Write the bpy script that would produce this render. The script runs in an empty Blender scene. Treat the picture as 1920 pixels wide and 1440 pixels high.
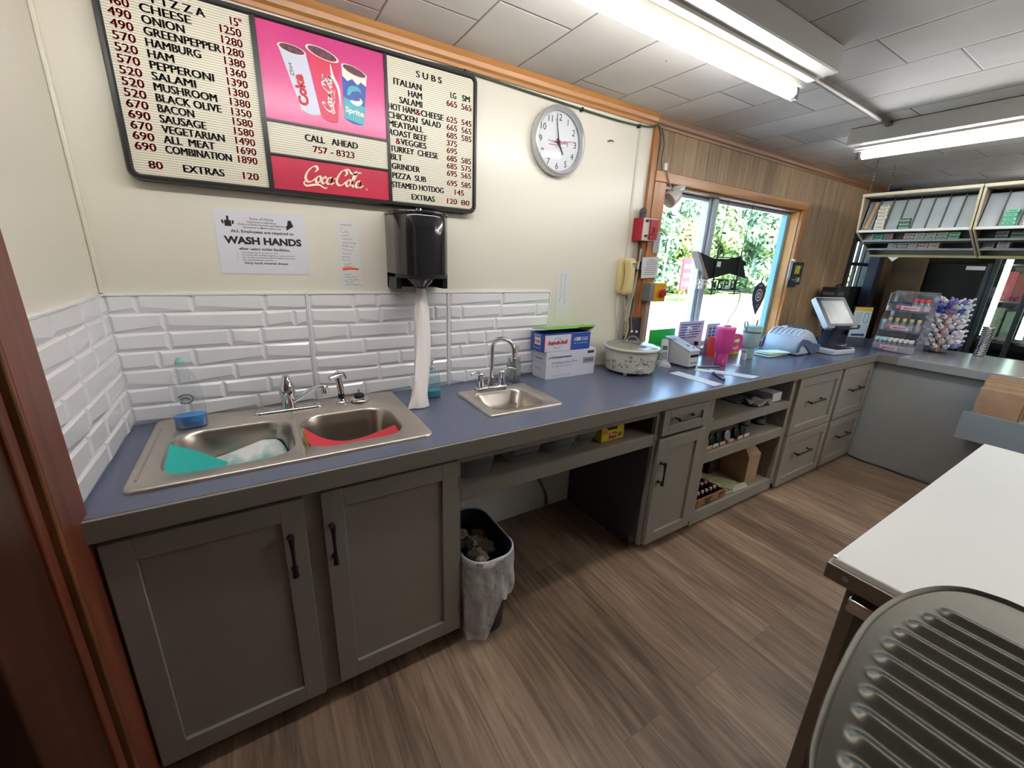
import bpy, bmesh, math, random
from mathutils import Vector, Matrix
random.seed(11)
scn = bpy.context.scene
C = scn.collection
PI = math.pi

# ------------------------------------------------------------------ camera
cam_d = bpy.data.cameras.new('camera'); cam = bpy.data.objects.new('camera', cam_d); C.objects.link(cam)
cam_d.sensor_width = 36; cam_d.sensor_fit = 'HORIZONTAL'; cam_d.lens = 14.412; cam_d.clip_start = 0.02; cam_d.clip_end = 400
yaw, pit, rol = 0.5635, -0.2948, 0.0406
fw = Vector((math.sin(yaw)*math.cos(pit), math.cos(yaw)*math.cos(pit), math.sin(pit)))
rt = Vector((math.cos(yaw), -math.sin(yaw), 0)); up = rt.cross(fw)
r2 = rt*math.cos(rol)+up*math.sin(rol); u2 = -rt*math.sin(rol)+up*math.cos(rol)
m = Matrix((r2, u2, -fw)).transposed().to_4x4(); m.translation = Vector((0.4194, -1.8415, 1.5283))
cam.matrix_world = m
scn.camera = cam

# ------------------------------------------------------------------ world, sun, exposure
w = bpy.data.worlds.new('sky'); scn.world = w; w.use_nodes = True
nt = w.node_tree; nt.nodes.clear()
sky = nt.nodes.new('ShaderNodeTexSky'); sky.sky_type = 'NISHITA'; sky.sun_disc = False
sky.sun_elevation = math.radians(48); sky.sun_rotation = math.radians(200); sky.dust_density = 2.0; sky.air_density = 1.0
bg = nt.nodes.new('ShaderNodeBackground'); bg.inputs['Strength'].default_value = 1.35
wo = nt.nodes.new('ShaderNodeOutputWorld')
nt.links.new(sky.outputs[0], bg.inputs[0]); nt.links.new(bg.outputs[0], wo.inputs[0])
sun_d = bpy.data.lights.new('sun', 'SUN'); sun_d.energy = 19.0; sun_d.angle = math.radians(0.6); sun_d.color = (1, .95, .87)
sun = bpy.data.objects.new('sun', sun_d); C.objects.link(sun)
sun.rotation_euler = Vector((0.35, 0.72, -0.85)).to_track_quat('-Z', 'Y').to_euler()
vs = scn.view_settings
scn.display_settings.display_device = 'sRGB'
vs.view_transform = 'Standard'; vs.look = 'None'; vs.exposure = 0.46; vs.gamma = 1.0; vs.use_curve_mapping = False
TUBE_STRENGTH = 27.0
scn.cycles.use_denoising = True
scn.cycles.max_bounces = 10; scn.cycles.diffuse_bounces = 5; scn.cycles.glossy_bounces = 4
scn.cycles.transparent_max_bounces = 24; scn.cycles.transmission_bounces = 8
scn.cycles.caustics_reflective = False; scn.cycles.caustics_refractive = False
scn.cycles.sample_clamp_indirect = 6.0

# ------------------------------------------------------------------ materials
def lin(c):
    if isinstance(c, str):
        c = tuple(int(c[i:i+2], 16)/255 for i in (0, 2, 4))
    return tuple((x/12.92 if x <= .04045 else ((x+.055)/1.055)**2.4) for x in c)
MATS = {}
def nodes_of(mt):
    mt.use_nodes = True
    n = mt.node_tree.nodes; l = mt.node_tree.links
    return n, l, n['Principled BSDF']
def mat(name, col, rough=.5, metal=0., noise=None, bump=None, spec=None, emit=None, coat=0., stretch=(1, 1, 1), trans=0., sss=0.):
    """Principled material; noise=(scale, amount) mottles the colour, bump=(scale, strength) roughens the surface."""
    if name in MATS: return MATS[name]
    mt = bpy.data.materials.new(name); n, l, b = nodes_of(mt)
    c = (*lin(col), 1)
    b.inputs['Base Color'].default_value = c; b.inputs['Roughness'].default_value = rough; b.inputs['Metallic'].default_value = metal
    if spec is not None: b.inputs['Specular IOR Level'].default_value = spec
    if coat: b.inputs['Coat Weight'].default_value = coat; b.inputs['Coat Roughness'].default_value = .15
    if trans: b.inputs['Transmission Weight'].default_value = trans
    if emit: b.inputs['Emission Color'].default_value = (*lin(emit[0]), 1); b.inputs['Emission Strength'].default_value = emit[1]
    if noise or bump:
        tc = n.new('ShaderNodeTexCoord'); mp = n.new('ShaderNodeMapping'); mp.inputs['Scale'].default_value = stretch
        l.new(tc.outputs['Object'], mp.inputs[0])
    if noise:
        t = n.new('ShaderNodeTexNoise'); t.inputs['Scale'].default_value = noise[0]; t.inputs['Detail'].default_value = 6
        l.new(mp.outputs[0], t.inputs['Vector'])
        r = n.new('ShaderNodeValToRGB'); a = noise[1]
        r.color_ramp.elements[0].color = tuple(max(0, x*(1-a)) for x in c[:3])+(1,); r.color_ramp.elements[0].position = .3
        r.color_ramp.elements[1].color = tuple(min(1, x*(1+a)) for x in c[:3])+(1,); r.color_ramp.elements[1].position = .7
        l.new(t.outputs['Fac'], r.inputs[0]); l.new(r.outputs[0], b.inputs['Base Color'])
    if bump:
        t2 = n.new('ShaderNodeTexNoise'); t2.inputs['Scale'].default_value = bump[0]; t2.inputs['Detail'].default_value = 4
        l.new(mp.outputs[0], t2.inputs['Vector'])
        bn = n.new('ShaderNodeBump'); bn.inputs['Strength'].default_value = bump[1]; bn.inputs['Distance'].default_value = .01
        l.new(t2.outputs['Fac'], bn.inputs['Height']); l.new(bn.outputs[0], b.inputs['Normal'])
    MATS[name] = mt; return mt
def clear(name, tint=(1, 1, 1), gloss=.08, rough=.03, body=0., bodycol=(1, 1, 1)):
    """Thin clear sheet: transparent with a gloss and, where it is cloudy, a diffuse body."""
    if name in MATS: return MATS[name]
    mt = bpy.data.materials.new(name); mt.use_nodes = True; n = mt.node_tree.nodes; l = mt.node_tree.links; n.clear()
    o = n.new('ShaderNodeOutputMaterial'); tr = n.new('ShaderNodeBsdfTransparent'); tr.inputs[0].default_value = (*tint, 1)
    gl = n.new('ShaderNodeBsdfGlossy'); gl.inputs['Roughness'].default_value = rough
    lw = n.new('ShaderNodeLayerWeight'); lw.inputs[0].default_value = .5
    mm = n.new('ShaderNodeMath'); mm.operation = 'MULTIPLY_ADD'; mm.inputs[1].default_value = .5; mm.inputs[2].default_value = gloss; mm.use_clamp = True
    pw = n.new('ShaderNodeMath'); pw.operation = 'POWER'; pw.inputs[1].default_value = 3.5; l.new(lw.outputs['Facing'], pw.inputs[0]); l.new(pw.outputs[0], mm.inputs[0])
    mx = n.new('ShaderNodeMixShader'); l.new(mm.outputs[0], mx.inputs[0]); l.new(tr.outputs[0], mx.inputs[1]); l.new(gl.outputs[0], mx.inputs[2])
    last = mx
    if body:
        df = n.new('ShaderNodeBsdfDiffuse'); df.inputs[0].default_value = (*lin(bodycol), 1)
        tl = n.new('ShaderNodeBsdfTranslucent'); tl.inputs[0].default_value = (*lin(bodycol), 1)
        ad = n.new('ShaderNodeMixShader'); ad.inputs[0].default_value = .45; l.new(df.outputs[0], ad.inputs[1]); l.new(tl.outputs[0], ad.inputs[2])
        m2 = n.new('ShaderNodeMixShader'); m2.inputs[0].default_value = body; l.new(mx.outputs[0], m2.inputs[1]); l.new(ad.outputs[0], m2.inputs[2]); last = m2
    l.new(last.outputs[0], o.inputs[0]); MATS[name] = mt; return mt
def math_node(n, l, op, a, b=None, c=None):
    q = n.new('ShaderNodeMath'); q.operation = op
    for i, v in enumerate((a, b, c)):
        if v is None: continue
        if isinstance(v, (int, float)): q.inputs[i].default_value = v
        else: l.new(v, q.inputs[i])
    return q.outputs[0]
def ramp(n, l, src, stops):
    r = n.new('ShaderNodeValToRGB'); e = r.color_ramp.elements
    while len(e) < len(stops): e.new(.5)
    for k, (p, c) in enumerate(stops): e[k].position = p; e[k].color = (*lin(c), 1)
    l.new(src, r.inputs[0]); return r.outputs[0]
def mixc(n, l, fac, a, b, mode='MIX'):
    q = n.new('ShaderNodeMix'); q.data_type = 'RGBA'; q.blend_type = mode
    for idx, v in ((0, fac), (6, a), (7, b)):
        if isinstance(v, (int, float)): q.inputs[idx].default_value = v
        elif isinstance(v, tuple): q.inputs[idx].default_value = (*v, 1)
        else: l.new(v, q.inputs[idx])
    return q.outputs[2]

def planks_mat(name, wid, length, stops, along='Y', rough=.4, groove=.55, grain=1.0, bump=.15, gap=.0015):
    """Boards: rows of the given width, each board its own tone, with long grain and dark joints. along: the axis the boards run along."""
    mt = bpy.data.materials.new(name); n, l, b = nodes_of(mt)
    tc = n.new('ShaderNodeTexCoord'); sp = n.new('ShaderNodeSeparateXYZ'); l.new(tc.outputs['Object'], sp.inputs[0])
    ax = {'X': 0, 'Y': 1, 'Z': 2}[along]
    u = sp.outputs[ax]; v = sp.outputs[0 if ax else 1]
    cb = n.new('ShaderNodeCombineXYZ'); l.new(u, cb.inputs[0]); l.new(v, cb.inputs[1])
    br = n.new('ShaderNodeTexBrick'); br.offset = .37; br.offset_frequency = 2; br.inputs['Scale'].default_value = 1
    br.inputs['Brick Width'].default_value = length; br.inputs['Row Height'].default_value = wid
    br.inputs['Mortar Size'].default_value = gap; br.inputs['Mortar Smooth'].default_value = .3; br.inputs['Bias'].default_value = 0
    br.inputs['Color1'].default_value = (0, 0, 0, 1); br.inputs['Color2'].default_value = (1, 1, 1, 1); br.inputs['Mortar'].default_value = (.5, .5, .5, 1)
    l.new(cb.outputs[0], br.inputs['Vector'])
    # grain, offset per board by its tone
    off = math_node(n, l, 'MULTIPLY', br.outputs['Color'], 7.3)
    cg = n.new('ShaderNodeCombineXYZ'); l.new(math_node(n, l, 'MULTIPLY', u, 1.6), cg.inputs[0]); l.new(math_node(n, l, 'MULTIPLY', v, 26), cg.inputs[1]); l.new(off, cg.inputs[2])
    g1 = n.new('ShaderNodeTexNoise'); g1.inputs['Scale'].default_value = 1.5; g1.inputs['Detail'].default_value = 8; g1.inputs['Roughness'].default_value = .65; g1.inputs['Distortion'].default_value = .9
    l.new(cg.outputs[0], g1.inputs['Vector'])
    cg2 = n.new('ShaderNodeCombineXYZ'); l.new(math_node(n, l, 'MULTIPLY', u, .9), cg2.inputs[0]); l.new(math_node(n, l, 'MULTIPLY', v, 5), cg2.inputs[1]); l.new(off, cg2.inputs[2])
    g2 = n.new('ShaderNodeTexNoise'); g2.inputs['Scale'].default_value = 1.6; g2.inputs['Detail'].default_value = 3; g2.inputs['Distortion'].default_value = 1.5
    l.new(cg2.outputs[0], g2.inputs['Vector'])
    t = math_node(n, l, 'ADD', math_node(n, l, 'MULTIPLY', g1.outputs['Fac'], .62*grain), math_node(n, l, 'MULTIPLY', g2.outputs['Fac'], .38*grain))
    t = math_node(n, l, 'ADD', t, math_node(n, l, 'MULTIPLY', math_node(n, l, 'SUBTRACT', br.outputs['Color'], .5), .16))
    col = ramp(n, l, t, stops)
    col = mixc(n, l, math_node(n, l, 'MULTIPLY', br.outputs['Fac'], groove), col, lin('1c1510'))
    l.new(col, b.inputs['Base Color']); b.inputs['Roughness'].default_value = rough
    bn = n.new('ShaderNodeBump'); bn.inputs['Strength'].default_value = bump; bn.inputs['Distance'].default_value = .004
    h = math_node(n, l, 'SUBTRACT', g1.outputs['Fac'], math_node(n, l, 'MULTIPLY', br.outputs['Fac'], 1.5))
    l.new(h, bn.inputs['Height']); l.new(bn.outputs[0], b.inputs['Normal'])
    MATS[name] = mt; return mt

def ceiling_mat():
    mt = bpy.data.materials.new('ceiling tile'); n, l, b = nodes_of(mt)
    tc = n.new('ShaderNodeTexCoord'); sp = n.new('ShaderNodeSeparateXYZ'); l.new(tc.outputs['Object'], sp.inputs[0])
    cx = math_node(n, l, 'DIVIDE', math_node(n, l, 'SUBTRACT', sp.outputs[0], 0.005), .3025)
    ci = math_node(n, l, 'FLOOR', cx); fx = math_node(n, l, 'FRACT', cx)
    yy = math_node(n, l, 'DIVIDE', math_node(n, l, 'ADD', sp.outputs[1], math_node(n, l, 'MULTIPLY', ci, .15)), .605)
    yy = math_node(n, l, 'ADD', yy, .69)
    fy = math_node(n, l, 'FRACT', yy); yi = math_node(n, l, 'FLOOR', yy)
    ex = math_node(n, l, 'MULTIPLY', math_node(n, l, 'MINIMUM', fx, math_node(n, l, 'SUBTRACT', 1, fx)), .3025)
    ey = math_node(n, l, 'MULTIPLY', math_node(n, l, 'MINIMUM', fy, math_node(n, l, 'SUBTRACT', 1, fy)), .605)
    d = math_node(n, l, 'MINIMUM', ex, ey)
    line = math_node(n, l, 'LESS_THAN', d, .0022)
    wn = n.new('ShaderNodeTexWhiteNoise'); wn.noise_dimensions = '2D'
    cb = n.new('ShaderNodeCombineXYZ'); l.new(ci, cb.inputs[0]); l.new(yi, cb.inputs[1]); l.new(cb.outputs[0], wn.inputs['Vector'])
    nz = n.new('ShaderNodeTexNoise'); nz.inputs['Scale'].default_value = 2.2; nz.inputs['Detail'].default_value = 5; l.new(tc.outputs['Object'], nz.inputs['Vector'])
    t = math_node(n, l, 'ADD', math_node(n, l, 'MULTIPLY', nz.outputs['Fac'], .8), math_node(n, l, 'MULTIPLY', wn.outputs['Value'], .25))
    col = ramp(n, l, t, [(.3, 'bdb9b1'), (.75, 'dcd9d4')])
    # a few dark pin marks
    vo = n.new('ShaderNodeTexVoronoi'); vo.inputs['Scale'].default_value = 6.5; l.new(tc.outputs['Object'], vo.inputs['Vector'])
    pin = math_node(n, l, 'MULTIPLY', math_node(n, l, 'LESS_THAN', vo.outputs['Distance'], .035), math_node(n, l, 'GREATER_THAN', nz.outputs['Fac'], .52))
    col = mixc(n, l, math_node(n, l, 'MULTIPLY', pin, .7), col, lin('4a443c'))
    col = mixc(n, l, math_node(n, l, 'MULTIPLY', line, .8), col, lin('3d3934'))
    l.new(col, b.inputs['Base Color']); b.inputs['Roughness'].default_value = .55
    bn = n.new('ShaderNodeBump'); bn.inputs['Strength'].default_value = .5; bn.inputs['Distance'].default_value = .004
    l.new(math_node(n, l, 'MINIMUM', d, .006), bn.inputs['Height']); bn.inputs['Strength'].default_value = .8; bn.inputs['Distance'].default_value = 1.0
    l.new(bn.outputs[0], b.inputs['Normal'])
    MATS['ceiling tile'] = mt; return mt

# ------------------------------------------------------------------ mesh building
def V(*a): return Vector(a)
def catmull(pts, k=6):
    pts = [Vector(p) for p in pts]; out = []
    for i in range(len(pts)-1):
        p0 = pts[max(i-1, 0)]; p1 = pts[i]; p2 = pts[i+1]; p3 = pts[min(i+2, len(pts)-1)]
        for j in range(k):
            t = j/k; out.append(.5*((2*p1)+(p2-p0)*t+(2*p0-5*p1+4*p2-p3)*t*t+(3*p1-p0-3*p2+p3)*t**3))
    out.append(pts[-1]); return out
def rrect(cx, cy, hx, hy, r, k=6):
    """Rounded rectangle loop, counter-clockwise; r one radius or four (+x+y, -x+y, -x-y, +x-y)."""
    if not isinstance(r, (tuple, list)): r = (r,)*4
    out = []
    for i, (sx, sy) in enumerate(((1, 1), (-1, 1), (-1, -1), (1, -1))):
        rr = max(r[i], 1e-4); ox = cx+sx*(hx-rr); oy = cy+sy*(hy-rr)
        for j in range(k+1):
            a = (i+j/k)*PI/2; out.append((ox+rr*math.cos(a), oy+rr*math.sin(a)))
    return out
GLYPHS = {}
def glyphs(s, bold=0., res=3):
    key = (s, bold, res)
    if key not in GLYPHS:
        cu = bpy.data.curves.new('t', 'FONT'); cu.body = s; cu.size = 1; cu.offset = bold; cu.fill_mode = 'FRONT'; cu.resolution_u = res; cu.dimensions = '2D'
        o = bpy.data.objects.new('t', cu); C.objects.link(o)
        me = bpy.data.meshes.new_from_object(o.evaluated_get(bpy.context.evaluated_depsgraph_get()))
        vs_ = [(v.co.x, v.co.y) for v in me.vertices]; fs = [tuple(p.vertices) for p in me.polygons]
        bpy.data.meshes.remove(me); bpy.data.objects.remove(o); bpy.data.curves.remove(cu)
        GLYPHS[key] = (vs_, fs)
    return GLYPHS[key]
class MB:
    def __init__(s): s.v = []; s.f = []; s.mi = []; s.m = 0
    def add(s, vs_, fs):
        b = len(s.v); s.v += [Vector(p) for p in vs_]; s.f += [tuple(i+b for i in q) for q in fs]; s.mi += [s.m]*len(fs); return s
    def use(s, k): s.m = k; return s
    def box(s, x0, y0, z0, x1, y1, z1):
        x0, x1 = sorted((x0, x1)); y0, y1 = sorted((y0, y1)); z0, z1 = sorted((z0, z1))
        return s.add([(x0, y0, z0), (x1, y0, z0), (x1, y1, z0), (x0, y1, z0), (x0, y0, z1), (x1, y0, z1), (x1, y1, z1), (x0, y1, z1)],
                     [(0, 3, 2, 1), (4, 5, 6, 7), (0, 1, 5, 4), (1, 2, 6, 5), (2, 3, 7, 6), (3, 0, 4, 7)])
    def prism(s, loop, ext):
        """Closed solid: planar loop of 3D points pushed along ext."""
        n = len(loop); e = Vector(ext); a = [Vector(p) for p in loop]
        nrm = sum(((a[i]-a[0]).cross(a[(i+1) % n]-a[0]) for i in range(1, n-1)), Vector())
        if nrm.dot(e) > 0: a = a[::-1]
        return s.add(a+[p+e for p in a], [tuple(range(n)), tuple(range(2*n-1, n-1, -1))]+[(i, n+i, n+(i+1) % n, (i+1) % n) for i in range(n)])
    def loft(s, loops, cap0=False, cap1=False, closed=True):
        n = len(loops[0]); vs_ = [p for L in loops for p in L]; fs = []
        for k in range(len(loops)-1):
            for i in range(n if closed else n-1):
                j = (i+1) % n; fs.append((k*n+i, k*n+j, (k+1)*n+j, (k+1)*n+i))
        if cap0: fs.append(tuple(range(n-1, -1, -1)))
        if cap1: fs.append(tuple(range((len(loops)-1)*n, len(loops)*n)))
        return s.add(vs_, fs)
    def lathe(s, prof, c=(0, 0, 0), n=24, axis=(0, 0, 1), cap0=True, cap1=True):
        c = Vector(c); q = Vector((0, 0, 1)).rotation_difference(Vector(axis).normalized())
        loops = [[c+q @ Vector((r*math.cos(2*PI*i/n), r*math.sin(2*PI*i/n), z)) for i in range(n)] for r, z in prof]
        return s.loft(loops, cap0, cap1)
    def cyl(s, a, b, r0, r1=None, n=16):
        a, b = Vector(a), Vector(b); r1 = r0 if r1 is None else r1
        return s.lathe([(r0, 0), (r1, (b-a).length)], a, n, (b-a))
    def tube(s, pts, r, n=8, cap=True):
        pts = [Vector(p) for p in pts]; k = len(pts); R_ = r if isinstance(r, (list, tuple)) else [r]*k
        t0 = (pts[1]-pts[0]).normalized(); nn = t0.orthogonal().normalized(); loops = []
        for i, p in enumerate(pts):
            t = (pts[min(i+1, k-1)]-pts[max(i-1, 0)]).normalized()
            nn = (nn-t*nn.dot(t)).normalized(); bb = t.cross(nn)
            loops.append([p+(nn*math.cos(2*PI*j/n)+bb*math.sin(2*PI*j/n))*R_[i] for j in range(n)])
        return s.loft(loops, cap, cap)
    def ball(s, c, r, n=12, sz=1., m=None):
        prof = [(r*math.sin(PI*k/m_), -r*sz*math.cos(PI*k/m_)) for m_ in (m or n//2,) for k in range(m_+1)]
        prof[0] = (r*.02, prof[0][1]); prof[-1] = (r*.02, prof[-1][1])
        return s.lathe(prof, c, n)
    def quad(s, a, b, c, d): return s.add([a, b, c, d], [(0, 1, 2, 3)])
    def grid(s, fn, nu, nv):
        return s.add([fn(i/nu, j/nv) for j in range(nv+1) for i in range(nu+1)],
                     [(j*(nu+1)+i, j*(nu+1)+i+1, (j+1)*(nu+1)+i+1, (j+1)*(nu+1)+i) for j in range(nv) for i in range(nu)])
    def text(s, t, o, size, right=(1, 0, 0), upv=(0, 0, 1), w=None, bold=0., align='L', off=0.0008, shear=0., res=3, fat=0.):
        if fat:
            for k_ in (-1, 1): s.text(t, Vector(o)+Vector(right).normalized()*fat*k_, size, right, upv, w, bold, align, off, shear, res)
        vs_, fs = glyphs(t, bold, res)
        if not vs_: return s
        o, R_, U_ = Vector(o), Vector(right).normalized(), Vector(upv).normalized(); N_ = R_.cross(U_)
        xs = [p[0] for p in vs_]; x0, x1 = min(xs), max(xs); k = size/.72; kx = k if w is None else w/max(x1-x0, 1e-6)
        sh = {'L': 0, 'C': -.5, 'R': -1}[align]*(x1-x0)
        return s.add([o+R_*((p[0]-x0+sh)*kx+p[1]*k*shear)+U_*(p[1]*k)+N_*off for p in vs_], fs)
    def ribbon(s, pts, wfn, o, k, right=(1, 0, 0), upv=(0, 0, 1), off=.001, step=6):
        """A brush stroke through 2-D points on a plane; wfn gives its width by direction angle and by place along it."""
        P = catmull([(x, y, 0) for x, y in pts], step); o, R_, U_ = Vector(o), Vector(right).normalized(), Vector(upv).normalized(); N_ = R_.cross(U_)
        L, Rr = [], []
        for i, p in enumerate(P):
            t = (P[min(i+1, len(P)-1)]-P[max(i-1, 0)]).normalized(); wd = wfn(math.atan2(t.y, t.x), i/(len(P)-1))/2
            nx, ny = -t.y*wd, t.x*wd
            for lst, sg in ((L, 1), (Rr, -1)): lst.append(o+R_*((p.x+sg*nx)*k)+U_*((p.y+sg*ny)*k)+N_*off)
        n = len(P); return s.add(L+Rr, [(i+n, i+1+n, i+1, i) for i in range(n-1)])
    def move(s, M_):
        s.v = [M_ @ p for p in s.v]; return s
    def build(s, name, mats, parent=None, smooth=True, bevel=0., angle=38, loc=None, seg=2):
        me = bpy.data.meshes.new(name); base = OFF.get(parent.name, Vector()) if parent else Vector(loc or (0, 0, 0))
        me.from_pydata([tuple(p-base) for p in s.v], [], s.f)
        for mt in (mats if isinstance(mats, (list, tuple)) else [mats]): me.materials.append(mt)
        for p, k in zip(me.polygons, s.mi): p.material_index = k
        if smooth:
            me.polygons.foreach_set('use_smooth', [True]*len(me.polygons)); me.set_sharp_from_angle(angle=math.radians(angle))
        me.update()
        o = bpy.data.objects.new(name, me); C.objects.link(o)
        if parent: o.parent = parent; OFF[o.name] = OFF.get(parent.name, Vector())
        else: o.location = base; OFF[o.name] = base
        if bevel:
            b = o.modifiers.new('bevel', 'BEVEL'); b.width = bevel; b.segments = seg; b.limit_method = 'ANGLE'; b.angle_limit = math.radians(40); b.harden_normals = False
        return o
OFF = {}
def tag(o, label, cat, group=None):
    o['label'] = label; o['category'] = cat
    if group: o['group'] = group
    return o
def thing(name, label, cat, loc=(0, 0, 0), group=None):
    o = bpy.data.objects.new(name, None); C.objects.link(o); o.location = loc; o.empty_display_size = .05; OFF[o.name] = Vector(loc)
    return tag(o, label, cat, group)
def struct(o):
    o['kind'] = 'structure'; return o
def dup(root, loc, rot=(0, 0, 0), label=None, group=None, scale=None):
    r = root.copy(); C.objects.link(r); r.location = loc; r.rotation_euler = rot
    if scale: r.scale = scale
    if label: r['label'] = label
    if group: r['group'] = group
    for ch in list(root.children):
        c = ch.copy(); C.objects.link(c); c.parent = r
        for g in list(ch.children):
            d = g.copy(); C.objects.link(d); d.parent = c
    return r
# ------------------------------------------------------------------ palette
frp = mat('cream wall panel', 'dfdacb', .28, noise=(1.3, .03), bump=(3, .05))
white_wall = mat('white painted wall', 'eff4f6', .55)
dark_wall = mat('far store wall', '6d6a66', .7, noise=(2, .1))
floor_m = planks_mat('vinyl floor planks', .185, 1.25, [(.28, '4c3d32'), (.44, '76614f'), (.56, '927a65'), (.72, 'b39c86')], 'Y', .40, .35, 1.0, .10, .0012)
panel_m = planks_mat('weathered board panelling', .115, 4.0, [(.25, '6b543c'), (.45, '93795a'), (.60, 'a88e6c'), (.80, 'bda685')], 'Z', .55, .65, 1.0, .12, .0025)
ceil_m = ceiling_mat()
pine = mat('varnished pine', 'b07a45', .35, noise=(3, .28), stretch=(.6, 8, 8))
pine_z = mat('varnished pine upright', 'a9703e', .35, noise=(3, .3), stretch=(9, 9, .5))
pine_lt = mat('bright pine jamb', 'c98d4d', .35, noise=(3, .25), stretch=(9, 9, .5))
redwood = mat('dark red stained wood', '6e3824', .4, noise=(2.5, .4), stretch=(9, 9, .7))
redwood_d = mat('darker red stained wood', '41200f', .45, noise=(2.5, .4), stretch=(9, 9, .7))
edgewood = mat('worn wood edge', '6f4426', .5, noise=(6, .4), stretch=(8, 8, 1))
tile_m = mat('white glazed tile', 'ecebed', .12, coat=.3)
grout_m = mat('tile panel joint', 'c7c8ca', .5)
cab_m = mat('taupe cabinet paint', '8f8b82', .42, noise=(9, .035))
cab_in = mat('cabinet inside board', '857b6e', .5, noise=(5, .07))
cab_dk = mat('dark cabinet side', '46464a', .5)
lam = mat('slate blue laminate', '565d74', .27, noise=(60, .05), coat=.12)
nose_m = mat('grey worktop edging', '807b72', .4)
steel = mat('brushed steel', 'b9b2a8', .30, 1., noise=(4, .05), stretch=(1, 14, 14))
steel_rim = mat('satin steel rim', 'c9c0b6', .34, .85, noise=(30, .03))
steel_dk = mat('dull ribbed steel', '55524a', .36, .9)
chrome = mat('polished chrome', 'dcdde0', .06, 1.)
black = mat('satin black', '16171a', .35)
black_gl = mat('gloss black plastic', '0c0d10', .12, coat=.5)
black_m = mat('matt black', '1d1d1f', .6)
rubber = mat('black rubber', '141414', .7)
white_p = mat('white plastic', 'dfe0df', .35)
paper = mat('white paper', 'e4e5e8', .7)
ink = mat('black print', '16161a', .6)
grey_ink = mat('grey print', '6d6e76', .6)
blue_ink = mat('blue print', '2b57a8', .5)
red_ink = mat('red print', 'b8142e', .5)
kraft = mat('brown kraft paper', 'a98a6b', .75, noise=(14, .12), bump=(12, .25))
card = mat('corrugated cardboard', '9a7350', .8, noise=(10, .1))
cream_p = mat('aged cream plastic', 'd6c48c', .35)
glass_w = clear('window glass', (.93, .98, .97), .03, .01)
clear_p = clear('clear plastic', (.93, .95, .96), .07, .05, .06)
clear_a = clear('clear acrylic', (.95, .97, .99), .09, .03, .09, 'f0f6fc')
cloudy = clear('cloudy food bin plastic', (.85, .87, .88), .07, .12, .34, 'cfd3d6')
def film_mat():
    """Thin white film whose creases catch the light and let more or less through."""
    mt = bpy.data.materials.new('white bin liner film'); mt.use_nodes = True; n = mt.node_tree.nodes; l = mt.node_tree.links; n.clear()
    o = n.new('ShaderNodeOutputMaterial'); tr = n.new('ShaderNodeBsdfTransparent'); pb = n.new('ShaderNodeBsdfPrincipled'); mx = n.new('ShaderNodeMixShader')
    pb.inputs['Base Color'].default_value = (*lin('f3f5f8'), 1); pb.inputs['Roughness'].default_value = .22
    tc = n.new('ShaderNodeTexCoord'); wz = n.new('ShaderNodeTexNoise'); wz.inputs['Scale'].default_value = 9; l.new(tc.outputs['Object'], wz.inputs['Vector'])
    ws = n.new('ShaderNodeVectorMath'); ws.operation = 'SCALE'; ws.inputs['Scale'].default_value = .16; l.new(wz.outputs['Color'], ws.inputs[0])
    wa = n.new('ShaderNodeVectorMath'); wa.operation = 'ADD'; l.new(tc.outputs['Object'], wa.inputs[0]); l.new(ws.outputs[0], wa.inputs[1])
    mp = n.new('ShaderNodeMapping'); mp.inputs['Scale'].default_value = (22, 22, 9); l.new(wa.outputs[0], mp.inputs[0])
    nz = n.new('ShaderNodeTexNoise'); nz.inputs['Scale'].default_value = 1.0; nz.inputs['Detail'].default_value = 2; l.new(mp.outputs[0], nz.inputs['Vector'])
    f = math_node(n, l, 'ADD', math_node(n, l, 'MULTIPLY', nz.outputs['Fac'], .5), .36); l.new(f, mx.inputs[0]); l.new(tr.outputs[0], mx.inputs[1]); l.new(pb.outputs[0], mx.inputs[2])
    bn = n.new('ShaderNodeBump'); bn.inputs['Strength'].default_value = .45; bn.inputs['Distance'].default_value = .03; l.new(nz.outputs['Fac'], bn.inputs['Height']); l.new(bn.outputs[0], pb.inputs['Normal'])
    pb.inputs['Subsurface Weight'].default_value = 0
    l.new(mx.outputs[0], o.inputs[0]); return mt
liner = film_mat()

# ------------------------------------------------------------------ the room
H = 2.33
WX0, WX1, WZ0, WZ1 = 2.60, 4.30, .945, 2.005      # window opening
b = MB().box(-1.2, -3.7, -.06, 7.7, .14, 0); struct(b.build('floor', floor_m, smooth=False))
b = MB().box(-1.2, -3.7, H, 7.7, .3, H+.08); struct(b.build('ceiling', ceil_m, smooth=False))
b = MB().box(-.12, 0, 0, 2.47, .14, H); struct(b.build('wall_back', frp, smooth=False))
b = MB()
for x0, x1, z0, z1 in ((2.47, WX0, 0, H), (WX1, 5.40, 0, H), (WX0, WX1, WZ1, H), (WX0, WX1, 0, WZ0), (5.40, 6.06, 2.12, H), (6.06, 7.7, 0, H)): b.box(x0, 0, z0, x1, .14, z1)
struct(b.build('wall_window', panel_m, smooth=False))
b = MB().box(-.12, -.600, 0, 0, 0, H).box(-.12, -3.7, 0, 0, -1.95, H).box(-.12, -1.95, 2.08, 0, -.600, H)
struct(b.build('wall_left', frp, smooth=False))
b = MB().box(-1.2, -3.7, 0, -1.1, .0, H).box(-1.1, -.45, 0, -.12, -.35, H).box(-1.1, -2.2, 0, -.12, -2.1, H)
struct(b.build('wall_passage', dark_wall, smooth=False))
b = MB().box(7.6, -3.7, 0, 7.7, 0, H); struct(b.build('wall_right', dark_wall, smooth=False))
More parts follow.
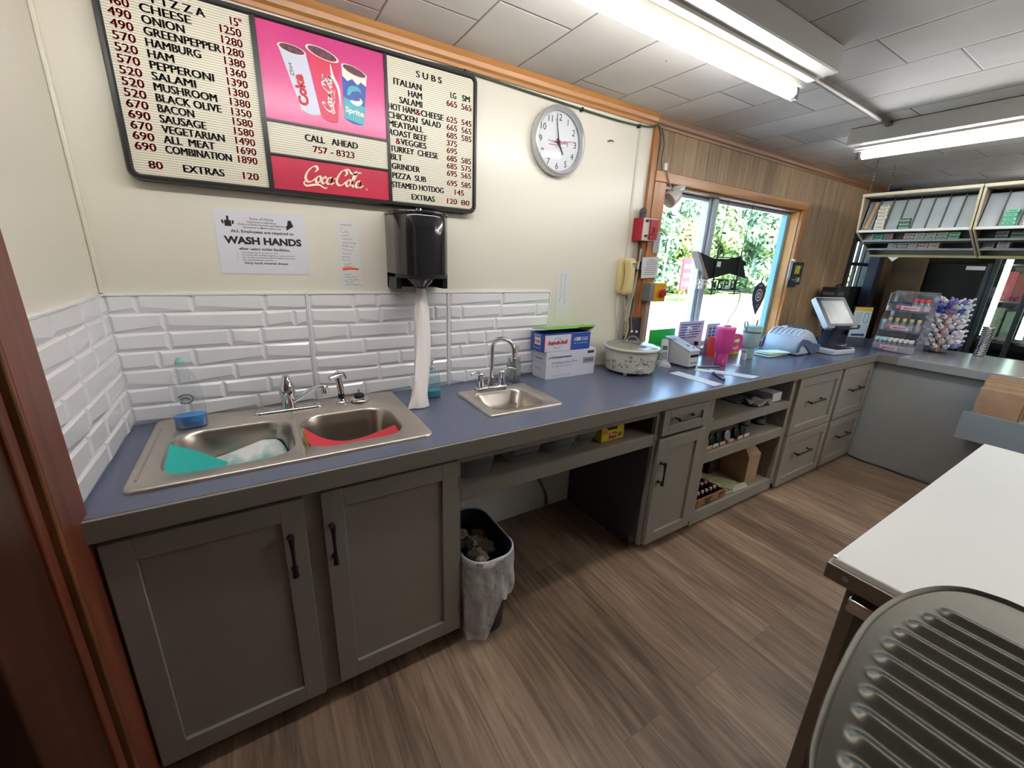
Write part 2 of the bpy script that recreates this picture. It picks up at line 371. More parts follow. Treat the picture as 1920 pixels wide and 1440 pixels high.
b = MB().box(-1.2, -3.8, 0, 7.7, -3.7, H); struct(b.build('wall_front', mat('unseen wall darkened against bounce', '6a5d50', .6, noise=(3, .15)), smooth=False))  # wall out of view, colour darkened so less light bounces onto the cabinets
# low white wall behind the counter
struct(MB().box(0.985, -.004, 0, 2.06, 0, .86).build('baseboard_back', white_wall, smooth=False))
# crown strips
b = MB(); prof = [(0, 2.276), (-.012, 2.276), (-.016, 2.288), (-.026, 2.296), (-.03, 2.312), (-.042, 2.33), (0, 2.33)]
b.prism([(0.0, y, z) for y, z in prof], (2.46, 0, 0)); struct(b.build('trim_1', pine, smooth=False))
pine_d = mat('darker pine strip', '8d6647', .45, noise=(3, .3), stretch=(.6, 8, 8))
b = MB(); b.prism([(2.46, y*.8, z) for y, z in prof], (3.3, 0, 0)); struct(b.build('trim_2', pine_d, smooth=False))
struct(MB().box(2.455, -.022, .914, 2.497, 0, 2.276).build('trim_3', pine_z, bevel=.003))
struct(MB().box(2.345, -.004, .914, 2.362, 0, 2.276).build('trim_4', mat('panel divider strip', 'c9c8ba', .4), bevel=.0015))
struct(MB().box(0, -.012, 1.372, .012, 0, H).build('trim_5', frp, bevel=.004))
# left doorway: casing boards and jamb
b = MB().box(-.12, -.745, 0, .022, -.605, 2.14); o = struct(b.build('door_1', redwood, bevel=.006))
MB().box(-.11, -.758, 0, .0235, -.745, 2.14).build('casing_bead', edgewood, o, bevel=.004)
MB().box(-.12, -1.0, 0, .004, -.762, 2.10).build('jamb', redwood_d, o, bevel=.005)
MB().box(-.12, -.80, 0, .012, -.765, 2.10).build('door_stop', redwood, o, bevel=.004)
MB().box(-.12, -2.03, 0, .02, -1.93, 2.14).build('casing', redwood, o, bevel=.005)
MB().box(-.12, -1.95, 2.06, .02, -.74, 2.14).build('head_casing', redwood, o, bevel=.005)

# window: casing, jambs, sashes, mullion, panes
o = struct(MB().box(2.497, -.03, 2.0, 4.345, 0, 2.058).build('window_1', pine, bevel=.004))
MB().box(2.497, -.028, .914, 2.60, 0, 2.0).build('casing', pine_z, o, bevel=.004)
MB().box(4.285, -.028, .914, 4.335, 0, 2.0).build('casing', pine_z, o, bevel=.004)
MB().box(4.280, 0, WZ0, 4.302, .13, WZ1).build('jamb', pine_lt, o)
MB().box(2.598, 0, WZ0, 2.612, .13, WZ1).build('jamb', pine_z, o)
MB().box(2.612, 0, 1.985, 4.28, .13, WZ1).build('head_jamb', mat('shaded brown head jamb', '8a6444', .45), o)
MB().box(2.612, -.03, .914, 4.28, .13, WZ0+.004).build('window_sill', pine, o, bevel=.003)
sash = mat('pale aluminium sash', 'b9c6d2', .4, .3); teal_f = mat('teal painted window frame', '79b2bd', .45)
b = MB()
for x0, x1, z0, z1 in ((2.612, 2.64, WZ0, 1.985), (2.64, 4.25, 1.962, 1.985), (2.64, 4.25, WZ0, WZ0+.03)): b.box(x0, .075, z0, x1, .11, z1)
b.build('sash', sash, o, bevel=.002)
MB().box(4.245, .07, WZ0, 4.28, .115, 1.985).build('sash', teal_f, o, bevel=.002)
MB().box(3.165, .06, WZ0, 3.275, .12, 1.985).box(3.195, .04, WZ0, 3.245, .06, 1.985).build('mullion', sash, o, bevel=.003)
MB().box(2.64, .091, WZ0+.03, 3.165, .094, 1.962).build('pane', glass_w, o, smooth=False)
MB().box(3.275, .091, WZ0+.03, 4.245, .094, 1.962).build('pane', glass_w, o, smooth=False)

# entry door with small panes at the end of the panelling
dk = mat('dark door frame', '23262c', .4)
o = MB(); o.box(5.40, -.01, 0, 5.45, .10, 2.12).box(6.0, -.01, 0, 6.06, .10, 2.12).box(5.45, -.01, 2.08, 6.0, .10, 2.12)
for x in (5.59, 5.72, 5.85): o.box(x-.012, .03, 1.38, x+.012, .06, 2.08)
for z in (1.38, 1.62, 1.85): o.box(5.45, .03, z-.016, 6.0, .06, z+.016)
o.box(5.45, .02, 0, 6.0, .07, 1.37); o = struct(o.build('door_2', dk, bevel=.003))
MB().box(5.45, .043, 1.38, 6.0, .047, 2.08).build('pane', glass_w, o, smooth=False)
MB().box(5.77, -.03, 1.02, 5.80, .02, 1.10).cyl((5.785, -.05, 1.06), (5.785, 0, 1.06), .018).build('door_handle', black, o)

# bevelled tile panels on the back wall and the left wall
def tiles(x0, x1, z0, z1, rows, rnd, flip=False):
    b = MB(); rh = (z1-z0)/rows; g = .0028
    def P(x, d, z): return (x, -d, z)
    b.box(x0, -.003, z0, x1, 0, z1)
    for r in range(rows):
        za = z0+r*rh+g/2; zb = z0+(r+1)*rh-g/2; x = x0+.003
        first = True
        while x < x1-.006:
            L = rnd.choice([.10, .15, .18, .22, .26, .30])
            if first: L *= rnd.uniform(.5, 1.0); first = False
            xe = min(x+L, x1-.003)
            if x1-xe < .05: xe = x1-.003
            a, c = x+g/2, xe-g/2; d0, d1 = .003, .0105
            tl, tr = rnd.uniform(.004, .010), rnd.uniform(.004, .010); bl, br_ = rnd.choice([(.007, .022), (.022, .007), (.012, .014), (.009, .018), (.016, .009)])
            ins = min(.010, (c-a)*.2)
            zm = rnd.uniform(.3, .7)
            O_ = [P(a, d0, za), P(c, d0, za), P(c, d0, zb), P(a, d0, zb)]
            I_ = [P(a+ins, d1, za+bl), P(c-ins, d1, za+br_), P(c-ins, d1-.001, zb-tr), P(a+ins, d1-.0005, zb-tl)]
            b.add(O_+I_, [(0, 1, 5, 4), (1, 2, 6, 5), (2, 3, 7, 6), (3, 0, 4, 7), (4, 5, 7), (5, 6, 7)]); x = xe
    return b
rnd = random.Random(5); Z0, Z1 = .9145, 1.3705
for x0, x1 in ((.002, .5995), (.6025, 1.2015), (1.2045, 1.803)):
    o = tiles(x0, x1, Z0, Z1, 7, rnd).build('backsplash_panel', tile_m, smooth=False); struct(o)
    MB().box(x0-.001, -.0125, Z1-.006, x1+.001, 0, Z1+.002).box(x0-.0012, -.0118, Z0, x0+.004, 0, Z1).box(x1-.004, -.0118, Z0, x1+.0012, 0, Z1).build('edge_strip', tile_m, o, bevel=.001)
b = tiles(.0, .598, Z0, Z1, 7, rnd)
b.move(Matrix(((0, -1, 0, 0), (1, 0, 0, -.60), (0, 0, 1, 0), (0, 0, 0, 1)))); o = struct(b.build('backsplash_panel', tile_m, smooth=False))
MB().box(0, -.600, Z1-.005, .012, -.002, Z1+.002).build('edge_strip', tile_m, o, bevel=.001)
# ------------------------------------------------------------------ worktop
ZC = .914; ZU = .854; YF = -.655; YB = -.62      # worktop top, its underside, its front edge, cabinet face
RX = 4.65; RB = 5.56                              # return counter: front edge and back edge
wt = thing('worktop', 'long slate-blue laminate worktop with grey front edge running along the tiled wall', 'countertop', (0, 0, 0))
b = MB()
holes = [(.105, -.525, .875, -.045), (1.20, -.470, 1.515, -.19)]
xs = [0, .105, .875, 1.20, 1.515, RB]
for i in range(5):
    x0, x1 = xs[i], xs[i+1]; hole = next((h for h in holes if abs(h[0]-x0) < 1e-6), None); zb = ZC-.03
    if hole: b.box(x0, YF+.012, zb, x1, hole[1], ZC); b.box(x0, hole[3], zb, x1, -.0005, ZC)
    else: b.box(x0, YF+.012, zb, x1, -.0005, ZC)
b.box(RX+.012, -.78, ZC-.03, RB, YF+.012, ZC)
b.build('laminate_top', lam, wt, smooth=False)
b = MB().box(0, YF, ZU, RX+.012, YF+.012, ZC-.0005).box(RX, -.78, ZU, RX+.012, YF, ZC-.0005)
b.build('front_edge', nose_m, wt, bevel=.0015)
# sill ledge under the window, same laminate
rt_ = thing('counter_return', 'grey return counter topped with brushed steel, running from the far corner towards the table', 'counter', (RX, -.78, 0))
return_m = mat('grey counter panel', '989c9b', .38, noise=(4, .04))
MB().box(4.70, -2.9, 0, 4.73, -.635, ZU).box(5.5, -2.9, 0, 5.53, -.03, ZU).build('panel', return_m, rt_, smooth=False)
MB().box(RX+.012, -2.95, ZC-.03, RB, -.78, ZC+.0015).build('steel_top', mat('bright brushed steel top', 'cfd3d6', .26, .75, noise=(1.5, .02), stretch=(14, .6, 14)), rt_, bevel=.001)
MB().box(RX, -2.95, ZU, RX+.012, -.78, ZC).box(RB, -2.95, ZU, RB+.012, -.03, ZC).build('front_edge', mat('grey return edging', '8f9391', .35), rt_, bevel=.0015)
MB().box(4.45, -2.2, .47, 4.698, -1.24, .478).box(4.45, -1.248, .47, 4.698, -1.24, .655).box(4.442, -2.2, .47, 4.452, -1.24, .662).box(4.45, -2.2, .645, 4.698, -1.24, .652).build('bag_shelf', mat('blue-grey shelf paint', '8b979c', .35), rt_, bevel=.002)

# ------------------------------------------------------------------ cabinets
def pull(parent, p, vert, L=.135, name='handle'):
    """Black bar pull with two posts, slightly waisted in the middle; p is its centre on the door face."""
    x, y, z = p; h = L/2; d = Vector((0, 0, 1)) if vert else Vector((1, 0, 0)); c = Vector((x, y, z)); out = Vector((0, -.03, 0)); b = MB()
    for s in (-1, 1):
        q = c+d*(s*(h-.012)); b.cyl(q, q+out, .0055, .0055, 10); b.lathe([(.010, 0), (.010, .003), (.006, .006)], q, 10, (0, -1, 0))
    n = 13; pts = []; rs = []
    for i in range(n):
        t = i/(n-1)*2-1; pts.append(c+out+d*(t*h)+Vector((0, .004*t*t, 0))); rs.append(.0050+.0042*t*t)
    b.tube(pts, rs, 10); return b.build(name, black, parent)
def shaker(parent, name, x0, x1, z0, z1, fr=.062, y=YB):
    b = MB(); yf = y-.021
    b.box(x0, yf, z0, x0+fr, y, z1).box(x1-fr, yf, z0, x1, y, z1).box(x0+fr, yf, z1-fr, x1-fr, y, z1).box(x0+fr, yf, z0, x1-fr, y, z0+fr)
    b.box(x0+fr, yf+.011, z0+fr, x1-fr, y, z1-fr)
    return b.build(name, cab_m, parent, bevel=.0016)
def hinge(parent, x, z):
    return MB().box(x-.004, YB-.014, z-.028, x+.005, YB-.001, z+.028).cyl((x+.004, YB-.012, z-.024), (x+.004, YB-.012, z+.024), .004).build('hinge', black, parent)
def carcass(parent, x0, x1, stiles, rails, side_l=cab_m, side_r=cab_m, shelves=(), back=True, toe=True, z0=.075, closed=True):
    b = MB()
    b.use(1).box(x0, YB+.02, z0 if toe else 0, x0+.018, -.012, ZU); b.use(2).box(x1-.018, YB+.02, z0 if toe else 0, x1, -.012, ZU); b.use(0)
    if toe: b.use(1).box(x0, YB+.075, 0, x0+.018, -.012, z0); b.use(0).box(x0+.018, YB+.075, 0, x1, YB+.09, z0)
    b.use(3).box(x0+.018, YB+.02, z0, x1-.018, -.012, z0+.018)
    if back: b.box(x0+.018, -.022, z0, x1-.018, -.012, ZU)
    b.use(0)
    for s0, s1 in stiles: b.box(s0, YB, z0-.02, s1, YB+.02, ZU)
    for r0, r1 in rails:
        for k in range(len(stiles)-1): b.box(stiles[k][1], YB, r0, stiles[k+1][0], YB+.02, r1)
    return b.build('carcass', [cab_m, side_l, side_r, cab_in], parent, bevel=.001)

t = thing('sink_cabinet', 'taupe two-door base cabinet under the double sink', 'cabinet', (.5, -.62, 0))
carcass(t, .004, .985, [(.004, .05), (.455, .53), (.955, .985)], [(.055, .10), (.82, ZU)])
d = shaker(t, 'door', .030, .470, .072, .835); pull(d, (.4275, YB-.021, .665), True)
d = shaker(t, 'door', .518, .968, .082, .838); pull(d, (.540, YB-.021, .665), True)
hinge(d, .966, .745); hinge(d, .966, .175)

t = thing('knee_space_shelf', 'long open taupe shelf bridging the knee space under the small sink', 'shelf', (1.5, -.62, .655))
b = MB().box(.986, YB, .655, 2.049, YB+.02, .715).box(.986, YB, .815, 2.049, YB+.02, ZU); b.build('front_rail', cab_m, t, bevel=.0015)
b = MB().box(.986, YB+.02, .695, 2.049, -.09, .713).box(.986, -.10, .713, 2.049, -.09, ZU); b.build('board', cab_in, t, bevel=.001)

t = thing('drawer_door_cabinet', 'narrow taupe base cabinet with one drawer above one door, beside the knee space', 'cabinet', (2.27, -.62, 0))
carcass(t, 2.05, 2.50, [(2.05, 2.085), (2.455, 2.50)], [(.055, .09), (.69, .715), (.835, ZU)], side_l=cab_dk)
d = shaker(t, 'drawer', 2.078, 2.445, .705, .842, .045); pull(d, (2.24, YB-.021, .79), False, .15)
d = shaker(t, 'door', 2.074, 2.452, .060, .685); pull(d, (2.106, YB-.021, .5), True, .13)

t = thing('open_shelf_unit', 'open taupe shelf unit with three levels of clutter under the worktop', 'shelf unit', (2.95, -.62, 0))
b = MB().box(2.50, YB+.02, .02, 2.518, -.012, ZU).box(3.402, YB+.02, .02, 3.42, -.012, ZU).box(2.518, -.022, .02, 3.402, -.012, ZU)
b.box(2.50, YB, .02, 2.53, YB+.02, ZU).box(3.40, YB, .02, 3.425, YB+.02, ZU).box(2.53, YB, .835, 3.40, YB+.02, ZU)
b.box(2.518, YB+.075, 0, 3.42, YB+.09, .09); b.build('carcass', cab_m, t, bevel=.001)
SH = (.102, .497, .690)
for z, th in ((SH[0], .08), (SH[1], .062), (SH[2], .052)):
    MB().box(2.53, YB, z-th, 3.40, YB+.02, z).use(1).box(2.518, YB+.02, z-.02, 3.402, -.022, z-.001).build('shelf_board', [cab_m, cab_in], t, bevel=.0012)

for nm, x0, x1, hx, lab in (('drawer_cabinet', 3.425, 4.10, 3.72, 'taupe two-drawer base cabinet between the open shelf unit and the last drawers'),
                            ('drawer_cabinet', 4.10, 4.698, 4.39, 'taupe two-drawer base cabinet in the inside corner beside the grey return counter')):
    t = thing(nm, lab, 'cabinet', ((x0+x1)/2, -.62, 0), 'two-drawer base cabinets')
    carcass(t, x0, x1, [(x0, x0+.04), (x1-.04, x1)], [(.055, .09), (.40, .44), (.835, ZU)])
    for z0, z1, hz in ((.432, .842, .658), (.030, .418, .262)):
        d = shaker(t, 'drawer', x0+.025, x1-.018, z0, z1, .06); pull(d, (hx, YB-.021, hz), False, .21)

# ------------------------------------------------------------------ sinks
def bowl(cx, cy, hx, hy, r, depth, z, taper=.02):
    L = [(0, 0, r), (.003, -.004, r), (.006, -.012, r)]
    for k in range(1, 5): L.append((.006+taper*k/5, -.012-(depth-.05)*k/4, r))
    for k in range(1, 6): a = k/5*PI/2; L.append((.006+taper*.8+.035*(1-math.cos(a)), -.012-(depth-.05)-.036*math.sin(a), max(r-.02, .03)))
    L.append((hx*.75 if hx < hy else hy*.75, -depth-.002, .02))
    loops = []
    for ins, dz, rr in L: loops.append([(x, y, z+dz) for x, y in rrect(cx, cy, max(hx-ins, .02), max(hy-ins, .02), min(rr, hx-ins-.001, hy-ins-.001))])
    b = MB(); b.loft([q[::-1] for q in loops], False, True)
    return b
def rim_half(b, x0, x1, y0, y1, cx, cy, hx, hy, r, rc, z, ins):
    """Ring between the outer edge and a bowl's mouth; ins: which sides (x0, x1) fall away to the worktop."""
    def L(d, dz):
        a0, a1 = x0+d*ins[0], x1-d*ins[1]; return [(x, y, z+dz) for x, y in rrect((a0+a1)/2, (y0+y1)/2, (a1-a0)/2, (y1-y0)/2-d, rc)]
    inn = [(x, y, z+.0045) for x, y in rrect(cx, cy, hx+.006, hy+.006, r+.004)]
    hole = [(x, y, z) for x, y in rrect(cx, cy, hx, hy, r)]
    b.loft([L(0, -.004), L(.0005, .002), L(.004, .006), L(.010, .006), L(.016, .0045), inn, hole])
t = thing('double_sink', 'stainless steel double-bowl drop-in sink at the corner end of the worktop', 'sink', (.49, -.28, ZC))
x0, x1, y0, y1 = .070, .912, -.562, -.006; xm = .497
B1, B2 = (.308, -.335, .172, .165, .085), (.672, -.340, .165, .155, .085)
zr = ZC+.004
b = MB(); rim_half(b, x0, xm, y0, y1, *B1, (0.0005, .035, .035, .0005), zr, (1, 0)); rim_half(b, xm, x1, y0, y1, *B2, (.035, .0005, .0005, .035), zr, (0, 1))
b.tube([(x0+.022, -.50, zr+.0045), (x0+.022, -.10, zr+.0045)], .003, 8)
b.build('rim', steel_rim, t, angle=60)
for B_ in (B1, B2):
    q = bowl(*B_, .17, zr).build('bowl', steel, t, angle=70)
    MB().lathe([(.045, 0), (.045, .003), (.036, .004), (.03, -.006), (.006, -.006)], (B_[0], B_[1], zr-.1715), 24).build('drain', chrome, q)

t = thing('hand_sink', 'small square stainless steel sink dropped into the worktop beside the cardboard boxes', 'sink', (1.357, -.33, ZC))
b = MB(); S1 = (1.357, -.338, .130, .118, .05)
rim_half(b, 1.172, 1.548, -.500, -.158, *S1, .022, zr, (1, 1)); b.build('rim', steel_rim, t, angle=60)
q = bowl(*S1, .108, zr, .03).build('bowl', steel, t, angle=70)
MB().lathe([(.035, 0), (.035, .003), (.028, .004), (.02, -.004), (.004, -.004)], (S1[0], S1[1], zr-.1095), 20).build('drain', chrome, q)

zd = ZC+.0085   # sink deck
t = thing('lever_faucet', 'chrome single-lever faucet with low swing spout behind the double sink', 'faucet', (.487, -.085, zd))
b = MB(); loops = []
for d, z in ((0, 0), (0, .006), (.004, .011), (.012, .014)): loops.append([(x, y, zd+z) for x, y in rrect(.487, -.088, .122-d, .026-d, .024-d*.9)])
b.loft(loops, True, True); b.build('base_plate', chrome, t, angle=50)
MB().lathe([(.027, .010), (.026, .02), (.023, .05), (.027, .065), (.029, .08), (.027, .10), (.019, .118), (.014, .128), (.013, .138), (.008, .143)], (.487, -.085, zd), 28).build('body', chrome, t, angle=60)
b = MB(); P = catmull([(.500, -.092, zd+.035), (.525, -.105, zd+.052), (.575, -.130, zd+.088), (.605, -.146, zd+.097), (.622, -.154, zd+.096)], 6)
b.tube(P, [.011-.002*i/(len(P)-1) for i in range(len(P))], 14); b.build('spout', chrome, t, angle=60)
MB().cyl((.615, -.151, zd+.072), (.615, -.151, zd+.099), .0125).build('aerator', chrome, t)
MB().tube(catmull([(.487, -.085, zd+.136), (.487, -.098, zd+.142), (.487, -.115, zd+.140)], 4), [.006]*9, 8).build('lever', chrome, t)
t = thing('spray_head', 'chrome side sprayer standing in its holder beside the faucet', 'sprayer', (.683, -.088, zd))
MB().lathe([(.024, 0), (.024, .006), (.017, .012), (.015, .022)], (.683, -.088, zd), 20).build('holder', chrome, t)
MB().lathe([(.0125, .02), (.0125, .042)], (.683, -.088, zd), 16).build('collar', black, t)
b = MB(); b.tube([(.683, -.088, zd+.04), (.682, -.088, zd+.07), (.678, -.090, zd+.10), (.672, -.094, zd+.118)], [.0115, .014, .013, .013], 14)
b.tube([(.690, -.085, zd+.120), (.668, -.097, zd+.122), (.640, -.112, zd+.117)], [.012, .0135, .0115], 14); b.build('head', chrome, t, angle=50)
MB().tube(catmull([(.685, -.086, zd+.131), (.70, -.078, zd+.125), (.709, -.073, zd+.100)], 4), .0045, 8).build('trigger', chrome, t)
t = thing('sink_strainer', 'chrome basket strainer with black stopper left on the sink deck', 'strainer', (.752, -.10, zd))
MB().lathe([(.020, 0), (.036, .006), (.038, .012), (.034, .017), (.022, .021), (.019, .022)], (.752, -.10, zd), 28).build('basket', chrome, t)
MB().lathe([(.021, .021), (.022, .028), (.018, .033)], (.752, -.10, zd), 20).build('stopper', rubber, t)
MB().lathe([(.004, .032), (.004, .046), (.006, .048), (.006, .054), (.003, .056)], (.752, -.10, zd), 12).build('knob', chrome, t)

t = thing('gooseneck_faucet', 'chrome gooseneck faucet with two curved lever handles on the small sink', 'faucet', (1.345, -.19, zd))
b = MB(); loops = []
for d, z in ((0, 0), (0, .016), (.003, .020), (.009, .022)): loops.append([(x, y, zd+z) for x, y in rrect(1.345, -.19, .084-d, .025-d, .018)])
b.loft(loops, True, True); b.build('base_plate', chrome, t, angle=50)
b = MB().lathe([(.021, .02), (.019, .035), (.0135, .06), (.011, .066)], (1.345, -.19, zd), 20)
P = [(1.345, -.19, zd+.06), (1.345, -.19, zd+.205)]+[(1.345+.030*(1-math.cos(a)), -.19-.048*(1-math.cos(a)), zd+.205+.052*math.sin(a)) for a in [k*PI/10 for k in range(1, 11)]]+[(1.405, -.287, zd+.172)]
b.tube(P, .0098, 14); b.lathe([(.012, 0), (.013, .014), (.010, .02)], (1.405, -.287, zd+.155), 16); b.build('spout', chrome, t, angle=60)
for s in (-1, 1):
    x = 1.345+s*.058
    h = MB().lathe([(.019, .02), (.015, .05), (.014, .072), (.016, .078), (.013, .088), (.006, .091)], (x, -.19, zd), 18)
    P = catmull([(x, -.19, zd+.080), (x+s*.014, -.196, zd+.093), (x+s*.038, -.205, zd+.101), (x+s*.062, -.214, zd+.094)], 5)
    h.tube(P, [.0075-.003*i/(len(P)-1) for i in range(len(P))], 10); h.build('handle', chrome, t, angle=60)

# things in the bowls
def sheet(name, fn, th, m_, label, cat, nu=24, nv=8, edge=None):
    b = MB(); nrm = Vector((0, 0, th))
    b.grid(lambda u, v: Vector(fn(u, v)), nu, nv); k = len(b.v); b.grid(lambda u, v: Vector(fn(u, v))-nrm, nu, nv)
    b.f = b.f[:nu*nv]+[q[::-1] for q in b.f[nu*nv:]]
    ring = [i for i in range(nu+1)]+[(j*(nu+1)+nu) for j in range(1, nv+1)]+[nv*(nu+1)+i for i in range(nu-1, -1, -1)]+[j*(nu+1) for j in range(nv-1, 0, -1)]
    for i in range(len(ring)):
        p, q = ring[i], ring[(i+1) % len(ring)]; b.f.append((p, p+k, q+k, q))
    b.mi = [0]*len(b.f); o = b.build(name, m_, None, angle=60, loc=fn(.5, .5)); tag(o, label, cat)
    return o
red = mat('red silicone', 'c9283a', .42); lime = mat('lime green plastic', 'b5cc3a', .45); teal = mat('teal plastic', '12a7a0', .4)
def red_fn(dz, x0, x1, y0, y1):
    return lambda u, v: (x0+(x1-x0)*u, y0+(y1-y0)*v, .868+(.078*(1-u)+.030*u)*(2*u-1)**2-.012*(1-v)+dz)
sheet('cutting_mat', red_fn(0, .512, .826, -.470, -.362), .003, red, 'red flexible cutting mat bowed into the right-hand sink bowl', 'cutting mat')
sheet('cutting_mat', red_fn(-.0034, .508, .828, -.472, -.354), .003, lime, 'lime green cutting mat showing as a rim under the red one', 'cutting mat')
sheet('cutting_mat', lambda u, v: (.146+.135*u, -.478+v*.150, .948-.088*u**.9-.030*(1-v)+.006*math.sin(4*u)*v), .003, teal, 'teal cutting mat standing out of the soapy water', 'cutting mat')
rw = random.Random(3)
hills = [(rw.uniform(.22, .46), rw.uniform(-.46, -.20), rw.uniform(.02, .05), rw.uniform(.006, .020)) for _ in range(34)]
b = MB(); loops = []
base = rrect(.308, -.335, .150, .143, .07, 8)
for k in range(13):
    f = 1-k/12*.985; L = []
    for x, y in base:
        X, Y = .308+(x-.308)*f, -.335+(y+.335)*f
        z = ZC-.098+sum(h*math.exp(-((X-a)**2+(Y-c)**2)/(s*s)) for a, c, s, h in hills if True)*.8*(1-.0*f)
        L.append((X, Y, z))
    loops.append(L)
b.loft(loops, False, True)
mt = bpy.data.materials.new('soapy water'); n, l, pb = nodes_of(mt)
tc = n.new('ShaderNodeTexCoord'); nz = n.new('ShaderNodeTexNoise'); nz.inputs['Scale'].default_value = 9; nz.inputs['Detail'].default_value = 7; l.new(tc.outputs['Object'], nz.inputs['Vector'])
l.new(ramp(n, l, nz.outputs['Fac'], [(.36, '4e9b98'), (.5, 'b9d3cf'), (.58, 'eceeec')]), pb.inputs['Base Color'])
l.new(math_node(n, l, 'MULTIPLY', nz.outputs['Fac'], .8), pb.inputs['Roughness'])
o = b.build('soapy_water', mt, angle=80, loc=(.308, -.335, ZC-.098)); tag(o, 'foaming soapy dishwater filling the left-hand sink bowl', 'dishwater'); o['kind'] = 'stuff'
# ------------------------------------------------------------------ lettered menu board
def strip_mat():
    mt = bpy.data.materials.new('grooved letter panel'); n, l, b = nodes_of(mt)
    tc = n.new('ShaderNodeTexCoord'); sp = n.new('ShaderNodeSeparateXYZ'); l.new(tc.outputs['Object'], sp.inputs[0])
    f = math_node(n, l, 'FRACT', math_node(n, l, 'DIVIDE', sp.outputs[2], .0070))
    g = math_node(n, l, 'LESS_THAN', f, .26)
    l.new(mixc(n, l, g, lin('d9d4c0'), lin('9c9788')), b.inputs['Base Color']); b.inputs['Roughness'].default_value = .45
    return mt
letter_m = strip_mat()
pink_m = mat('glossy pink poster', 'c43a7c', .25, noise=(3, .12)); logo_red = mat('red sign panel', 'b6213f', .4, noise=(9, .10))
print_w = mat('white print', 'ece9e4', .5); cream_w = mat('cream print', 'efe0c8', .5)
def script(b, o, k, shear=.18, bold=1.0, right=(1, 0, 0), upv=(0, 0, 1), off=.001, tail=True):
    """Flowing brush script reading Coca-Cola; k is the height of its small letters."""
    def wf(a, t): return bold*(.09+.27*abs(math.sin(a-.55)))
    def thin(a, t): return bold*(.10+.16*math.sin(PI*min(1, t*1.05)))
    el = lambda cx, rx=.34, ry=.5: [(cx+rx*math.cos(a)+.08*math.sin(a), .5+ry*math.sin(a)) for a in [PI/2+i*2*PI/10 for i in range(11)]]
    S = [([(1.65, 1.55), (1.98, 1.95), (1.72, 2.38), (1.1, 2.1), (.55, 1.3), (.42, .5), (.78, .02), (1.35, .12), (1.85, .62)], wf), (el(2.28), wf),
         ([(3.38, .78), (3.2, 1.0), (2.92, .75), (2.82, .25), (3.1, 0), (3.5, .28)], wf), (el(3.92), wf), ([(4.34, 1.0), (4.22, .35), (4.36, 0), (4.68, .3)], wf),
         ([(4.62, .86), (5.0, .92)], lambda a, t: bold*.2),
         ([(6.15, 1.5), (6.45, 1.9), (6.15, 2.4), (5.6, 2.1), (5.15, 1.3), (5.05, .45), (5.45, 0), (6.0, .15), (6.42, .65)], wf), (el(6.88), wf),
         ([(7.35, .35), (7.8, 1.4), (7.92, 2.15), (7.72, 2.3), (7.5, 1.5), (7.48, .4), (7.68, 0), (8.0, .3)], wf), (el(8.42), wf), ([(8.84, 1.0), (8.72, .35), (8.86, 0), (9.3, .38)], wf)]
    if tail: S += [([(.62, .22), (.25, -.25), (.7, -.62), (1.5, -.42), (2.5, -.30), (3.4, -.72), (3.72, -.5)], thin), ([(6.05, 2.36), (6.6, 2.55), (7.1, 2.05), (7.7, 1.95), (8.4, 2.3), (8.75, 2.2)], thin)]
    for P, f in S: b.ribbon([(x+shear*y, y) for x, y in P], f, o, k, right, upv, off, 5)
    return b
YM = -.036
t = thing('menu_board', 'black-framed lettered menu board listing pizzas and subs around a pink drinks poster, above the tiles', 'menu board', (.73, 0, 1.72))
def fr_loop(ins, y, r): return [(x, y, z) for x, z in rrect((.137+1.327)/2, (1.720+2.256)/2, (1.327-.137)/2-ins, (2.256-1.720)/2-ins, r)]
b = MB(); b.loft([q for q in (fr_loop(0, -.001, .03), fr_loop(0, -.038, .03), fr_loop(.004, -.044, .027), fr_loop(.013, -.044, .02), fr_loop(.018, -.036, .015))])
b.box(.514, -.042, 1.735, .530, -.034, 2.24).box(.937, -.042, 1.735, .948, -.034, 2.24).box(.53, -.041, 1.949, .937, -.034, 1.956).box(.53, -.041, 1.845, .937, -.034, 1.851)
b.build('frame', black, t, angle=50)
MB().box(.15, -.034, 1.73, 1.315, -.006, 2.245).build('back_panel', black_m, t)
for x0, x1, z0, z1 in ((.153, .514, 1.736, 2.241), (.948, 1.312, 1.736, 2.241), (.530, .937, 1.851, 1.949)):
    MB().quad((x0, YM, z0), (x1, YM, z0), (x1, YM, z1), (x0, YM, z1)).build('letter_panel', letter_m, t, smooth=False)
MB().quad((.530, YM, 1.956), (.937, YM, 1.956), (.937, YM, 2.241), (.530, YM, 2.241)).build('drinks_poster', pink_m, t, smooth=False)
MB().quad((.530, YM, 1.738), (.937, YM, 1.738), (.937, YM, 1.845), (.530, YM, 1.845)).build('logo_panel', logo_red, t, smooth=False)
CH = .0222; bk, rd = MB(), MB(); BO = 0
bk.text('P I Z Z A', (.272, YM, 2.199), CH, w=.125, bold=BO, fat=.0014); rd.text('15"', (.462, YM, 2.199), CH, w=.030, fat=.0010)
names = ['CHEESE', 'ONION', 'GREENPEPPER', 'HAMBURG', 'HAM', 'PEPPERONI', 'SALAMI', 'MUSHROOM', 'BLACK OLIVE', 'BACON', 'SAUSAGE', 'VEGETARIAN', 'ALL  MEAT', 'COMBINATION']
wid = [.118, .098, .185, .13, .06, .155, .105, .155, .163, .088, .115, .16, .13, .172]
lp = ['460', '490', '490', '570', '520', '570', '520', '520', '520', '670', '690', '670', '690', '690']
rp = ['1250', '1280', '1280', '1380', '1360', '1390', '1380', '1380', '1350', '1580', '1580', '1490', '1690', '1890']
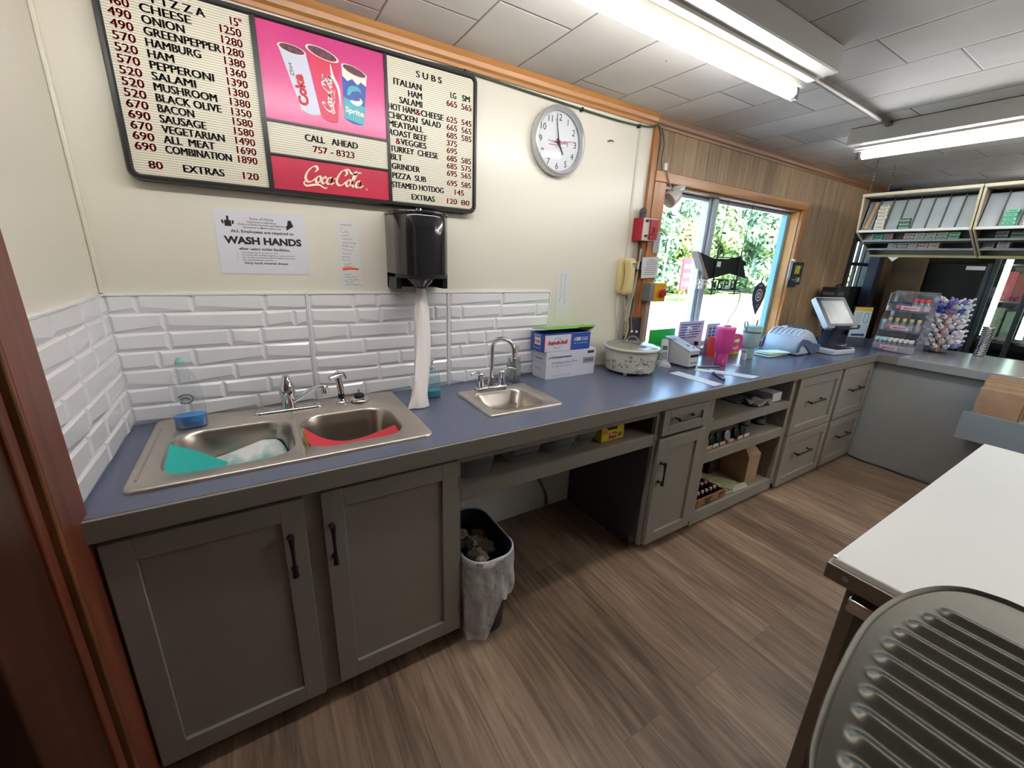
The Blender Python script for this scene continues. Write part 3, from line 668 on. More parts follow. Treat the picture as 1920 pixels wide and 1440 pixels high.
for i in range(14):
    z = 2.1715-i*.0281
    bk.text(names[i], (.241, YM, z), CH, w=wid[i], bold=BO, fat=.0014); rd.text(lp[i], (.168, YM, z), CH, w=.050, fat=.0010); rd.text(rp[i], (.432, YM, z), CH, w=.055, fat=.0010)
bk.text('EXTRAS', (.278, YM, 1.757), CH, w=.108, bold=BO, fat=.0014); rd.text('80', (.192, YM, 1.757), CH, w=.034, fat=.0010); rd.text('120', (.440, YM, 1.757), CH, w=.045, fat=.0010)
bk.build('black_letters', ink, t, smooth=False); rd.build('red_letters', red_ink, t, smooth=False); bk, rd = MB(), MB()
bk.text('S U B S', (1.062, YM, 2.193), CH, w=.105, bold=BO, fat=.0014)
subs = [('ITALIAN', .972, 2.150, .11), ('HAM', 1.028, 2.121, .055), ('SALAMI', .993, 2.092, .09), ('HOT HAM', .948, 2.063, .105), ('CHEESE', 1.078, 2.063, .095), ('CHICKEN  SALAD', .946, 2.034, .215),
        ('MEATBALL', .946, 2.005, .14), ('ROAST BEEF', .946, 1.976, .155), ('VEGGIES', .992, 1.948, .105), ('TURKEY  CHEESE', .948, 1.919, .20), ('BLT', .950, 1.890, .045), ('GRINDER', .952, 1.857, .115),
        ('PIZZA  SUB', .953, 1.823, .14), ('STEAMED HOTDOG', .949, 1.789, .222), ('EXTRAS', 1.030, 1.751, .10), ('LG', 1.206, 2.152, .024), ('SM', 1.258, 2.152, .034)]
for s_, x, z, w_ in subs: bk.text(s_, (x, YM, z), CH, w=w_, bold=BO, fat=.0014)
rd.text('&', (1.056, YM, 2.063), CH, w=.020, fat=.0010); rd.text('&', (.972, YM, 1.948), CH, w=.018, fat=.0010)
for z, a, c in ((2.121, '665', '565'), (2.063, '625', '545'), (2.034, '665', '565'), (2.005, '685', '585'), (1.976, '375', ''), (1.948, '695', ''), (1.919, '685', '585'), (1.890, '685', '575'), (1.861, '695', '565'), (1.823, '695', '585'), (1.751, '120', '80')):
    rd.text(a, (1.188, YM, z), CH, w=.046, fat=.0010)
    if c: rd.text(c, (1.255, YM, z), CH, w=.046 if len(c) > 2 else .040, fat=.0010)
rd.text('145', (1.224, YM, 1.789), CH, w=.043, fat=.0010)
bk.build('black_letters', ink, t, smooth=False); rd.build('red_letters', red_ink, t, smooth=False); bk, rd = MB(), MB()
bk.text('CALL   AHEAD', (.645, YM, 1.906), CH, w=.180, bold=BO, fat=.0014); rd.text('757 - 8323', (.668, YM, 1.872), CH, w=.142, fat=.0010)
bk.build('black_letters', ink, t, smooth=False); rd.build('red_letters', red_ink, t, smooth=False)
script(MB(), (.622, YM, 1.772), .0230, .2, 1.15).text('®', (.845, YM, 1.765), .008).build('logo_script', cream_w, t, smooth=False)
# printed cups on the poster
cup_m = [mat('cup silver print', 'c3c4d6', .35), mat('cup rim print', 'e6dccd', .4), mat('iced cola print', '5a2a3c', .5, noise=(120, .6)), red_ink, print_w, mat('cup red print', 'c41f4c', .4), mat('cup blue print', '26439b', .4, noise=(60, .25)), mat('cup teal print', '3d9fae', .4), ink]
b = MB()
def cup(pts, body, band, yo, ice=2):
    (ax, az), (bx, bz), (cx_, cz), (dx, dz) = pts; y = YM-yo
    low = [(cx_+(dx-cx_)*i/8, y, cz+(dz-cz)*i/8-.008*math.sin(PI*i/8)) for i in range(9)]
    b.use(body).add([(ax, y, az), (bx, y, bz)]+low, [tuple(range(10, -1, -1))])
    mx, mz = (ax+bx)/2, (az+bz)/2; rx = math.hypot(bx-ax, bz-az)/2; an = math.atan2(bz-az, bx-ax)
    for k, (s, mi) in enumerate(((1.03, 1), (.9, ice))):
        L = []
        for i in range(24):
            a = 2*PI*i/24; ex, ez = rx*s*math.cos(a), .30*rx*s*math.sin(a); L.append((mx+ex*math.cos(an)-ez*math.sin(an), y-.0004*(k+1), mz+ex*math.sin(an)+ez*math.cos(an)))
        b.use(mi).add(L, [tuple(range(24))])
cup([(.588, 2.180), (.672, 2.172), (.704, 1.998), (.642, 2.002)], 0, 0, .0006)
cup([(.786, 2.168), (.872, 2.148), (.852, 1.990), (.784, 2.002)], 6, 0, .0009)
cup([(.674, 2.196), (.776, 2.176), (.762, 1.984), (.708, 1.990)], 5, 0, .0016)
y3 = YM-.0011
b.use(7).add([(.786, y3, 2.07), (.862, y3, 2.05), (.852, y3, 1.990), (.784, y3, 2.002)], [(3, 2, 1, 0)])
b.use(1).add([(.7865, y3, 2.166), (.8715, y3, 2.146), (.868, y3, 2.118), (.85, y3, 2.128), (.838, y3, 2.116), (.82, y3, 2.132), (.803, y3, 2.122), (.786, y3, 2.136)], [tuple(range(7, -1, -1))])
b.use(7).ribbon([(0, 0), (.5, .9), (1.6, 1.0), (2.1, .3)], lambda a, t: .75*math.sin(PI*min(1, t+.12)), (.802, YM, 2.078), .024, off=.0022)
b.use(4).ribbon([(.3, -.7), (1.2, -.9), (1.9, -.5), (1.5, .1)], lambda a, t: .65*math.sin(PI*min(1, t+.12)), (.802, YM, 2.078), .024, off=.0024)
b.use(4).text('Sprite', (.788, YM, 2.024), .018, right=(1, 0, -.12), upv=(.1, 0, 1), w=.066, bold=.03, off=.0026)
b.use(3).text('Coke', (.668, YM, 2.018), .030, right=(-.16, 0, 1), upv=(-1, 0, -.16), w=.092, bold=.05, off=.0022); b.use(8).text('Diet', (.630, YM, 2.100), .012, right=(-.2, 0, 1), upv=(-1, 0, -.2), w=.036, shear=.3, off=.0022)
b.use(4); script(b, (.742, YM, 2.006), .0128, .2, 1.25, right=(.06, 0, 1), upv=(-1, 0, .06), off=.003)
b.ribbon([(0, 0), (.3, -2), (1.2, -4), (1.4, -7)], lambda a, t: .5*math.sin(PI*t)+.05, (.748, YM, 2.162), .018, off=.0027)
b.text('CLASSIC', (.756, YM, 2.055), .006, right=(.06, 0, 1), upv=(-1, 0, .06), w=.03, off=.003)
b.build('printed_cups', cup_m, t, smooth=False)

# ------------------------------------------------------------------ notices on the back wall
def slip(name, x0, z0, x1, z1, m_, label, cat, y=-.0008, th=.0008, tilt=0.):
    b = MB().box(x0, y-th, z0, x1, y, z1)
    if tilt: c = Vector(((x0+x1)/2, y, (z0+z1)/2)); b.move(Matrix.Translation(c) @ Matrix.Rotation(tilt, 4, 'Y') @ Matrix.Translation(-c))
    o = b.build(name, m_, None, smooth=False, loc=((x0+x1)/2, y, z0)); return tag(o, label, cat)
lam_p = mat('laminated notice', 'dfdfe6', .16, coat=.6)
o = slip('hand_washing_notice', .334, 1.440, .620, 1.658, lam_p, 'laminated white WASH HANDS notice taped below the menu board', 'notice', tilt=.004)
b = MB(); y = -.0017; cx = .478
for s_, z, h, w_, bo in (('State of Maine', 1.628, .0085, .075, .0), ('Department of Agriculture', 1.618, .0055, .09, .01), ('Division of Quality Assurance and Regulations', 1.609, .0055, .15, .01), ('Sanitation in Maine State Law', 1.599, .006, .12, .01),
        ('ALL Employees are required to', 1.583, .0092, .198, .02), ('WASH HANDS', 1.545, .024, .245, .045), ('after using toilet facilities,', 1.524, .009, .162, .02),
        ('Dirty hands transmit disease', 1.475, .0075, .14, .02)):
    b.text(s_, (cx, y, z), h, w=w_, bold=bo, align='C', off=.0004)
for i, (s_, w_) in enumerate((('before beginning or returning to work', .115), ('immediately after smoking, coughing, or contact with face', .170), ('after handling uncooked or before handling cooked food', .172), ('after handling garbage containers', .10))):
    b.text(s_, (.402, y, 1.513-i*.0085), .0045, w=w_, off=.0004); b.text('•', (.388, y, 1.513-i*.0085), .006, off=.0004)
# state crest and outline of the state
b.ribbon([(-.5, 0), (.5, 0)], lambda a, t: 1.0, (.374, y, 1.612), .020, off=.0004); b.ribbon([(0, .4), (.05, 1.2)], lambda a, t: .35, (.374, y, 1.612), .020, off=.0004)
b.ribbon([(-.7, -.1), (-.8, .5)], lambda a, t: .3, (.374, y, 1.612), .020, off=.0004); b.ribbon([(.7, -.1), (.8, .5)], lambda a, t: .3, (.374, y, 1.612), .020, off=.0004)
b.add([(.556+px_*.016, y-.0004, 1.598+pz*.016) for px_, pz in ((0, 0), (.5, .4), (1.5, 1.0), (1.3, 1.4), (1.0, 2.3), (.4, 2.2), (.2, 1.2), (-.1, .8))], [tuple(range(8))])
b.build('lettering', ink, o, smooth=False)
rnd = random.Random(9)
def scrawl(b, x, z, w_, h, y, rnd, r=.0007):
    """A line of handwriting as a thin wandering stroke."""
    n = max(4, int(w_/.0032)); P = []
    for i in range(n): P.append((x+w_*i/(n-1)+rnd.uniform(-.0008, .0008), y, z+rnd.uniform(0, h)*(1 if rnd.random() < .8 else 1.5)))
    P2 = [(p[0], p[2]) for p in P]; b.ribbon(P2, lambda a, t: r*2, (0, y, 0), 1, off=.0003, step=3)
o = slip('handwritten_list', .733, 1.383, .818, 1.653, mat('ruled note paper', 'dcdad8', .7), 'long handwritten list with one line struck through in orange, taped beside the towel dispenser', 'note', tilt=.012)
b = MB(); y = -.002
for i, w_ in enumerate((.042, .012, .034, .03, .042, .055, .046, .045, .036, .03, .028, .03, .036)): scrawl(b, .744+rnd.uniform(0, .006), 1.632-i*.0137, w_, .006, y, rnd)
b.ribbon([(.744, 1.630), (.79, 1.631)], lambda a, t: .0008, (0, y, 0), 1, off=.0003)
for i, w_ in enumerate((.03, .05, .055, .036, .066)): scrawl(b, .748, 1.440-i*.0105, w_, .005, y, rnd)
b.build('handwriting', grey_ink, o, smooth=False)
b = MB(); b.ribbon([(.742, 1.463), (.78, 1.466), (.806, 1.464)], lambda a, t: .009*(1-.3*t), (0, y, 0), 1, off=.0006); scrawl(b, .745, 1.471, .04, .005, y-.0003, rnd, .001)
b.build('orange_strike', mat('orange marker', 'f0562c', .5), o, smooth=False)
o = slip('handwritten_slip', 1.850, 1.220, 1.943, 1.492, mat('thin white paper', 'd9dad8', .7), 'narrow white slip with vertical handwriting taped to the bare wall above the boxes', 'note')
b = MB(); r8 = random.Random(4)
for x, z0, L in ((1.875, 1.31, .16), (1.905, 1.30, .17)):
    n = 34; b.ribbon([(x+r8.uniform(-.006, .006), z0+L*i/n) for i in range(n)], lambda a, t: .0013, (0, -.0017, 0), 1, off=.0003, step=3)
b.build('handwriting', grey_ink, o, smooth=False)

# ------------------------------------------------------------------ towel dispenser and towel
smoke = mat('smoked black plastic', '1b1c1f', .10, coat=.6)
t = thing('towel_dispenser', 'smoky black centre-pull paper towel dispenser on the wall under the menu board', 'dispenser', (1.035, 0, 1.40))
def dl(hw, dep, z, r=.09): return [(x, min(y, 0), z) for x, y in rrect(1.035, -dep/2, hw, dep/2+.0001, (.001, .001, r, r), 8)]
MB().loft([dl(.112, .205, z) for z in (1.455, 1.60, 1.675)]+[dl(.110, .200, 1.690), dl(.100, .185, 1.698)], True, True).build('cover', smoke, t, angle=50)
MB().loft([dl(.1135, .207, 1.685), dl(.1145, .208, 1.689), dl(.1135, .207, 1.693)]).build('cover_band', black_gl, t)
b = MB(); b.box(.923, -.13, 1.395, .945, 0, 1.455).box(1.125, -.13, 1.395, 1.147, 0, 1.455).box(.923, -.02, 1.395, 1.147, 0, 1.455)
b.loft([dl(.112, .205, 1.440), dl(.112, .205, 1.456)], True, True); b.build('lower_housing', black, t, bevel=.003)
MB().lathe([(.062, 0), (.058, -.012), (.030, -.036), (.027, -.046)], (1.035, -.105, 1.442), 24).build('nozzle', black_gl, t)
MB().box(1.012, -.204, 1.685, 1.058, -.198, 1.697).cyl((1.035, -.1, 1.697), (1.035, -.1, 1.712), .014).build('key_lock', chrome, t)
b = MB(); P = catmull([(1.035, -.105, 1.402), (1.034, -.110, 1.30), (1.015, -.155, 1.15), (.985, -.215, 1.02), (.965, -.250, .95), (.958, -.262, .918)], 9); loops = []; r9 = random.Random(2)
ph = [r9.uniform(0, 6.28) for _ in range(6)]
for i, p in enumerate(P):
    s = i/(len(P)-1); wx = .016+.016*min(1, s*5)+(.012*max(0, (s-.75)/.25)); wy = .012+.010*min(1, s*5)-.004*max(0, (s-.8)/.2); L = []
    for k in range(28):
        a = 2*PI*k/28; f = 1+.13*math.sin(3*a+ph[0]+5*s)+.09*math.sin(5*a+ph[1]-9*s)+.06*math.sin(8*a+ph[2]+4*s); L.append((p.x+wx*f*math.cos(a), p.y+wy*f*math.sin(a), p.z))
    loops.append(L)
b.loft(loops, True, True)
tag(b.build('paper_towel', mat('white paper towel', 'e6dfdd', .85, bump=(80, .2)), None, angle=70, loc=(.958, -.262, .918)), 'twisted white paper towel hanging from the dispenser down to the worktop', 'paper towel')

# ------------------------------------------------------------------ wall clock
t = thing('wall_clock', 'round silver-rimmed wall clock showing about two minutes to five', 'clock', (1.783, 0, 2.088))
c0 = (1.783, 0, 2.088); ax = (0, -1, 0)
alu = mat('brushed aluminium', 'd6d7da', .34, .65)
MB().lathe([(.142, .002), (.152, .006), (.153, .034), (.149, .044), (.141, .046), (.133, .036), (.131, .022)], c0, 56, ax, False, False).build('rim', alu, t, angle=60)
MB().lathe([(.133, .004), (.133, .016)], c0, 48, ax).build('face', mat('clock face', 'dcdde2', .5), t)
b = MB(); yk = -.0165
for h in range(1, 13):
    a = PI/2-h*PI/6; x, z = c0[0]+.106*math.cos(a), c0[2]+.106*math.sin(a); b.text(str(h), (x, yk, z-.0135), .029, align='C', off=.0004, bold=.0)
for k in range(60):
    a = k*PI/30; d = Vector((math.cos(a), 0, math.sin(a))); q = Vector((-d.z, 0, d.x))*.0009; p = Vector((c0[0], yk-.0004, c0[2]))+d*.126; b.add([p-q, p+q, p+q+d*.004, p-q+d*.004], [(0, 1, 2, 3)])
b.text('H.A. Mapes, Inc.', (c0[0], yk, c0[2]-.006), .011, w=.118, align='C', off=.0004); b.text('petroleum products', (c0[0]+.01, yk, c0[2]-.024), .005, w=.055, align='C', off=.0004); b.build('numerals', ink, t, smooth=False)
b = MB(); b.ribbon([(-.055, -.016), (.0, -.013), (.052, .004), (.058, -.014)], lambda a, t: .003, (c0[0], yk, c0[2]), 1, off=.0005); b.build('red_emblem', red_ink, t, smooth=False)
def hand(nm, ang, L, wd, m_, tail=.02, y=-.021):
    a = math.radians(90-ang); d = Vector((math.cos(a), 0, math.sin(a))); q = Vector((-d.z, 0, d.x)); c = Vector((c0[0], y, c0[2]))
    MB().prism([c-d*tail-q*wd, c-d*tail+q*wd, c+d*L+q*wd*.55, c+d*L-q*wd*.55], (0, -.0012, 0)).build(nm, m_, t, smooth=False)
hand('hour_hand', 149, .062, .0042, ink, .015, -.020); hand('minute_hand', 348, .098, .0032, ink, .02, -.0225); hand('second_hand', 82, .098, .0012, red_ink, .035, -.025)
MB().lathe([(.006, .017), (.006, .028)], c0, 14, ax).build('hub', ink, t)
MB().lathe([(.140, .0390), (.05, .0405), (.001, .041)], c0, 48, ax, False, False).build('lens', clear('clock lens', (.97, .98, .98), .02, .02), t)

# nail mark in the wall, then the cord along the crown
b = MB(); b.tube([(2.120, -.001, 2.148), (2.138, -.014, 2.153), (2.150, -.016, 2.148)], .003, 6); tag(b.build('wall_hook', black, None, loc=(2.12, 0, 2.148)), 'small black hook screwed into the cream wall beside the clock', 'hook')
P = catmull([(.62, -.012, 2.262), (.80, -.014, 2.262), (1.0, -.014, 2.258), (1.28, -.014, 2.268), (1.6, -.014, 2.262), (1.92, -.014, 2.255), (2.2, -.014, 2.252), (2.40, -.016, 2.262), (2.47, -.026, 2.276), (2.505, -.02, 2.20), (2.50, -.016, 2.06), (2.512, -.012, 1.95)], 8)
t = thing('wall_cable', 'thin green cord pinned along the wooden crown strip and down to the window corner', 'cord', (1.6, 0, 2.262))
MB().tube(P, .0042, 8).build('cable', mat('green cord', '2f4a3a', .5), t)
for x, z in ((1.28, 2.268), (1.92, 2.256), (2.33, 2.256)): MB().box(x-.005, -.022, z-.012, x+.005, -.001, z+.006).build('clip', black, t, bevel=.001)

# ------------------------------------------------------------------ telephone, pull station and cables left of the window
t = thing('wall_telephone', 'cream corded telephone hanging on the wall left of the window', 'telephone', (2.33, 0, 1.35))
b = MB(); L = []
for y, ins in ((-.0005, 0), (-.022, .001), (-.03, .008)): L.append([(x, y, z) for x, z in rrect(2.330, 1.458, .036-ins, .105-ins, .028)])
b.loft([q[::-1] for q in L][::-1], True, True); b.build('base', cream_p, t, angle=50)
b = MB(); loops = []
for k in range(15):
    s = k/14; z = 1.350+.212*s; e = abs(2*s-1); w_ = .025+.008*e**2; dp = .030+.012*e**3; yo = -.052-.012*(1-e**2)
    if k in (0, 14): w_ *= .6; dp *= .6
    loops.append([(2.338+x, yo+y, z) for x, y in rrect(0, 0, w_, dp/2+.006, .012, 4)])
b.loft(loops, True, True); b.build('handset', cream_p, t, angle=60)
MB().box(2.332, -.086, 1.530, 2.362, -.079, 1.534).box(2.336, -.085, 1.515, 2.358, -.078, 1.518).build('earpiece_slots', mat('dark slot', '3a3422', .6), t)
b = MB(); P = []
for i in range(161):
    s = i/160; a = s*2*PI*22; c = Vector((2.335+.05*s+.02*math.sin(3*s), -.035, 1.352-.26*s)); P.append(c+Vector((.009*math.cos(a), .009*math.sin(a), 0)))
b.tube(P, .0022, 5); b.build('coiled_cord', mat('pale phone cord', 'cfc4a4', .5), t)
MB().tube(catmull([(2.300, -.012, 1.352), (2.305, -.012, 1.25), (2.335, -.012, 1.15), (2.345, -.012, 1.02), (2.345, -.012, .92)], 6), .003, 6).build('line_cord', mat('phone line cord', 'bdb59c', .5), t)

t = thing('fire_alarm_box', 'red metal alarm control box with white front and red pull handle at the window edge', 'alarm box', (2.43, -.06, 1.66))
MB().box(2.385, -.075, 1.662, 2.50, -.001, 1.790).build('box', mat('red enamel', 'a81a30', .4), t, bevel=.003)
MB().box(2.386, -.083, 1.664, 2.499, -.075, 1.788).build('front_plate', mat('pale front plate', 'cfc8bd', .4), t, bevel=.002)
MB().box(2.432, -.094, 1.672, 2.497, -.083, 1.782).box(2.44, -.10, 1.70, 2.49, -.094, 1.708).box(2.448, -.10, 1.735, 2.482, -.094, 1.74).box(2.462, -.10, 1.71, 2.468, -.094, 1.735).build('pull_handle', mat('red pull handle', '9c1024', .3), t, bevel=.0015)
MB().cyl((2.405, -.083, 1.772), (2.405, -.096, 1.772), .008).cyl((2.407, -.083, 1.69), (2.407, -.096, 1.69), .007).build('knob', black, t)
MB().cyl((2.425, -.03, 1.79), (2.425, -.03, 1.812), .020).ball((2.425, -.03, 1.826), .022).build('bell_cap', mat('dark grey knob', '4a4a48', .5), t)
cg = mat('grey conduit', '9a9b9b', .45, .3)
b = MB(); b.tube(catmull([(2.412, -.02, 1.66), (2.405, -.02, 1.5), (2.385, -.02, 1.3), (2.372, -.02, 1.12), (2.365, -.02, .93)], 5), .008, 8)
tag(b.build('conduit_pipe', cg, None, loc=(2.365, -.02, .93)), 'slim grey conduit running down from the red alarm box', 'conduit')
for xa, xb, m_, lab in ((2.432, 2.395, 'b9b0a0', 'pale loose cable bundled beside the grey conduit'), (2.446, 2.43, '7d7668', 'brownish loose cable nearest the window casing')):
    b = MB(); rr = random.Random(int(xa*1000)); P = [(xa+(xb-xa)*k/9+rr.uniform(-.012, .012), -.028-rr.uniform(0, .012), 1.62-.62*k/9) for k in range(10)]
    b.tube(catmull(P, 5), .0055, 7); b.box(xa-.014, -.045, 1.50, xa+.014, -.018, 1.545)
    tag(b.build('loose_cable', mat('cable '+m_, m_, .5), None, loc=P[-1]), lab, 'cable')
o = slip('typed_notice', 2.455, 1.452, 2.602, 1.575, mat('grey white notice', 'd8d8de', .5), 'white typed notice pinned slanting over the window casing above the yellow switch', 'notice', y=-.045, tilt=-.06)
b = MB()
for i in range(7): b.ribbon([(2.485+.004*i if i < 3 else 2.475, 1.545-i*.0125), (2.585, 1.549-i*.0125)], lambda a, t: .0032, (0, -.0465, 0), 1, off=.0003)
b.text('NOTICE', (2.51, -.0465, 1.556), .008, w=.05, bold=.02, off=.0003); b.build('typing', grey_ink, o, smooth=False)
t = thing('stop_switch', 'yellow emergency stop switch with red button on the window casing', 'switch', (2.555, -.07, 1.31))
MB().box(2.500, -.095, 1.312, 2.555, -.028, 1.42).build('grey_back_box', mat('grey switch box', '7a7c7e', .4), t, bevel=.003)
MB().box(2.535, -.100, 1.310, 2.640, -.030, 1.424).build('yellow_cover', mat('safety yellow', 'd79a1e', .4), t, bevel=.004)
MB().cyl((2.595, -.100, 1.362), (2.595, -.112, 1.362), .018).lathe([(.026, 0), (.027, .008), (.020, .014)], (2.595, -.112, 1.362), 20, (0, -1, 0)).build('stop_button', mat('red button', 'a3212a', .35), t)
MB().tube([(2.53, -.06, 1.312), (2.528, -.06, 1.20), (2.52, -.06, .93)], .011, 8).build('conduit', cg, t)
t = thing('framed_picture', 'small dark framed picture leaning on the wall behind the slow cooker', 'picture', (2.46, -.03, 1.1))
MB().box(2.405, -.038, 1.055, 2.525, -.028, 1.21).build('frame', mat('brown picture frame', '5c3a26', .4), t, bevel=.002)
b = MB().use(0).box(2.416, -.040, 1.066, 2.514, -.037, 1.199); b.use(1).ball((2.44, -.040, 1.12), .010, 8, .8).ball((2.485, -.040, 1.115), .010, 8, .8); b.build('picture_sheet', [mat('dark picture print', '3c3442', .4), print_w], t)
tag(MB().box(2.545, -.034, 1.60, 2.60, -.030, 1.72).build('door_tag', mat('grey tag', 'a9a9ac', .5), None, loc=(2.57, -.03, 1.6), bevel=.001), 'grey hanging tag on the casing behind the red alarm box', 'tag')

# clip lamp at the window corner, its cord
t = thing('clip_spotlight', 'white clip-on spotlight at the top corner of the window', 'lamp', (2.70, 0, 1.985))
MB().lathe([(.020, 0), (.036, .012), (.048, .05), (.050, .095), (.046, .098), (.040, .06)], (2.735, -.015, 1.965), 24, (-.72, .05, -.5)).build('shade', mat('white lamp shade', 'd0ccc6', .3), t, angle=50)
MB().lathe([(.045, 0), (.04, .014), (.015, .022)], (2.735, -.005, 1.998), 20, (0, 0, -1)).cyl((2.735, -.005, 1.985), (2.735, -.015, 1.962), .012).build('mount', white_p, t)
MB().tube(catmull([(2.735, -.01, 1.995), (2.66, -.033, 1.965), (2.60, -.036, 2.02), (2.565, -.034, 2.10), (2.55, -.02, 2.25)], 6), .0035, 6).build('lamp_cord', mat('beige lamp cord', 'a79c88', .5), t)
MB().box(2.548, -.04, 2.06, 2.572, -.03, 2.10).build('plug', white_p, t, bevel=.003)
t = thing('hanging_wire', 'short dark wire hanging from the crown corner above the window', 'wire', (2.535, -.01, 2.27))
MB().tube(catmull([(2.505, -.02, 2.275), (2.535, -.024, 2.20), (2.53, -.024, 2.12), (2.54, -.028, 2.06)], 6), .003, 6).build('wire', mat('brown wire', '4b3a30', .5), t)
# ------------------------------------------------------------------ things on the worktop
def rot_z(c, ang): c = Vector(c); return Matrix.Translation(c) @ Matrix.Rotation(ang, 4, 'Z') @ Matrix.Translation(-c)
def ell(c, rx, ry, z, n=24, p=2.4): return [(c[0]+rx*(abs(math.cos(a))**(2/p))*(1 if math.cos(a) > 0 else -1), c[1]+ry*(abs(math.sin(a))**(2/p))*(1 if math.sin(a) > 0 else -1), z) for a in [2*PI*i/n for i in range(n)]]
blue_liq = mat('blue dish liquid', '1c86dc', .08, spec=.6); teal_liq = mat('teal soap liquid', '2aa3b8', .08, spec=.6)
t = thing('dish_soap_bottle', 'large clear dish soap bottle with a little blue liquid left, on the sink corner', 'bottle', (.182, -.125, zd))
pr = [(0, .040, .020), (.004, .047, .027), (.06, .048, .029), (.12, .047, .029), (.165, .040, .026), (.195, .027, .020), (.215, .014, .013), (.228, .012, .012)]
MB().loft([ell((.182, -.125), a, c, zd+z) for z, a, c in pr], True, True).build('bottle_body', clear('clear soap bottle', (.96, .98, .98), .06, .05, .05, 'd8e4e6'), t, angle=60)
MB().loft([ell((.182, -.125), a-.002, c-.002, zd+z+.002) for z, a, c in pr[:2]]+[ell((.182, -.125), .0455, .026, zd+.046)], True, True).build('liquid', blue_liq, t, angle=60)
MB().lathe([(.0135, .226), (.014, .236), (.011, .240), (.008, .248), (.003, .251)], (.182, -.125, zd), 18).build('cap', mat('teal cap', '8fc3bb', .4), t)
b = MB(); b.ribbon([(-.9, .4), (-.2, .8), (.8, .6), (1, -.2), (.2, -.7), (-.8, -.5)], lambda a, t: .32, (.182, -.1555, zd+.110), .020, off=.0005); b.ribbon([(-.7, 0), (0, .25), (.6, -.1)], lambda a, t: .4, (.182, -.1555, zd+.110), .020, off=.0006)
b.build('print', mat('faded grey label', '7c8288', .5), t, smooth=False)
t = thing('soap_pump', 'clear pump bottle of teal hand soap half hidden by the paper towel', 'soap bottle', (1.062, -.150, ZC))
pr = [(0, .030, .022), (.004, .036, .027), (.09, .033, .024), (.112, .029, .021), (.122, .017, .016), (.130, .013, .013)]
MB().loft([ell((1.062, -.150), a, c, ZC+z, p=3.5) for z, a, c in pr], True, True).build('bottle_body', clear('clear pump bottle', (.86, .95, .97), .10, .05, .14, 'b8dbe4'), t, angle=60)
MB().loft([ell((1.062, -.150), a-.002, c-.002, ZC+z+.002, p=3.5) for z, a, c in pr[:2]]+[ell((1.062, -.150), .0335, .0245, ZC+.034, p=3.5)], True, True).build('liquid', teal_liq, t, angle=60)
MB().lathe([(.014, .128), (.014, .142), (.008, .146), (.005, .150), (.005, .165), (.010, .167), (.010, .176), (.004, .178)], (1.062, -.150, ZC), 16).tube([(1.062, -.150, ZC+.171), (1.045, -.166, ZC+.172), (1.036, -.174, ZC+.166)], .0042, 8).build('pump', mat('clear grey pump', 'b6c3c6', .25), t)

t = thing('utensil_jar', 'glass jar with a wooden handle standing behind the gooseneck faucet', 'jar', (1.535, -.085, ZC))
MB().lathe([(.034, 0), (.039, .006), (.039, .095), (.034, .112), (.033, .128), (.036, .130), (.033, .129), (.031, .112), (.036, .094), (.036, .008), (.002, .006)], (1.535, -.085, ZC), 28, cap1=False).build('jar_glass', clear('jar glass', (.86, .90, .90), .12, .03, .06), t, angle=60)
wd = mat('pale wooden handle', 'c9b596', .6)
MB().tube([(1.525, -.090, ZC+.01), (1.545, -.082, ZC+.13), (1.560, -.078, ZC+.185)], [.004, .006, .011], 10).build('handle', wd, t)
MB().tube([(1.550, -.075, ZC+.01), (1.525, -.085, ZC+.12)], [.012, .014], 10).build('brush_head', mat('grey brush bristles', '8a8478', .8), t)

# boxes
bxw = mat('white printed carton', 'd6d7e2', .55); bxb = mat('blue printed carton', '1f4fa6', .5); bxr = mat('carton red line', 'b8232e', .5); bxg = mat('lime carton flap', '5fae3e', .55); bxi = mat('carton inside', '3a2a22', .8)
t = thing('film_carton', 'white foodservice film carton under the open foil box', 'carton', (1.87, -.147, ZC))
MB().box(1.699, -.147, ZC, 2.047, -.022, 1.066).build('carton', bxw, t, bevel=.0015)
b = MB(); yb = -.1474
b.use(1).text('Comparware', (1.735, yb, 1.030), .012, w=.135, bold=.03).ribbon([(-.6, 0), (-.2, -.3), (.7, .6)], lambda a, t: .35, (1.722, yb, 1.034), .010)
b.use(2).text('Foodservice Film', (1.738, yb, .998), .015, w=.175).text('18" x 2000\'  Clear Cutter Box', (1.738, yb, .980), .009, w=.14).text('Pelicula para uso alimentario', (1.738, yb, .930), .007, w=.14)
b.use(1).box(1.985, yb-.0006, 1.040, 2.032, yb, 1.054)
for z0, z1, x0, x1 in ((.985, .987, 1.955, 2.035), (1.014, 1.016, 1.955, 2.035), (.985, 1.016, 1.955, 1.957), (.985, 1.016, 2.033, 2.035)): b.box(x0, yb-.0006, z0, x1, yb, z1)
for k in range(12): b.box(1.963+k*.0057, yb-.0006, .990, 1.965+k*.0057+(k % 3)*.0008, yb, 1.011)
xl = 1.6988
b.use(1).text('Comparware', (xl, -.045, 1.020), .009, right=(0, -1, 0), w=.07, bold=.03)
b.use(2); b.box(xl-.0005, -.14, 1.000, xl, -.03, 1.002); b.text('Film', (xl, -.05, .960), .014, right=(0, -1, 0), w=.05)
b.build('print', [ink, mat('navy print', '2b2f45', .5), mat('lilac grey print', '8d8aa0', .5)], t, smooth=False)
t = thing('foil_box', 'opened blue and white foil box with lime green lid on the white carton', 'box', (1.83, -.147, 1.066))
b = MB(); bx0, bx1, by0, by1, bz0, bz1 = 1.678, 1.995, -.146, -.028, 1.066, 1.162
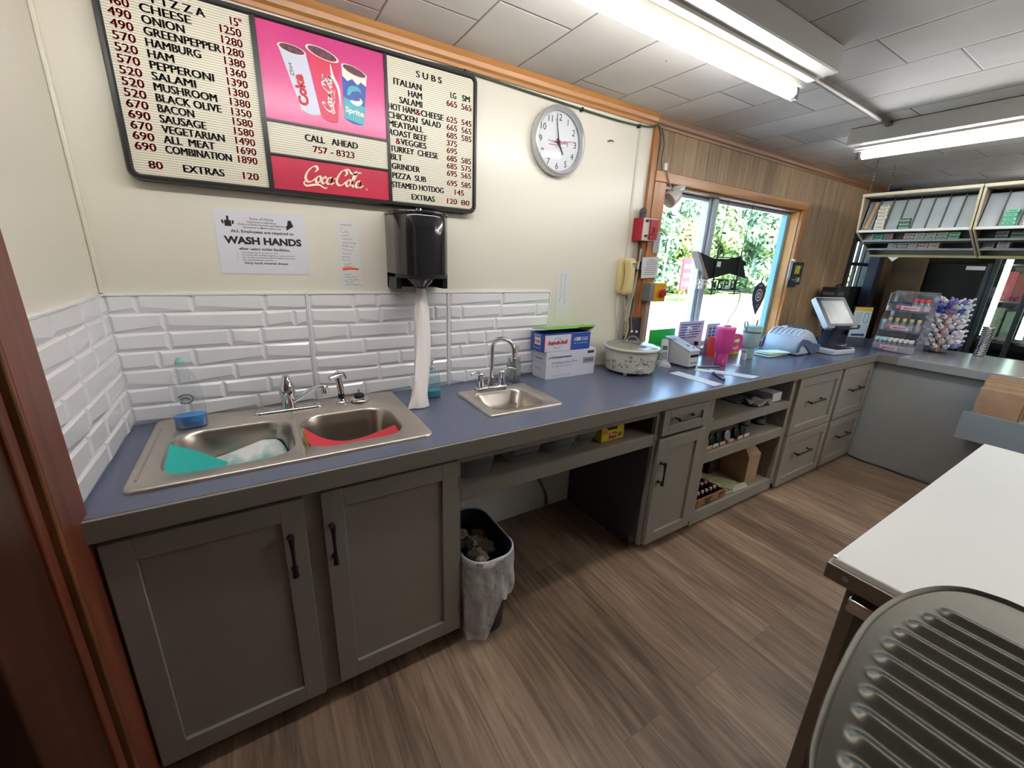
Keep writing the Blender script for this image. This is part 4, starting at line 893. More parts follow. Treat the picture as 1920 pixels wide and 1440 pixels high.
b.use(0).box(bx0, by0, bz0, bx1, by0+.002, bz1).use(1).box(bx0, by0, bz0, bx0+.002, by1, bz1).box(bx1-.002, by0, bz0, bx1, by1, bz1).box(bx0, by1-.002, bz0, bx1, by1, bz1).use(2).box(bx0, by0, bz0, bx1, by1, bz0+.002)
b.use(3).box(bx0+.003, by0+.003, bz0+.07, bx1-.003, by1-.003, bz0+.072); b.build('box_sides', [bxw, bxb, bxw, bxi], t, smooth=False)
b = MB(); yb = by0-.0004; b.use(0).quad((1.862, yb, bz0+.002), (bx1-.0005, yb, bz0+.002), (bx1-.0005, yb, bz1-.001), (1.862, yb, bz1-.001)).quad((1.678, yb, bz1-.006), (1.862, yb, bz1-.006), (1.862, yb, bz1), (1.678, yb, bz1))
b.use(1).quad((1.856, yb, bz0+.002), (1.861, yb, bz0+.002), (1.861, yb, bz1-.006), (1.856, yb, bz1-.006)).quad((1.678, yb, bz0), (1.684, yb, bz0), (1.684, yb, bz1-.006), (1.678, yb, bz1-.006))
b.use(1).text('handi-foil', (1.705, yb, 1.106), .020, w=.125, bold=.04, shear=.2, off=.001)
b.use(3).ribbon([(math.cos(a), math.sin(a)) for a in [i*2*PI/16 for i in range(17)]], lambda a, t: .10, (1.766, yb, 1.112), .028, off=.0007)
b.use(2).text('11205', (1.880, yb, 1.118), .018, w=.046, bold=.05, off=.001).text('STANDARD', (1.932, yb, 1.128), .008, w=.045, off=.001).text('FOIL SHEETS', (1.932, yb, 1.117), .008, w=.045, bold=.02, off=.001).text('500 - 12" x 10 3/4" Sheets', (1.880, yb, 1.100), .007, w=.095, off=.001)
xl = bx0-.0003
b.use(2).add([(xl, -.06, 1.10), (xl, -.115, 1.10), (xl, -.115, 1.14), (xl, -.06, 1.14)], [(0, 1, 2, 3)]).text('handi-foil', (xl, -.055, 1.146), .009, right=(0, -1, 0), w=.06, bold=.03).text('foil sheets', (xl, -.05, 1.080), .008, right=(0, -1, 0), w=.07)
b.use(1).text('11205', (xl-.0004, -.065, 1.112), .014, right=(0, -1, 0), w=.045, bold=.04)
b.build('print', [bxb, bxr, print_w, mat('grey ring print', '8d9198', .5)], t, smooth=False)
b = MB(); b.prism([(bx0+.006, by1+.004, bz1+.012), (bx0+.006, by1+.004, bz1+.016), (bx0+.006, -.128, bz1+.034), (bx0+.006, -.140, bz1+.026), (bx0+.006, -.128, bz1+.030)], (bx1-bx0+.035, 0, 0))
b.build('lid', bxg, t, smooth=False)
MB().prism([(bx1-.002, by0+.004, bz1), (bx1, by0+.004, bz1), (bx1+.03, by0+.004, bz1+.022), (bx1+.028, by0+.004, bz1+.024)], (0, by1-by0-.01, 0)).build('end_flap', mat('carton grey flap', 'b9b7b4', .7), t, smooth=False)

# slow cooker
cc = (2.285, -.195, ZC)
t = thing('slow_cooker', 'cream slow cooker with green leaf pattern and glass lid', 'slow cooker', cc)
enam = mat('cream enamel', 'd8d6c6', .22, noise=(18, .03))
MB().lathe([(.118, .016), (.140, .020), (.147, .045), (.152, .13), (.153, .142)], cc, 48).build('body', enam, t, angle=60)
MB().lathe([(.153, .140), (.162, .143), (.164, .151), (.160, .157), (.149, .158), (.146, .150)], cc, 48, cap0=False, cap1=False).build('rim', mat('dull white rim', 'c9c8c0', .3), t, angle=60)
MB().lathe([(.148, .156), (.150, .161), (.12, .172), (.06, .181), (.002, .184)], cc, 40, cap0=False).build('lid', clear('cooker lid glass', (.82, .86, .86), .16, .04, .12, 'a9b4b4'), t, angle=70)
MB().tube([(cc[0]+.026*math.cos(a), cc[1]-.02*math.cos(a), ZC+.182+.030*math.sin(a)) for a in [k*PI/10 for k in range(11)]], .0042, 8).build('lid_handle', clear('clear lid handle', (.9, .93, .94), .2, .05, .3, 'cfd8da'), t)
for a in (.5, 2.1, 3.7, 5.3): MB().cyl((cc[0]+.11*math.cos(a), cc[1]+.11*math.sin(a), ZC), (cc[0]+.11*math.cos(a), cc[1]+.11*math.sin(a), ZC+.022), .011).build('foot', white_p, t)
va = math.atan2(-1.84-cc[1], .42-cc[0])
def oncyl(ang, z, r=.1512): return Vector((cc[0]+r*math.cos(ang), cc[1]+r*math.sin(ang), ZC+z)), Vector((-math.sin(ang), math.cos(ang), 0))
b = MB(); rl = random.Random(6)
for k in range(58):
    a = va+rl.uniform(-1.35, 1.35); z = .055+.045*rl.random()+.015*math.cos(3*a)
    p, tg = oncyl(a, z, .1515+z*.02); d = rl.uniform(0, PI); L = rl.uniform(.006, .011); u_ = tg*math.cos(d)+Vector((0, 0, math.sin(d))); v_ = tg*-math.sin(d)+Vector((0, 0, math.cos(d)))
    b.use(rl.choice([0, 0, 1, 2])).add([p-u_*L, p+v_*L*.35, p+u_*L, p-v_*L*.35], [(0, 1, 2, 3), (3, 2, 1, 0)])
b.build('leaf_pattern', [mat('leaf green print', '4a7a6a', .5), mat('dark olive print', '4c4a3a', .5), mat('blue grey print', '7d93a6', .5)], t, smooth=False)
p, tg = oncyl(va+.42, .040, .147); MB().lathe([(.020, 0), (.019, .010), (.014, .014)], p, 20, Vector((math.cos(va+.42), math.sin(va+.42), 0))).build('dial', mat('grey dial', 'a7a396', .4), t)
p, tg = oncyl(va+.02, .115, .1515); MB().lathe([(.009, 0), (.008, .0018)], p, 16, Vector((math.cos(va), math.sin(va), 0))).build('badge', mat('grey green badge', '7f8f84', .4), t)
b = MB(); p, tg = oncyl(va+1.30, .135, .155)
b.tube([p, p+Vector((.02, -.012, -.004)), p+Vector((.024, -.014, -.03)), p+Vector((.004, -.002, -.036))], .0055, 8); b.build('side_handle', mat('beige handle', '8f8f82', .4), t)

# cordless phone behind the cooker, wedge machine
t = thing('cordless_phone', 'grey cordless handset standing in its charger between slow cooker and white wedge box', 'telephone', (2.600, -.19, ZC))
M_ = Matrix.Translation((2.600, -.19, ZC)) @ Matrix.Rotation(-.55, 4, 'Z')
b = MB(); b.loft([[(x, y, z) for x, y in rrect(0, .0, h, d, .02)] for z, h, d in ((0, .042, .045), (.012, .041, .044), (.03, .030, .034))], True, True).move(M_); b.build('charger', mat('light grey plastic', 'b9bdc3', .4), t, angle=50)
T_ = M_ @ Matrix.Translation((0, 0, .02)) @ Matrix.Rotation(-.20, 4, 'X')
b = MB(); b.loft([[(x, y, z) for x, y in rrect(0, 0, h, d, .008)] for z, h, d in ((0, .020, .010), (.02, .024, .013), (.09, .023, .013), (.135, .021, .011), (.150, .016, .008))], True, True).move(T_); b.build('handset', mat('silver grey handset', 'c4c8ce', .35), t, angle=50)
b = MB()
for i in range(3):
    for j in range(4): b.box(-.0155+i*.0115, -.0155, .024+j*.012, -.0075+i*.0115, -.012, .031+j*.012)
b.box(-.015, -.0152, .082, .015, -.012, .108); b.move(T_); b.build('keys_and_display', mat('dark keys', '595f66', .4), t)

t = thing('wedge_terminal', 'white wedge-shaped counter box with sloping top standing on small feet', 'terminal', (2.73, -.22, ZC))
MB().prism([(2.682, -.118, .925), (2.682, -.312, .925), (2.682, -.312, 1.022), (2.682, -.118, 1.082)], (.098, 0, 0)).build('body', mat('white machine casing', 'c6c7cb', .4), t, bevel=.003)
b = MB(); b.prism([(2.679, -.114, 1.084), (2.679, -.316, 1.022), (2.679, -.316, 1.026), (2.679, -.114, 1.089)], (.104, 0, 0)).build('top_plate', mat('grey top plate', 'a8b4bd', .35), t, bevel=.001)
b = MB(); b.box(2.692, -.3135, .985, 2.772, -.311, 1.002).box(2.700, -.313, .945, 2.765, -.311, .950); b.build('card_slot', black, t)
b = MB(); dz_ = .308
for (x, y, L, W) in ((2.70, -.16, .05, .03), (2.74, -.25, .02, .02), (2.755, -.28, .012, .012)):
    z = 1.0885+( y+.114)*dz_; b.loft([[(x+px_, y+py_, z+.001+py_*dz_+k) for px_, py_ in rrect(0, 0, L/2, W/2, W*.3, 3)] for k in (0, .005)], True, True)
b.build('buttons', mat('blue grey keys', '7d95a8', .4), t)
for x in (2.692, 2.77):
    for y in (-.30, -.13): MB().cyl((x, y, ZC), (x, y, .926), .007).build('foot', rubber, t)

# signs in clear stands by the window
def stand_sign(name, x0, x1, z1, y, m_, label, prints):
    t = thing(name, label, 'counter sign', ((x0+x1)/2, y, ZC))
    MB().box(x0, y-.004, ZC+.004, x1, y+.003, z1).box(x0, y-.032, ZC, x1, y+.032, ZC+.004).build('holder', clear_a, t)
    b = MB().use(0).box(x0+.003, y-.0052, ZC+.006, x1-.003, y-.0045, z1-.003); prints(b, x0, x1, z1, y-.0056); b.build('printed_sheet', m_, t, smooth=False); return t
lav = mat('lavender print sheet', 'c9c3e2', .5); navy = mat('navy printing', '333a86', .5); pinkp = mat('pink printing', 'e07f9e', .5)
def pr1(b, x0, x1, z1, y):
    b.use(1)
    for i in range(6): b.ribbon([(x0+.02, z1-.025-i*.018), (x1-.03-.02*(i % 3), z1-.025-i*.018)], lambda a, t: .007, (0, y, 0), 1, off=.0004)
    b.use(2).ribbon([(x0+.05, ZC+.05), (x1-.05, ZC+.05)], lambda a, t: .04, (0, y, 0), 1, off=.0004)
def pr2(b, x0, x1, z1, y):
    b.use(1); r = random.Random(2)
    for i in range(3):
        for j in range(3): b.ribbon([(x0+.035+j*.045, z1-.04-i*.026), (x0+.060+j*.045, z1-.037-i*.026)], lambda a, t: .016, (0, y, 0), 1, off=.0004)
    b.use(2).ribbon([(x0+.03, ZC+.09), (x1-.03, ZC+.075)], lambda a, t: .05, (0, y, 0), 1, off=.0004); b.use(3).ribbon([(x0+.04, ZC+.035), (x1-.05, ZC+.03)], lambda a, t: .03, (0, y, 0), 1, off=.0004)
stand_sign('sign_stand', 2.868, 3.150, 1.168, -.065, [lav, navy, pinkp], 'wide lavender printed sign in a clear stand behind the water bottle', pr1)
stand_sign('sign_stand', 3.185, 3.350, 1.140, -.065, [mat('blue print sheet', 'a9b6e0', .5), navy, pinkp, mat('purple printing', '8a5fa6', .5)], 'smaller upright blue and pink printed sign in a clear stand behind the pink tumbler', pr2)
tag(MB().box(2.620, -.038, .921, 2.880, -.033, 1.118).build('green_folder', mat('bright green card', '16b04a', .45), None, loc=(2.75, -.035, .92), bevel=.001), 'bright green card folder standing against the window behind the cordless phone', 'folder')
t = thing('water_bottle', 'clear plastic water bottle with green and white label behind the white wedge box', 'bottle', (2.875, -.150, ZC))
MB().lathe([(.030, 0), (.034, .008), (.034, .13), (.032, .135), (.030, .165), (.020, .19), (.0135, .205), (.0135, .215)], (2.875, -.150, ZC), 24).build('bottle_body', clear_p, t, angle=60)
MB().lathe([(.0345, .055), (.0345, .115)], (2.875, -.150, ZC), 24, cap0=False, cap1=False).build('label_wrap', [mat('green white label', '4a9d8a', .4, noise=(40, .6))], t)
MB().cyl((2.875, -.150, ZC+.213), (2.875, -.150, ZC+.228), .0150).build('cap', white_p, t)
t = thing('dropper_bottle', 'small pink bottle with black cap beside the water bottle', 'bottle', (2.955, -.160, ZC))
MB().lathe([(.022, 0), (.024, .004), (.024, .085), (.018, .098), (.012, .104)], (2.955, -.160, ZC), 20).build('bottle_body', mat('pink label', 'd9a7bb', .4), t)
MB().cyl((2.955, -.160, ZC+.103), (2.955, -.160, ZC+.128), .015).build('cap', black, t)
t = thing('candy_box', 'red and yellow printed box behind the pink tumbler', 'box', (3.34, -.12, ZC))
MB().box(3.185, -.165, ZC, 3.500, -.10, 1.05).build('box', mat('red candy carton', 'd43a2a', .4), t, bevel=.001)
b = MB(); y = -.1653
b.use(0).quad((3.186, y, ZC+.002), (3.499, y, ZC+.002), (3.499, y, ZC+.058), (3.186, y, ZC+.058)).use(1)
for k in range(6): b.ribbon([(-.5, -.3), (0, .5), (.6, -.1), (0, -.6), (-.4, .1)], lambda a, t: .25, (3.215+k*.05, y, ZC+.03), .022, off=.0005)
b.use(2)
for k in range(3): b.ribbon([(-1, 0), (1, .1)], lambda a, t: .7, (3.24+k*.1, y, ZC+.10), .032, off=.0005)
b.build('print', [mat('yellow candy print', 'e2b13a', .4), red_ink, print_w], t, smooth=False)

# tumblers
pk = mat('hot pink powder coat', 'ea4fa2', .35); pk_l = mat('pink tumbler lid', 'ee86bb', .3)
def tumbler(name, c, rb, rt, h, m_, ml, label, handle):
    t = thing(name, label, 'tumbler', c)
    MB().lathe([(rb*.9, 0), (rb, .004), (rb*1.02, h*.30), (rb*1.06, h*.33), (rt*.97, h*.38), (rt, h*.92), (rt*1.01, h*.95)], c, 32).build('body', m_, t, angle=60)
    MB().lathe([(rt*1.03, h*.94), (rt*1.03, h*.985), (rt*.94, h*1.0), (rt*.3, h*1.0)], c, 32, cap0=False).build('lid', ml, t, angle=50)
    if handle:
        d = Vector((.80, -.60, 0)); c_ = Vector(c)
        P = [c_+d*(rt*.94)+Vector((0, 0, h*.80)), c_+d*(rt*1.55)+Vector((0, 0, h*.80)), c_+d*(rt*1.85)+Vector((0, 0, h*.74)), c_+d*(rt*1.85)+Vector((0, 0, h*.50)), c_+d*(rt*1.55)+Vector((0, 0, h*.42)), c_+d*(rt*.90)+Vector((0, 0, h*.42))]
        MB().tube(catmull(P, 5), .0085, 10).build('handle', m_, t)
    return t
tp = tumbler('handled_tumbler', (2.998, -.330, ZC), .037, .056, .255, pk, pk_l, 'hot pink insulated tumbler with side handle', True)
MB().box(2.975, -.345, 1.168, 3.02, -.322, 1.178).build('lid_slider', pk, tp, bevel=.002)
b = MB(); b.ribbon([(-.2, -1), (.2, -.2), (-.2, .2), (.2, 1)], lambda a, t: .35, (2.974, -.358, ZC+.035), .011, right=(.85, -.52, 0), off=.004); b.build('emblem', print_w, tp, smooth=False)
mint = mat('mint powder coat', 'b9dcda', .35); mint_d = mat('mint lid', 'a6d0cc', .35)
tm = tumbler('straw_tumbler', (3.395, -.285, ZC), .039, .060, .235, mint, mint_d, 'mint green insulated tumbler with carry loop and straw, beside the money counter', False)
MB().lathe([(.0612, .185), (.0612, .198)], (3.395, -.285, ZC), 32, cap0=False, cap1=False).build('band', mat('grey band', '65757b', .4), tm)
MB().tube([(3.345-.012*0, -.275, ZC+.236), (3.335, -.27, ZC+.262), (3.320, -.262, ZC+.262), (3.322, -.263, ZC+.236), (3.335, -.27, ZC+.205)], .006, 8).tube([(3.33, -.268, ZC+.20), (3.345, -.275, ZC+.236)], .006, 8).build('carry_loop', mint_d, tm)
MB().cyl((3.425, -.290, ZC+.232), (3.435, -.288, ZC+.272), .0055).build('straw', mat('dark straw', '4a5a60', .4), tm)
t = thing('squeeze_bottle', 'clear squeeze bottle standing behind the pink tumbler', 'bottle', (3.105, -.245, ZC))
MB().lathe([(.024, 0), (.027, .006), (.027, .19), (.015, .225), (.012, .235)], (3.105, -.245, ZC), 20).build('bottle_body', clear_p, t, angle=60)
MB().cyl((3.105, -.245, ZC+.234), (3.105, -.245, ZC+.262), .014).build('cap', clear('clear cap', (.9, .93, .95), .15, .05, .3, 'd7dde2'), t)
t = thing('salt_shaker', 'small white shaker with grey cap beside the mint tumbler', 'shaker', (3.325, -.300, ZC))
MB().lathe([(.020, 0), (.021, .004), (.019, .052)], (3.325, -.300, ZC), 20).build('shaker_body', mat('frosted white', 'd8dfe2', .3), t)
MB().lathe([(.0205, .050), (.0205, .068), (.016, .072)], (3.325, -.300, ZC), 20).build('cap', mat('grey cap', '9a9ca2', .4), t)

# papers and pens
def flat(name, pts, th, m_, label, cat, z=ZC):
    b = MB().prism([(x, y, z+.0004) for x, y in pts], (0, 0, th)); o = b.build(name, m_, None, smooth=False, loc=(pts[0][0], pts[0][1], z)); return tag(o, label, cat)
pale = mat('pale blue card', 'cfe0e6', .5)
flat('paper_strip', [(2.484, -.330), (2.570, -.330), (2.568, -.622), (2.484, -.622)], .0012, pale, 'long pale card strip lying nearest the slow cooker on the worktop', 'card')
flat('paper_strip', [(2.725, -.400), (2.815, -.386), (2.948, -.616), (2.855, -.626)], .0012, pale, 'long pale card strip lying askew in front of the pink tumbler', 'card')
flat('paper_slip', [(2.690, -.350), (2.760, -.332), (2.790, -.395), (2.722, -.412)], .0010, mat('pale green slip', 'd5ebd8', .5), 'small pale green slip beside the wedge-shaped box', 'paper')
flat('paper_slip', [(3.055, -.380), (3.125, -.372), (3.12, -.405), (3.06, -.412)], .0010, paper, 'small white slip right behind the pink tumbler base', 'paper')
t = thing('marker_pen', 'dark marker pen lying between the two pale strips', 'pen', (2.68, -.52, ZC))
MB().cyl((2.728, -.457, ZC+.0075), (2.668, -.540, ZC+.0075), .0072, n=14).build('barrel', mat('dark pen barrel', '2a2f55', .3), t)
MB().cyl((2.668, -.540, ZC+.0075), (2.637, -.583, ZC+.0075), .0075, .0065, n=14).build('cap', black_gl, t)
o = MB().cyl((2.775, -.318, ZC+.0055), (2.925, -.372, ZC+.0055), .0050, .0050, 10).build('pen', mat('grey pen', '5d6b77', .3), None, loc=(2.85, -.345, ZC)); tag(o, 'thin grey pen lying behind the pale strips by the pink tumbler', 'pen')
# folded greenish cloth / slips
cl = mat('pale green folded cloth', 'cfe6d8', .8, noise=(20, .08), bump=(30, .2)); rc = random.Random(8)
t = thing('folded_cloth', 'pale green folded cloth lying in front of the money counter', 'cloth', (3.70, -.30, ZC))
for k in range(3):
    pts = rrect(3.672+.02*k, -.285-.012*k, .115-.01*k, .075-.008*k, .012, 4)
    def lay(z, j): return [(x, y, ZC+z+.003*math.sin(21*x+k)+.003*math.cos(17*y)+.0035) for x, y in pts]
    MB().loft([lay(.009*k, 0), lay(.009*k+.0075, 1)], True, True).move(rot_z((3.70, -.285, 0), -.15*k)).build('fold', cl, t, angle=60)

# money counter
mc_l = mat('pale blue-grey casing', 'aab9cb', .35); mc_d = mat('slate casing', '4d5c7c', .35)
t = thing('money_counter', 'rounded blue-grey banknote counter on the worktop below the window corner', 'banknote counter', (3.99, -.28, ZC))
ys = (-.415, -.16); prof = [(3.830, 0.012), (3.822, .05), (3.832, .10), (3.865, .150), (3.915, .178), (3.97, .183), (4.03, .165), (4.09, .125), (4.14, .088), (4.150, .055), (4.12, .022), (4.08, .012)]
def side(y, s, dz=0.): return [(3.98+(x-3.98)*s, y, ZC+.012+(z-.012)*s) for x, z in prof]
b = MB(); b.loft([side(ys[0], .93), side(ys[0]+.012, 1), side(ys[1]-.012, 1), side(ys[1], .93)], True, True); b.build('casing', mc_l, t, angle=50)
sk = [(3.812, .04), (3.826, .10), (3.87, .128), (3.95, .118), (4.04, .088), (4.12, .078), (4.168, .072), (4.168, .02), (4.10, .004), (4.04, .006), (3.99, .030), (3.93, .072), (3.88, .084), (3.85, .072), (3.832, .03)]
b = MB()
for y0, y1 in ((-.424, -.414), (-.161, -.152)): b.prism([(x, y0, ZC+z) for x, z in sk], (0, y1-y0, 0))
b.build('side_trim', mc_d, t, bevel=.002)
b = MB()
for k in range(7):
    y = -.38+k*.033; P = [(3.852+.004, .142), (3.90, .176), (3.96, .187), (4.02, .172)]; b.tube(catmull([(x, y, ZC+z) for x, z in P], 5), .006, 6)
b.build('hopper_ribs', mat('light grey ribs', 'c3cedb', .35), t)
MB().prism([(4.03, -.35, ZC+.160), (4.05, -.35, ZC+.20), (4.075, -.35, ZC+.19), (4.06, -.35, ZC+.148)], (0, .14, 0)).build('display', [mat('dark grey display', '3a3d44', .3)], t, bevel=.003)
MB().box(4.12, -.40, ZC+.03, 4.185, -.175, ZC+.095).build('front_slot', black_m, t, bevel=.008)
for x in (3.87, 4.09):
    for y in (-.39, -.19): MB().cyl((x, y, ZC), (x, y, ZC+.02), .014).build('foot', rubber, t)

# till with tilted screen
t = thing('till_terminal', 'grey touchscreen till with tilted screen near the corner of the worktop', 'till', (4.33, -.43, ZC))
M_ = Matrix.Translation((4.335, -.435, ZC)) @ Matrix.Rotation(-.12, 4, 'Z')
gr = mat('pale grey till plastic', 'b7c0cc', .4); gd = mat('charcoal till plastic', '2c3140', .4)
b = MB(); b.loft([[(x, y, z) for x, y in rrect(0, 0, .15, .105, .02)] for z in (0.004, .010, .034)]+[[(x, y, .040) for x, y in rrect(0, 0, .143, .098, .02)]], True, True).move(M_); b.build('base', gr, t, angle=50)
b = MB().prism([(-.10, -.10, .041), (.10, -.10, .041), (.10, .02, .041), (-.10, .02, .041)], (0, 0, .004)).move(M_); b.build('base_inlay', black_m, t)
b = MB(); b.loft([[(x, y, z) for x, y in rrect(0, yo, hx, hy, .015)] for z, yo, hx, hy in ((.040, .045, .07, .045), (.09, .05, .06, .04), (.15, .02, .065, .04), (.20, -.01, .10, .04))], True, True).move(M_); b.build('stand', gd, t, angle=50)
T_ = Matrix.Translation((4.262, -.505, 1.122)) @ Matrix.Rotation(-.24, 4, 'Z') @ Matrix.Rotation(math.radians(-37), 4, 'X')
b = MB(); b.loft([[(x, y, z+.135) for x, z in rrect(0, 0, hx, hz, .014)] for y, hx, hz in ((0.0, .160, .130), (-.006, .163, .133), (.030, .163, .133), (.045, .145, .115))][1:2]+[[(x, y, z+.135) for x, z in rrect(0, 0, hx, hz, .014)] for y, hx, hz in ((.030, .163, .133), (.045, .145, .115))], True, True).move(T_); b.build('screen_housing', gr, t, angle=50)
b = MB().box(-.158, -.0075, .008, .158, -.0062, .262).move(T_); b.build('screen_bezel', mat('dark blue bezel', '39424f', .35), t)
b = MB().box(-.125, -.0090, .034, .125, -.0075, .236).move(T_); b.build('screen', mat('dusty unlit screen', '9aa4a2', .25, noise=(9, .18)), t)
b = MB().loft([[(x, y, z) for x, y in rrect(0, -.02, hx, .07, .012)] for z, hx in ((.195, .15), (.205, .155), (.225, .155))], True, True).move(M_); b.build('hinge_shelf', gd, t, angle=50)
t = thing('receipt_printer', 'pale box-shaped receipt printer between the money counter and the till', 'printer', (4.26, -.18, ZC))
b = MB(); b.prism([(4.20, -.275, ZC+.003), (4.20, -.275, ZC+.09), (4.20, -.195, ZC+.165), (4.20, -.095, ZC+.170), (4.20, -.075, ZC+.003)], (.12, 0, 0)); b.build('casing', mat('pale printer plastic', 'b3cbd3', .4), t, bevel=.012, seg=3)
MB().box(4.22, -.237, ZC+.128, 4.30, -.225, ZC+.142).build('paper_slot', black, t)
t = thing('pole_display', 'black box-shaped customer display on the wall side behind the till', 'display', (4.98, -.12, ZC))
MB().box(4.86, -.18, 1.17, 5.12, -.06, 1.40).build('housing', black_m, t, bevel=.006)
MB().box(4.91, -.15, ZC, 5.07, -.07, ZC+.012).cyl((4.99, -.11, ZC), (4.99, -.11, 1.18), .018).build('stand', black, t)
MB().box(4.8585, -.165, 1.33, 4.86, -.075, 1.36).box(4.89, -.182, 1.33, 5.0, -.18, 1.36).build('label_strip', mat('grey label strip', '55565a', .5), t)
# card with yellow top in a clear stand
t = thing('card_stand', 'clear upright stand holding a white leaflet with yellow heading beside the till', 'leaflet stand', (4.93, -.385, ZC))
M_ = Matrix.Translation((4.93, -.385, ZC)) @ Matrix.Rotation(-.50, 4, 'Z')
MB().box(-.085, -.004, .004, .085, .004, .34).box(-.085, -.05, 0, .085, .05, .004).move(M_).build('holder', clear_a, t)
b = MB().use(0).box(-.080, -.0052, .075, .080, -.0045, .335).use(1).box(-.080, -.0058, .305, .080, -.0052, .335).use(2)
for i in range(9): b.ribbon([(-.066, .285-i*.017), (-.005, .285-i*.017)], lambda a, t: .005, (0, -.0055, 0), 1, off=.0004)
b.ribbon([(.02, .28), (.055, .28), (.055, .21), (.02, .21), (.02, .28)], lambda a, t: .006, (0, -.0055, 0), 1, off=.0004, step=2); b.use(3).box(-.06, -.0058, .085, .062, -.0052, .105)
b.move(M_); b.build('leaflet', [mat('pale leaflet', 'cfe3e8', .5), mat('yellow heading', 'e0b52c', .5), mat('teal grey print', '6e8f9c', .5), navy], t, smooth=False)
# odds and ends on the till base
rs = random.Random(12)
for k, (x, y, m_, lab) in enumerate(((4.62, -.44, 'c9c6be', 'white crumpled receipt beside the till'), (4.70, -.36, 'b5b7ba', 'grey folded receipt in front of the leaflet stand'))):
    b = MB(); b.grid(lambda u, v: Vector((x+(u-.5)*.11, y+(v-.5)*.07, ZC+.006+.014*abs(math.sin(7*u+k))*math.cos(3*v)+.002)), 10, 6); n0 = len(b.v)
    o = b.build('receipt', mat('receipt '+m_, m_, .7), None, loc=(x, y, ZC)); s_ = o.modifiers.new('s', 'SOLIDIFY'); s_.thickness = .0015; tag(o, lab, 'receipt')
# ------------------------------------------------------------------ things hung in the window
t = thing('neon_sign', 'unlit window sign with black bow-tie shaped back and outlined letters below, hung on chains', 'sign', (3.50, .02, 1.36))
nb = mat('black sign backing', '101114', .45)
pts = [(3.100, 1.628), (3.284, 1.590), (3.494, 1.597), (3.599, 1.620), (3.661, 1.590), (3.702, 1.577), (3.709, 1.557), (3.675, 1.548), (3.739, 1.455), (3.503, 1.490), (3.293, 1.452), (3.240, 1.446)]
b = MB().prism([(x, .028, z) for x, z in pts], (0, .012, 0)); b.build('bow_tie_back', nb, t, smooth=False)
b = MB().prism([(3.072, .026, 1.634), (3.108, .026, 1.626), (3.262, .026, 1.442), (3.215, .026, 1.450)], (0, .055, 0)); b.build('edge_return', mat('grey sign edge', '8d8786', .5), t, bevel=.002)
MB().box(3.315, .026, 1.535, 3.37, .028, 1.572).build('sticker', paper, t)
b = MB()
for x in (3.305, 3.60): b.tube([(x, .02, 1.335), (x, .02, 1.66)], .0055, 8)
b.tube([(3.22, .02, 1.342), (3.35, .02, 1.342)], .004, 6); b.tube([(3.53, .02, 1.342), (3.66, .02, 1.342)], .004, 6)
b.tube([(3.28, .02, 1.444), (3.64, .02, 1.444)], .004, 6); b.tube([(3.28, .02, 1.372), (3.65, .02, 1.372)], .006, 6); b.tube([(3.30, .02, 1.602), (3.60, .02, 1.602)], .0045, 6)
b.build('wire_frame', nb, t)
rev = [[(0, 1), (.15, 0), (.4, .7), (.65, 0), (.8, 1)], [(.8, 1), (0, 1), (0, 0), (.8, 0), (.8, .55)], [(0, 0), (0, 1), (.7, 1), (.7, .5), (0, .5)], [(.1, 0), (.1, 1), (.8, 1), (.8, 0), (.1, 0)]]
for k, P in enumerate(rev): MB().tube([(3.31+k*.080+px_*.056, .030, 1.380+pz*.056) for px_, pz in P], .0062, 8).build('letter_tube', nb, t)
for k in range(2): MB().tube([(3.125+k*.075+px_*.055, .034, 1.378+pz*.060) for px_, pz in ((0, 0), (0, 1), (.8, 1), (.8, .5), (0, .5), (.8, .5), (.8, 0))], .009, 8).build('white_letter', print_w, t)
b = MB()
for x0, x1 in ((3.305, 3.33), (3.60, 3.64)): b.tube([(x0, .02, 1.655), (x1, .025, 1.985)], .0022, 6)
b.build('hanging_wire', nb, t)
MB().tube(catmull([(3.655, .02, 1.37), (3.69, .02, 1.32), (3.66, .015, 1.22), (3.56, .0, 1.13), (3.53, -.03, 1.02), (3.53, -.06, .92)], 6), .0035, 6).build('power_cord', mat('dark power cord', '3a3a3c', .5), t)
b = MB(); L = []
for i in range(33):
    s = i/32
    if s < .72: a = PI*1.22-(s/.72)*PI*1.44; L.append((4.085+.098*math.cos(a), .084, 1.325+.098*math.sin(a)))
L += [(4.15, .084, 1.235), (4.092, .084, 1.150), (4.02, .084, 1.238)]
b.prism(L, (0, .003, 0)); t = thing('drop_sign', 'dark teardrop-shaped round sign stuck to the window pane near the mint tumbler', 'sign', (4.085, .084, 1.15))
b.build('plate', mat('navy sign', '26304c', .4), t, smooth=False)
b = MB(); y = .0837
b.ribbon([(math.cos(a), math.sin(a)) for a in [i*2*PI/20 for i in range(21)]], lambda a, t: .22, (4.085, y, 1.318), .046, off=.0004)
b.ribbon([(math.cos(a), math.sin(a)) for a in [i*2*PI/20 for i in range(21)]], lambda a, t: .9, (4.085, y, 1.318), .018, off=.0003)
b.text('WE CARD', (4.085, y, 1.393), .012, w=.06, align='C', bold=.02).text('under 30', (4.09, y, 1.232), .010, w=.05, align='C').text('18 to buy', (4.09, y, 1.214), .009, w=.045, align='C').text('V', (4.092, y, 1.176), .012, align='C', bold=.03)
b.build('print', print_w, t, smooth=False)
b = MB().use(1).text('WE', (4.085, .0829, 1.322), .012, w=.022, align='C', bold=.03).text('CARD', (4.085, .0829, 1.304), .012, w=.03, align='C', bold=.03); b.build('centre_print', [ink, mat('navy sign', '26304c', .4)], t, smooth=False)
t = thing('age_card', 'black hanging age card with yellow picture and number 18 on the window casing', 'card', (4.36, -.035, 1.40))
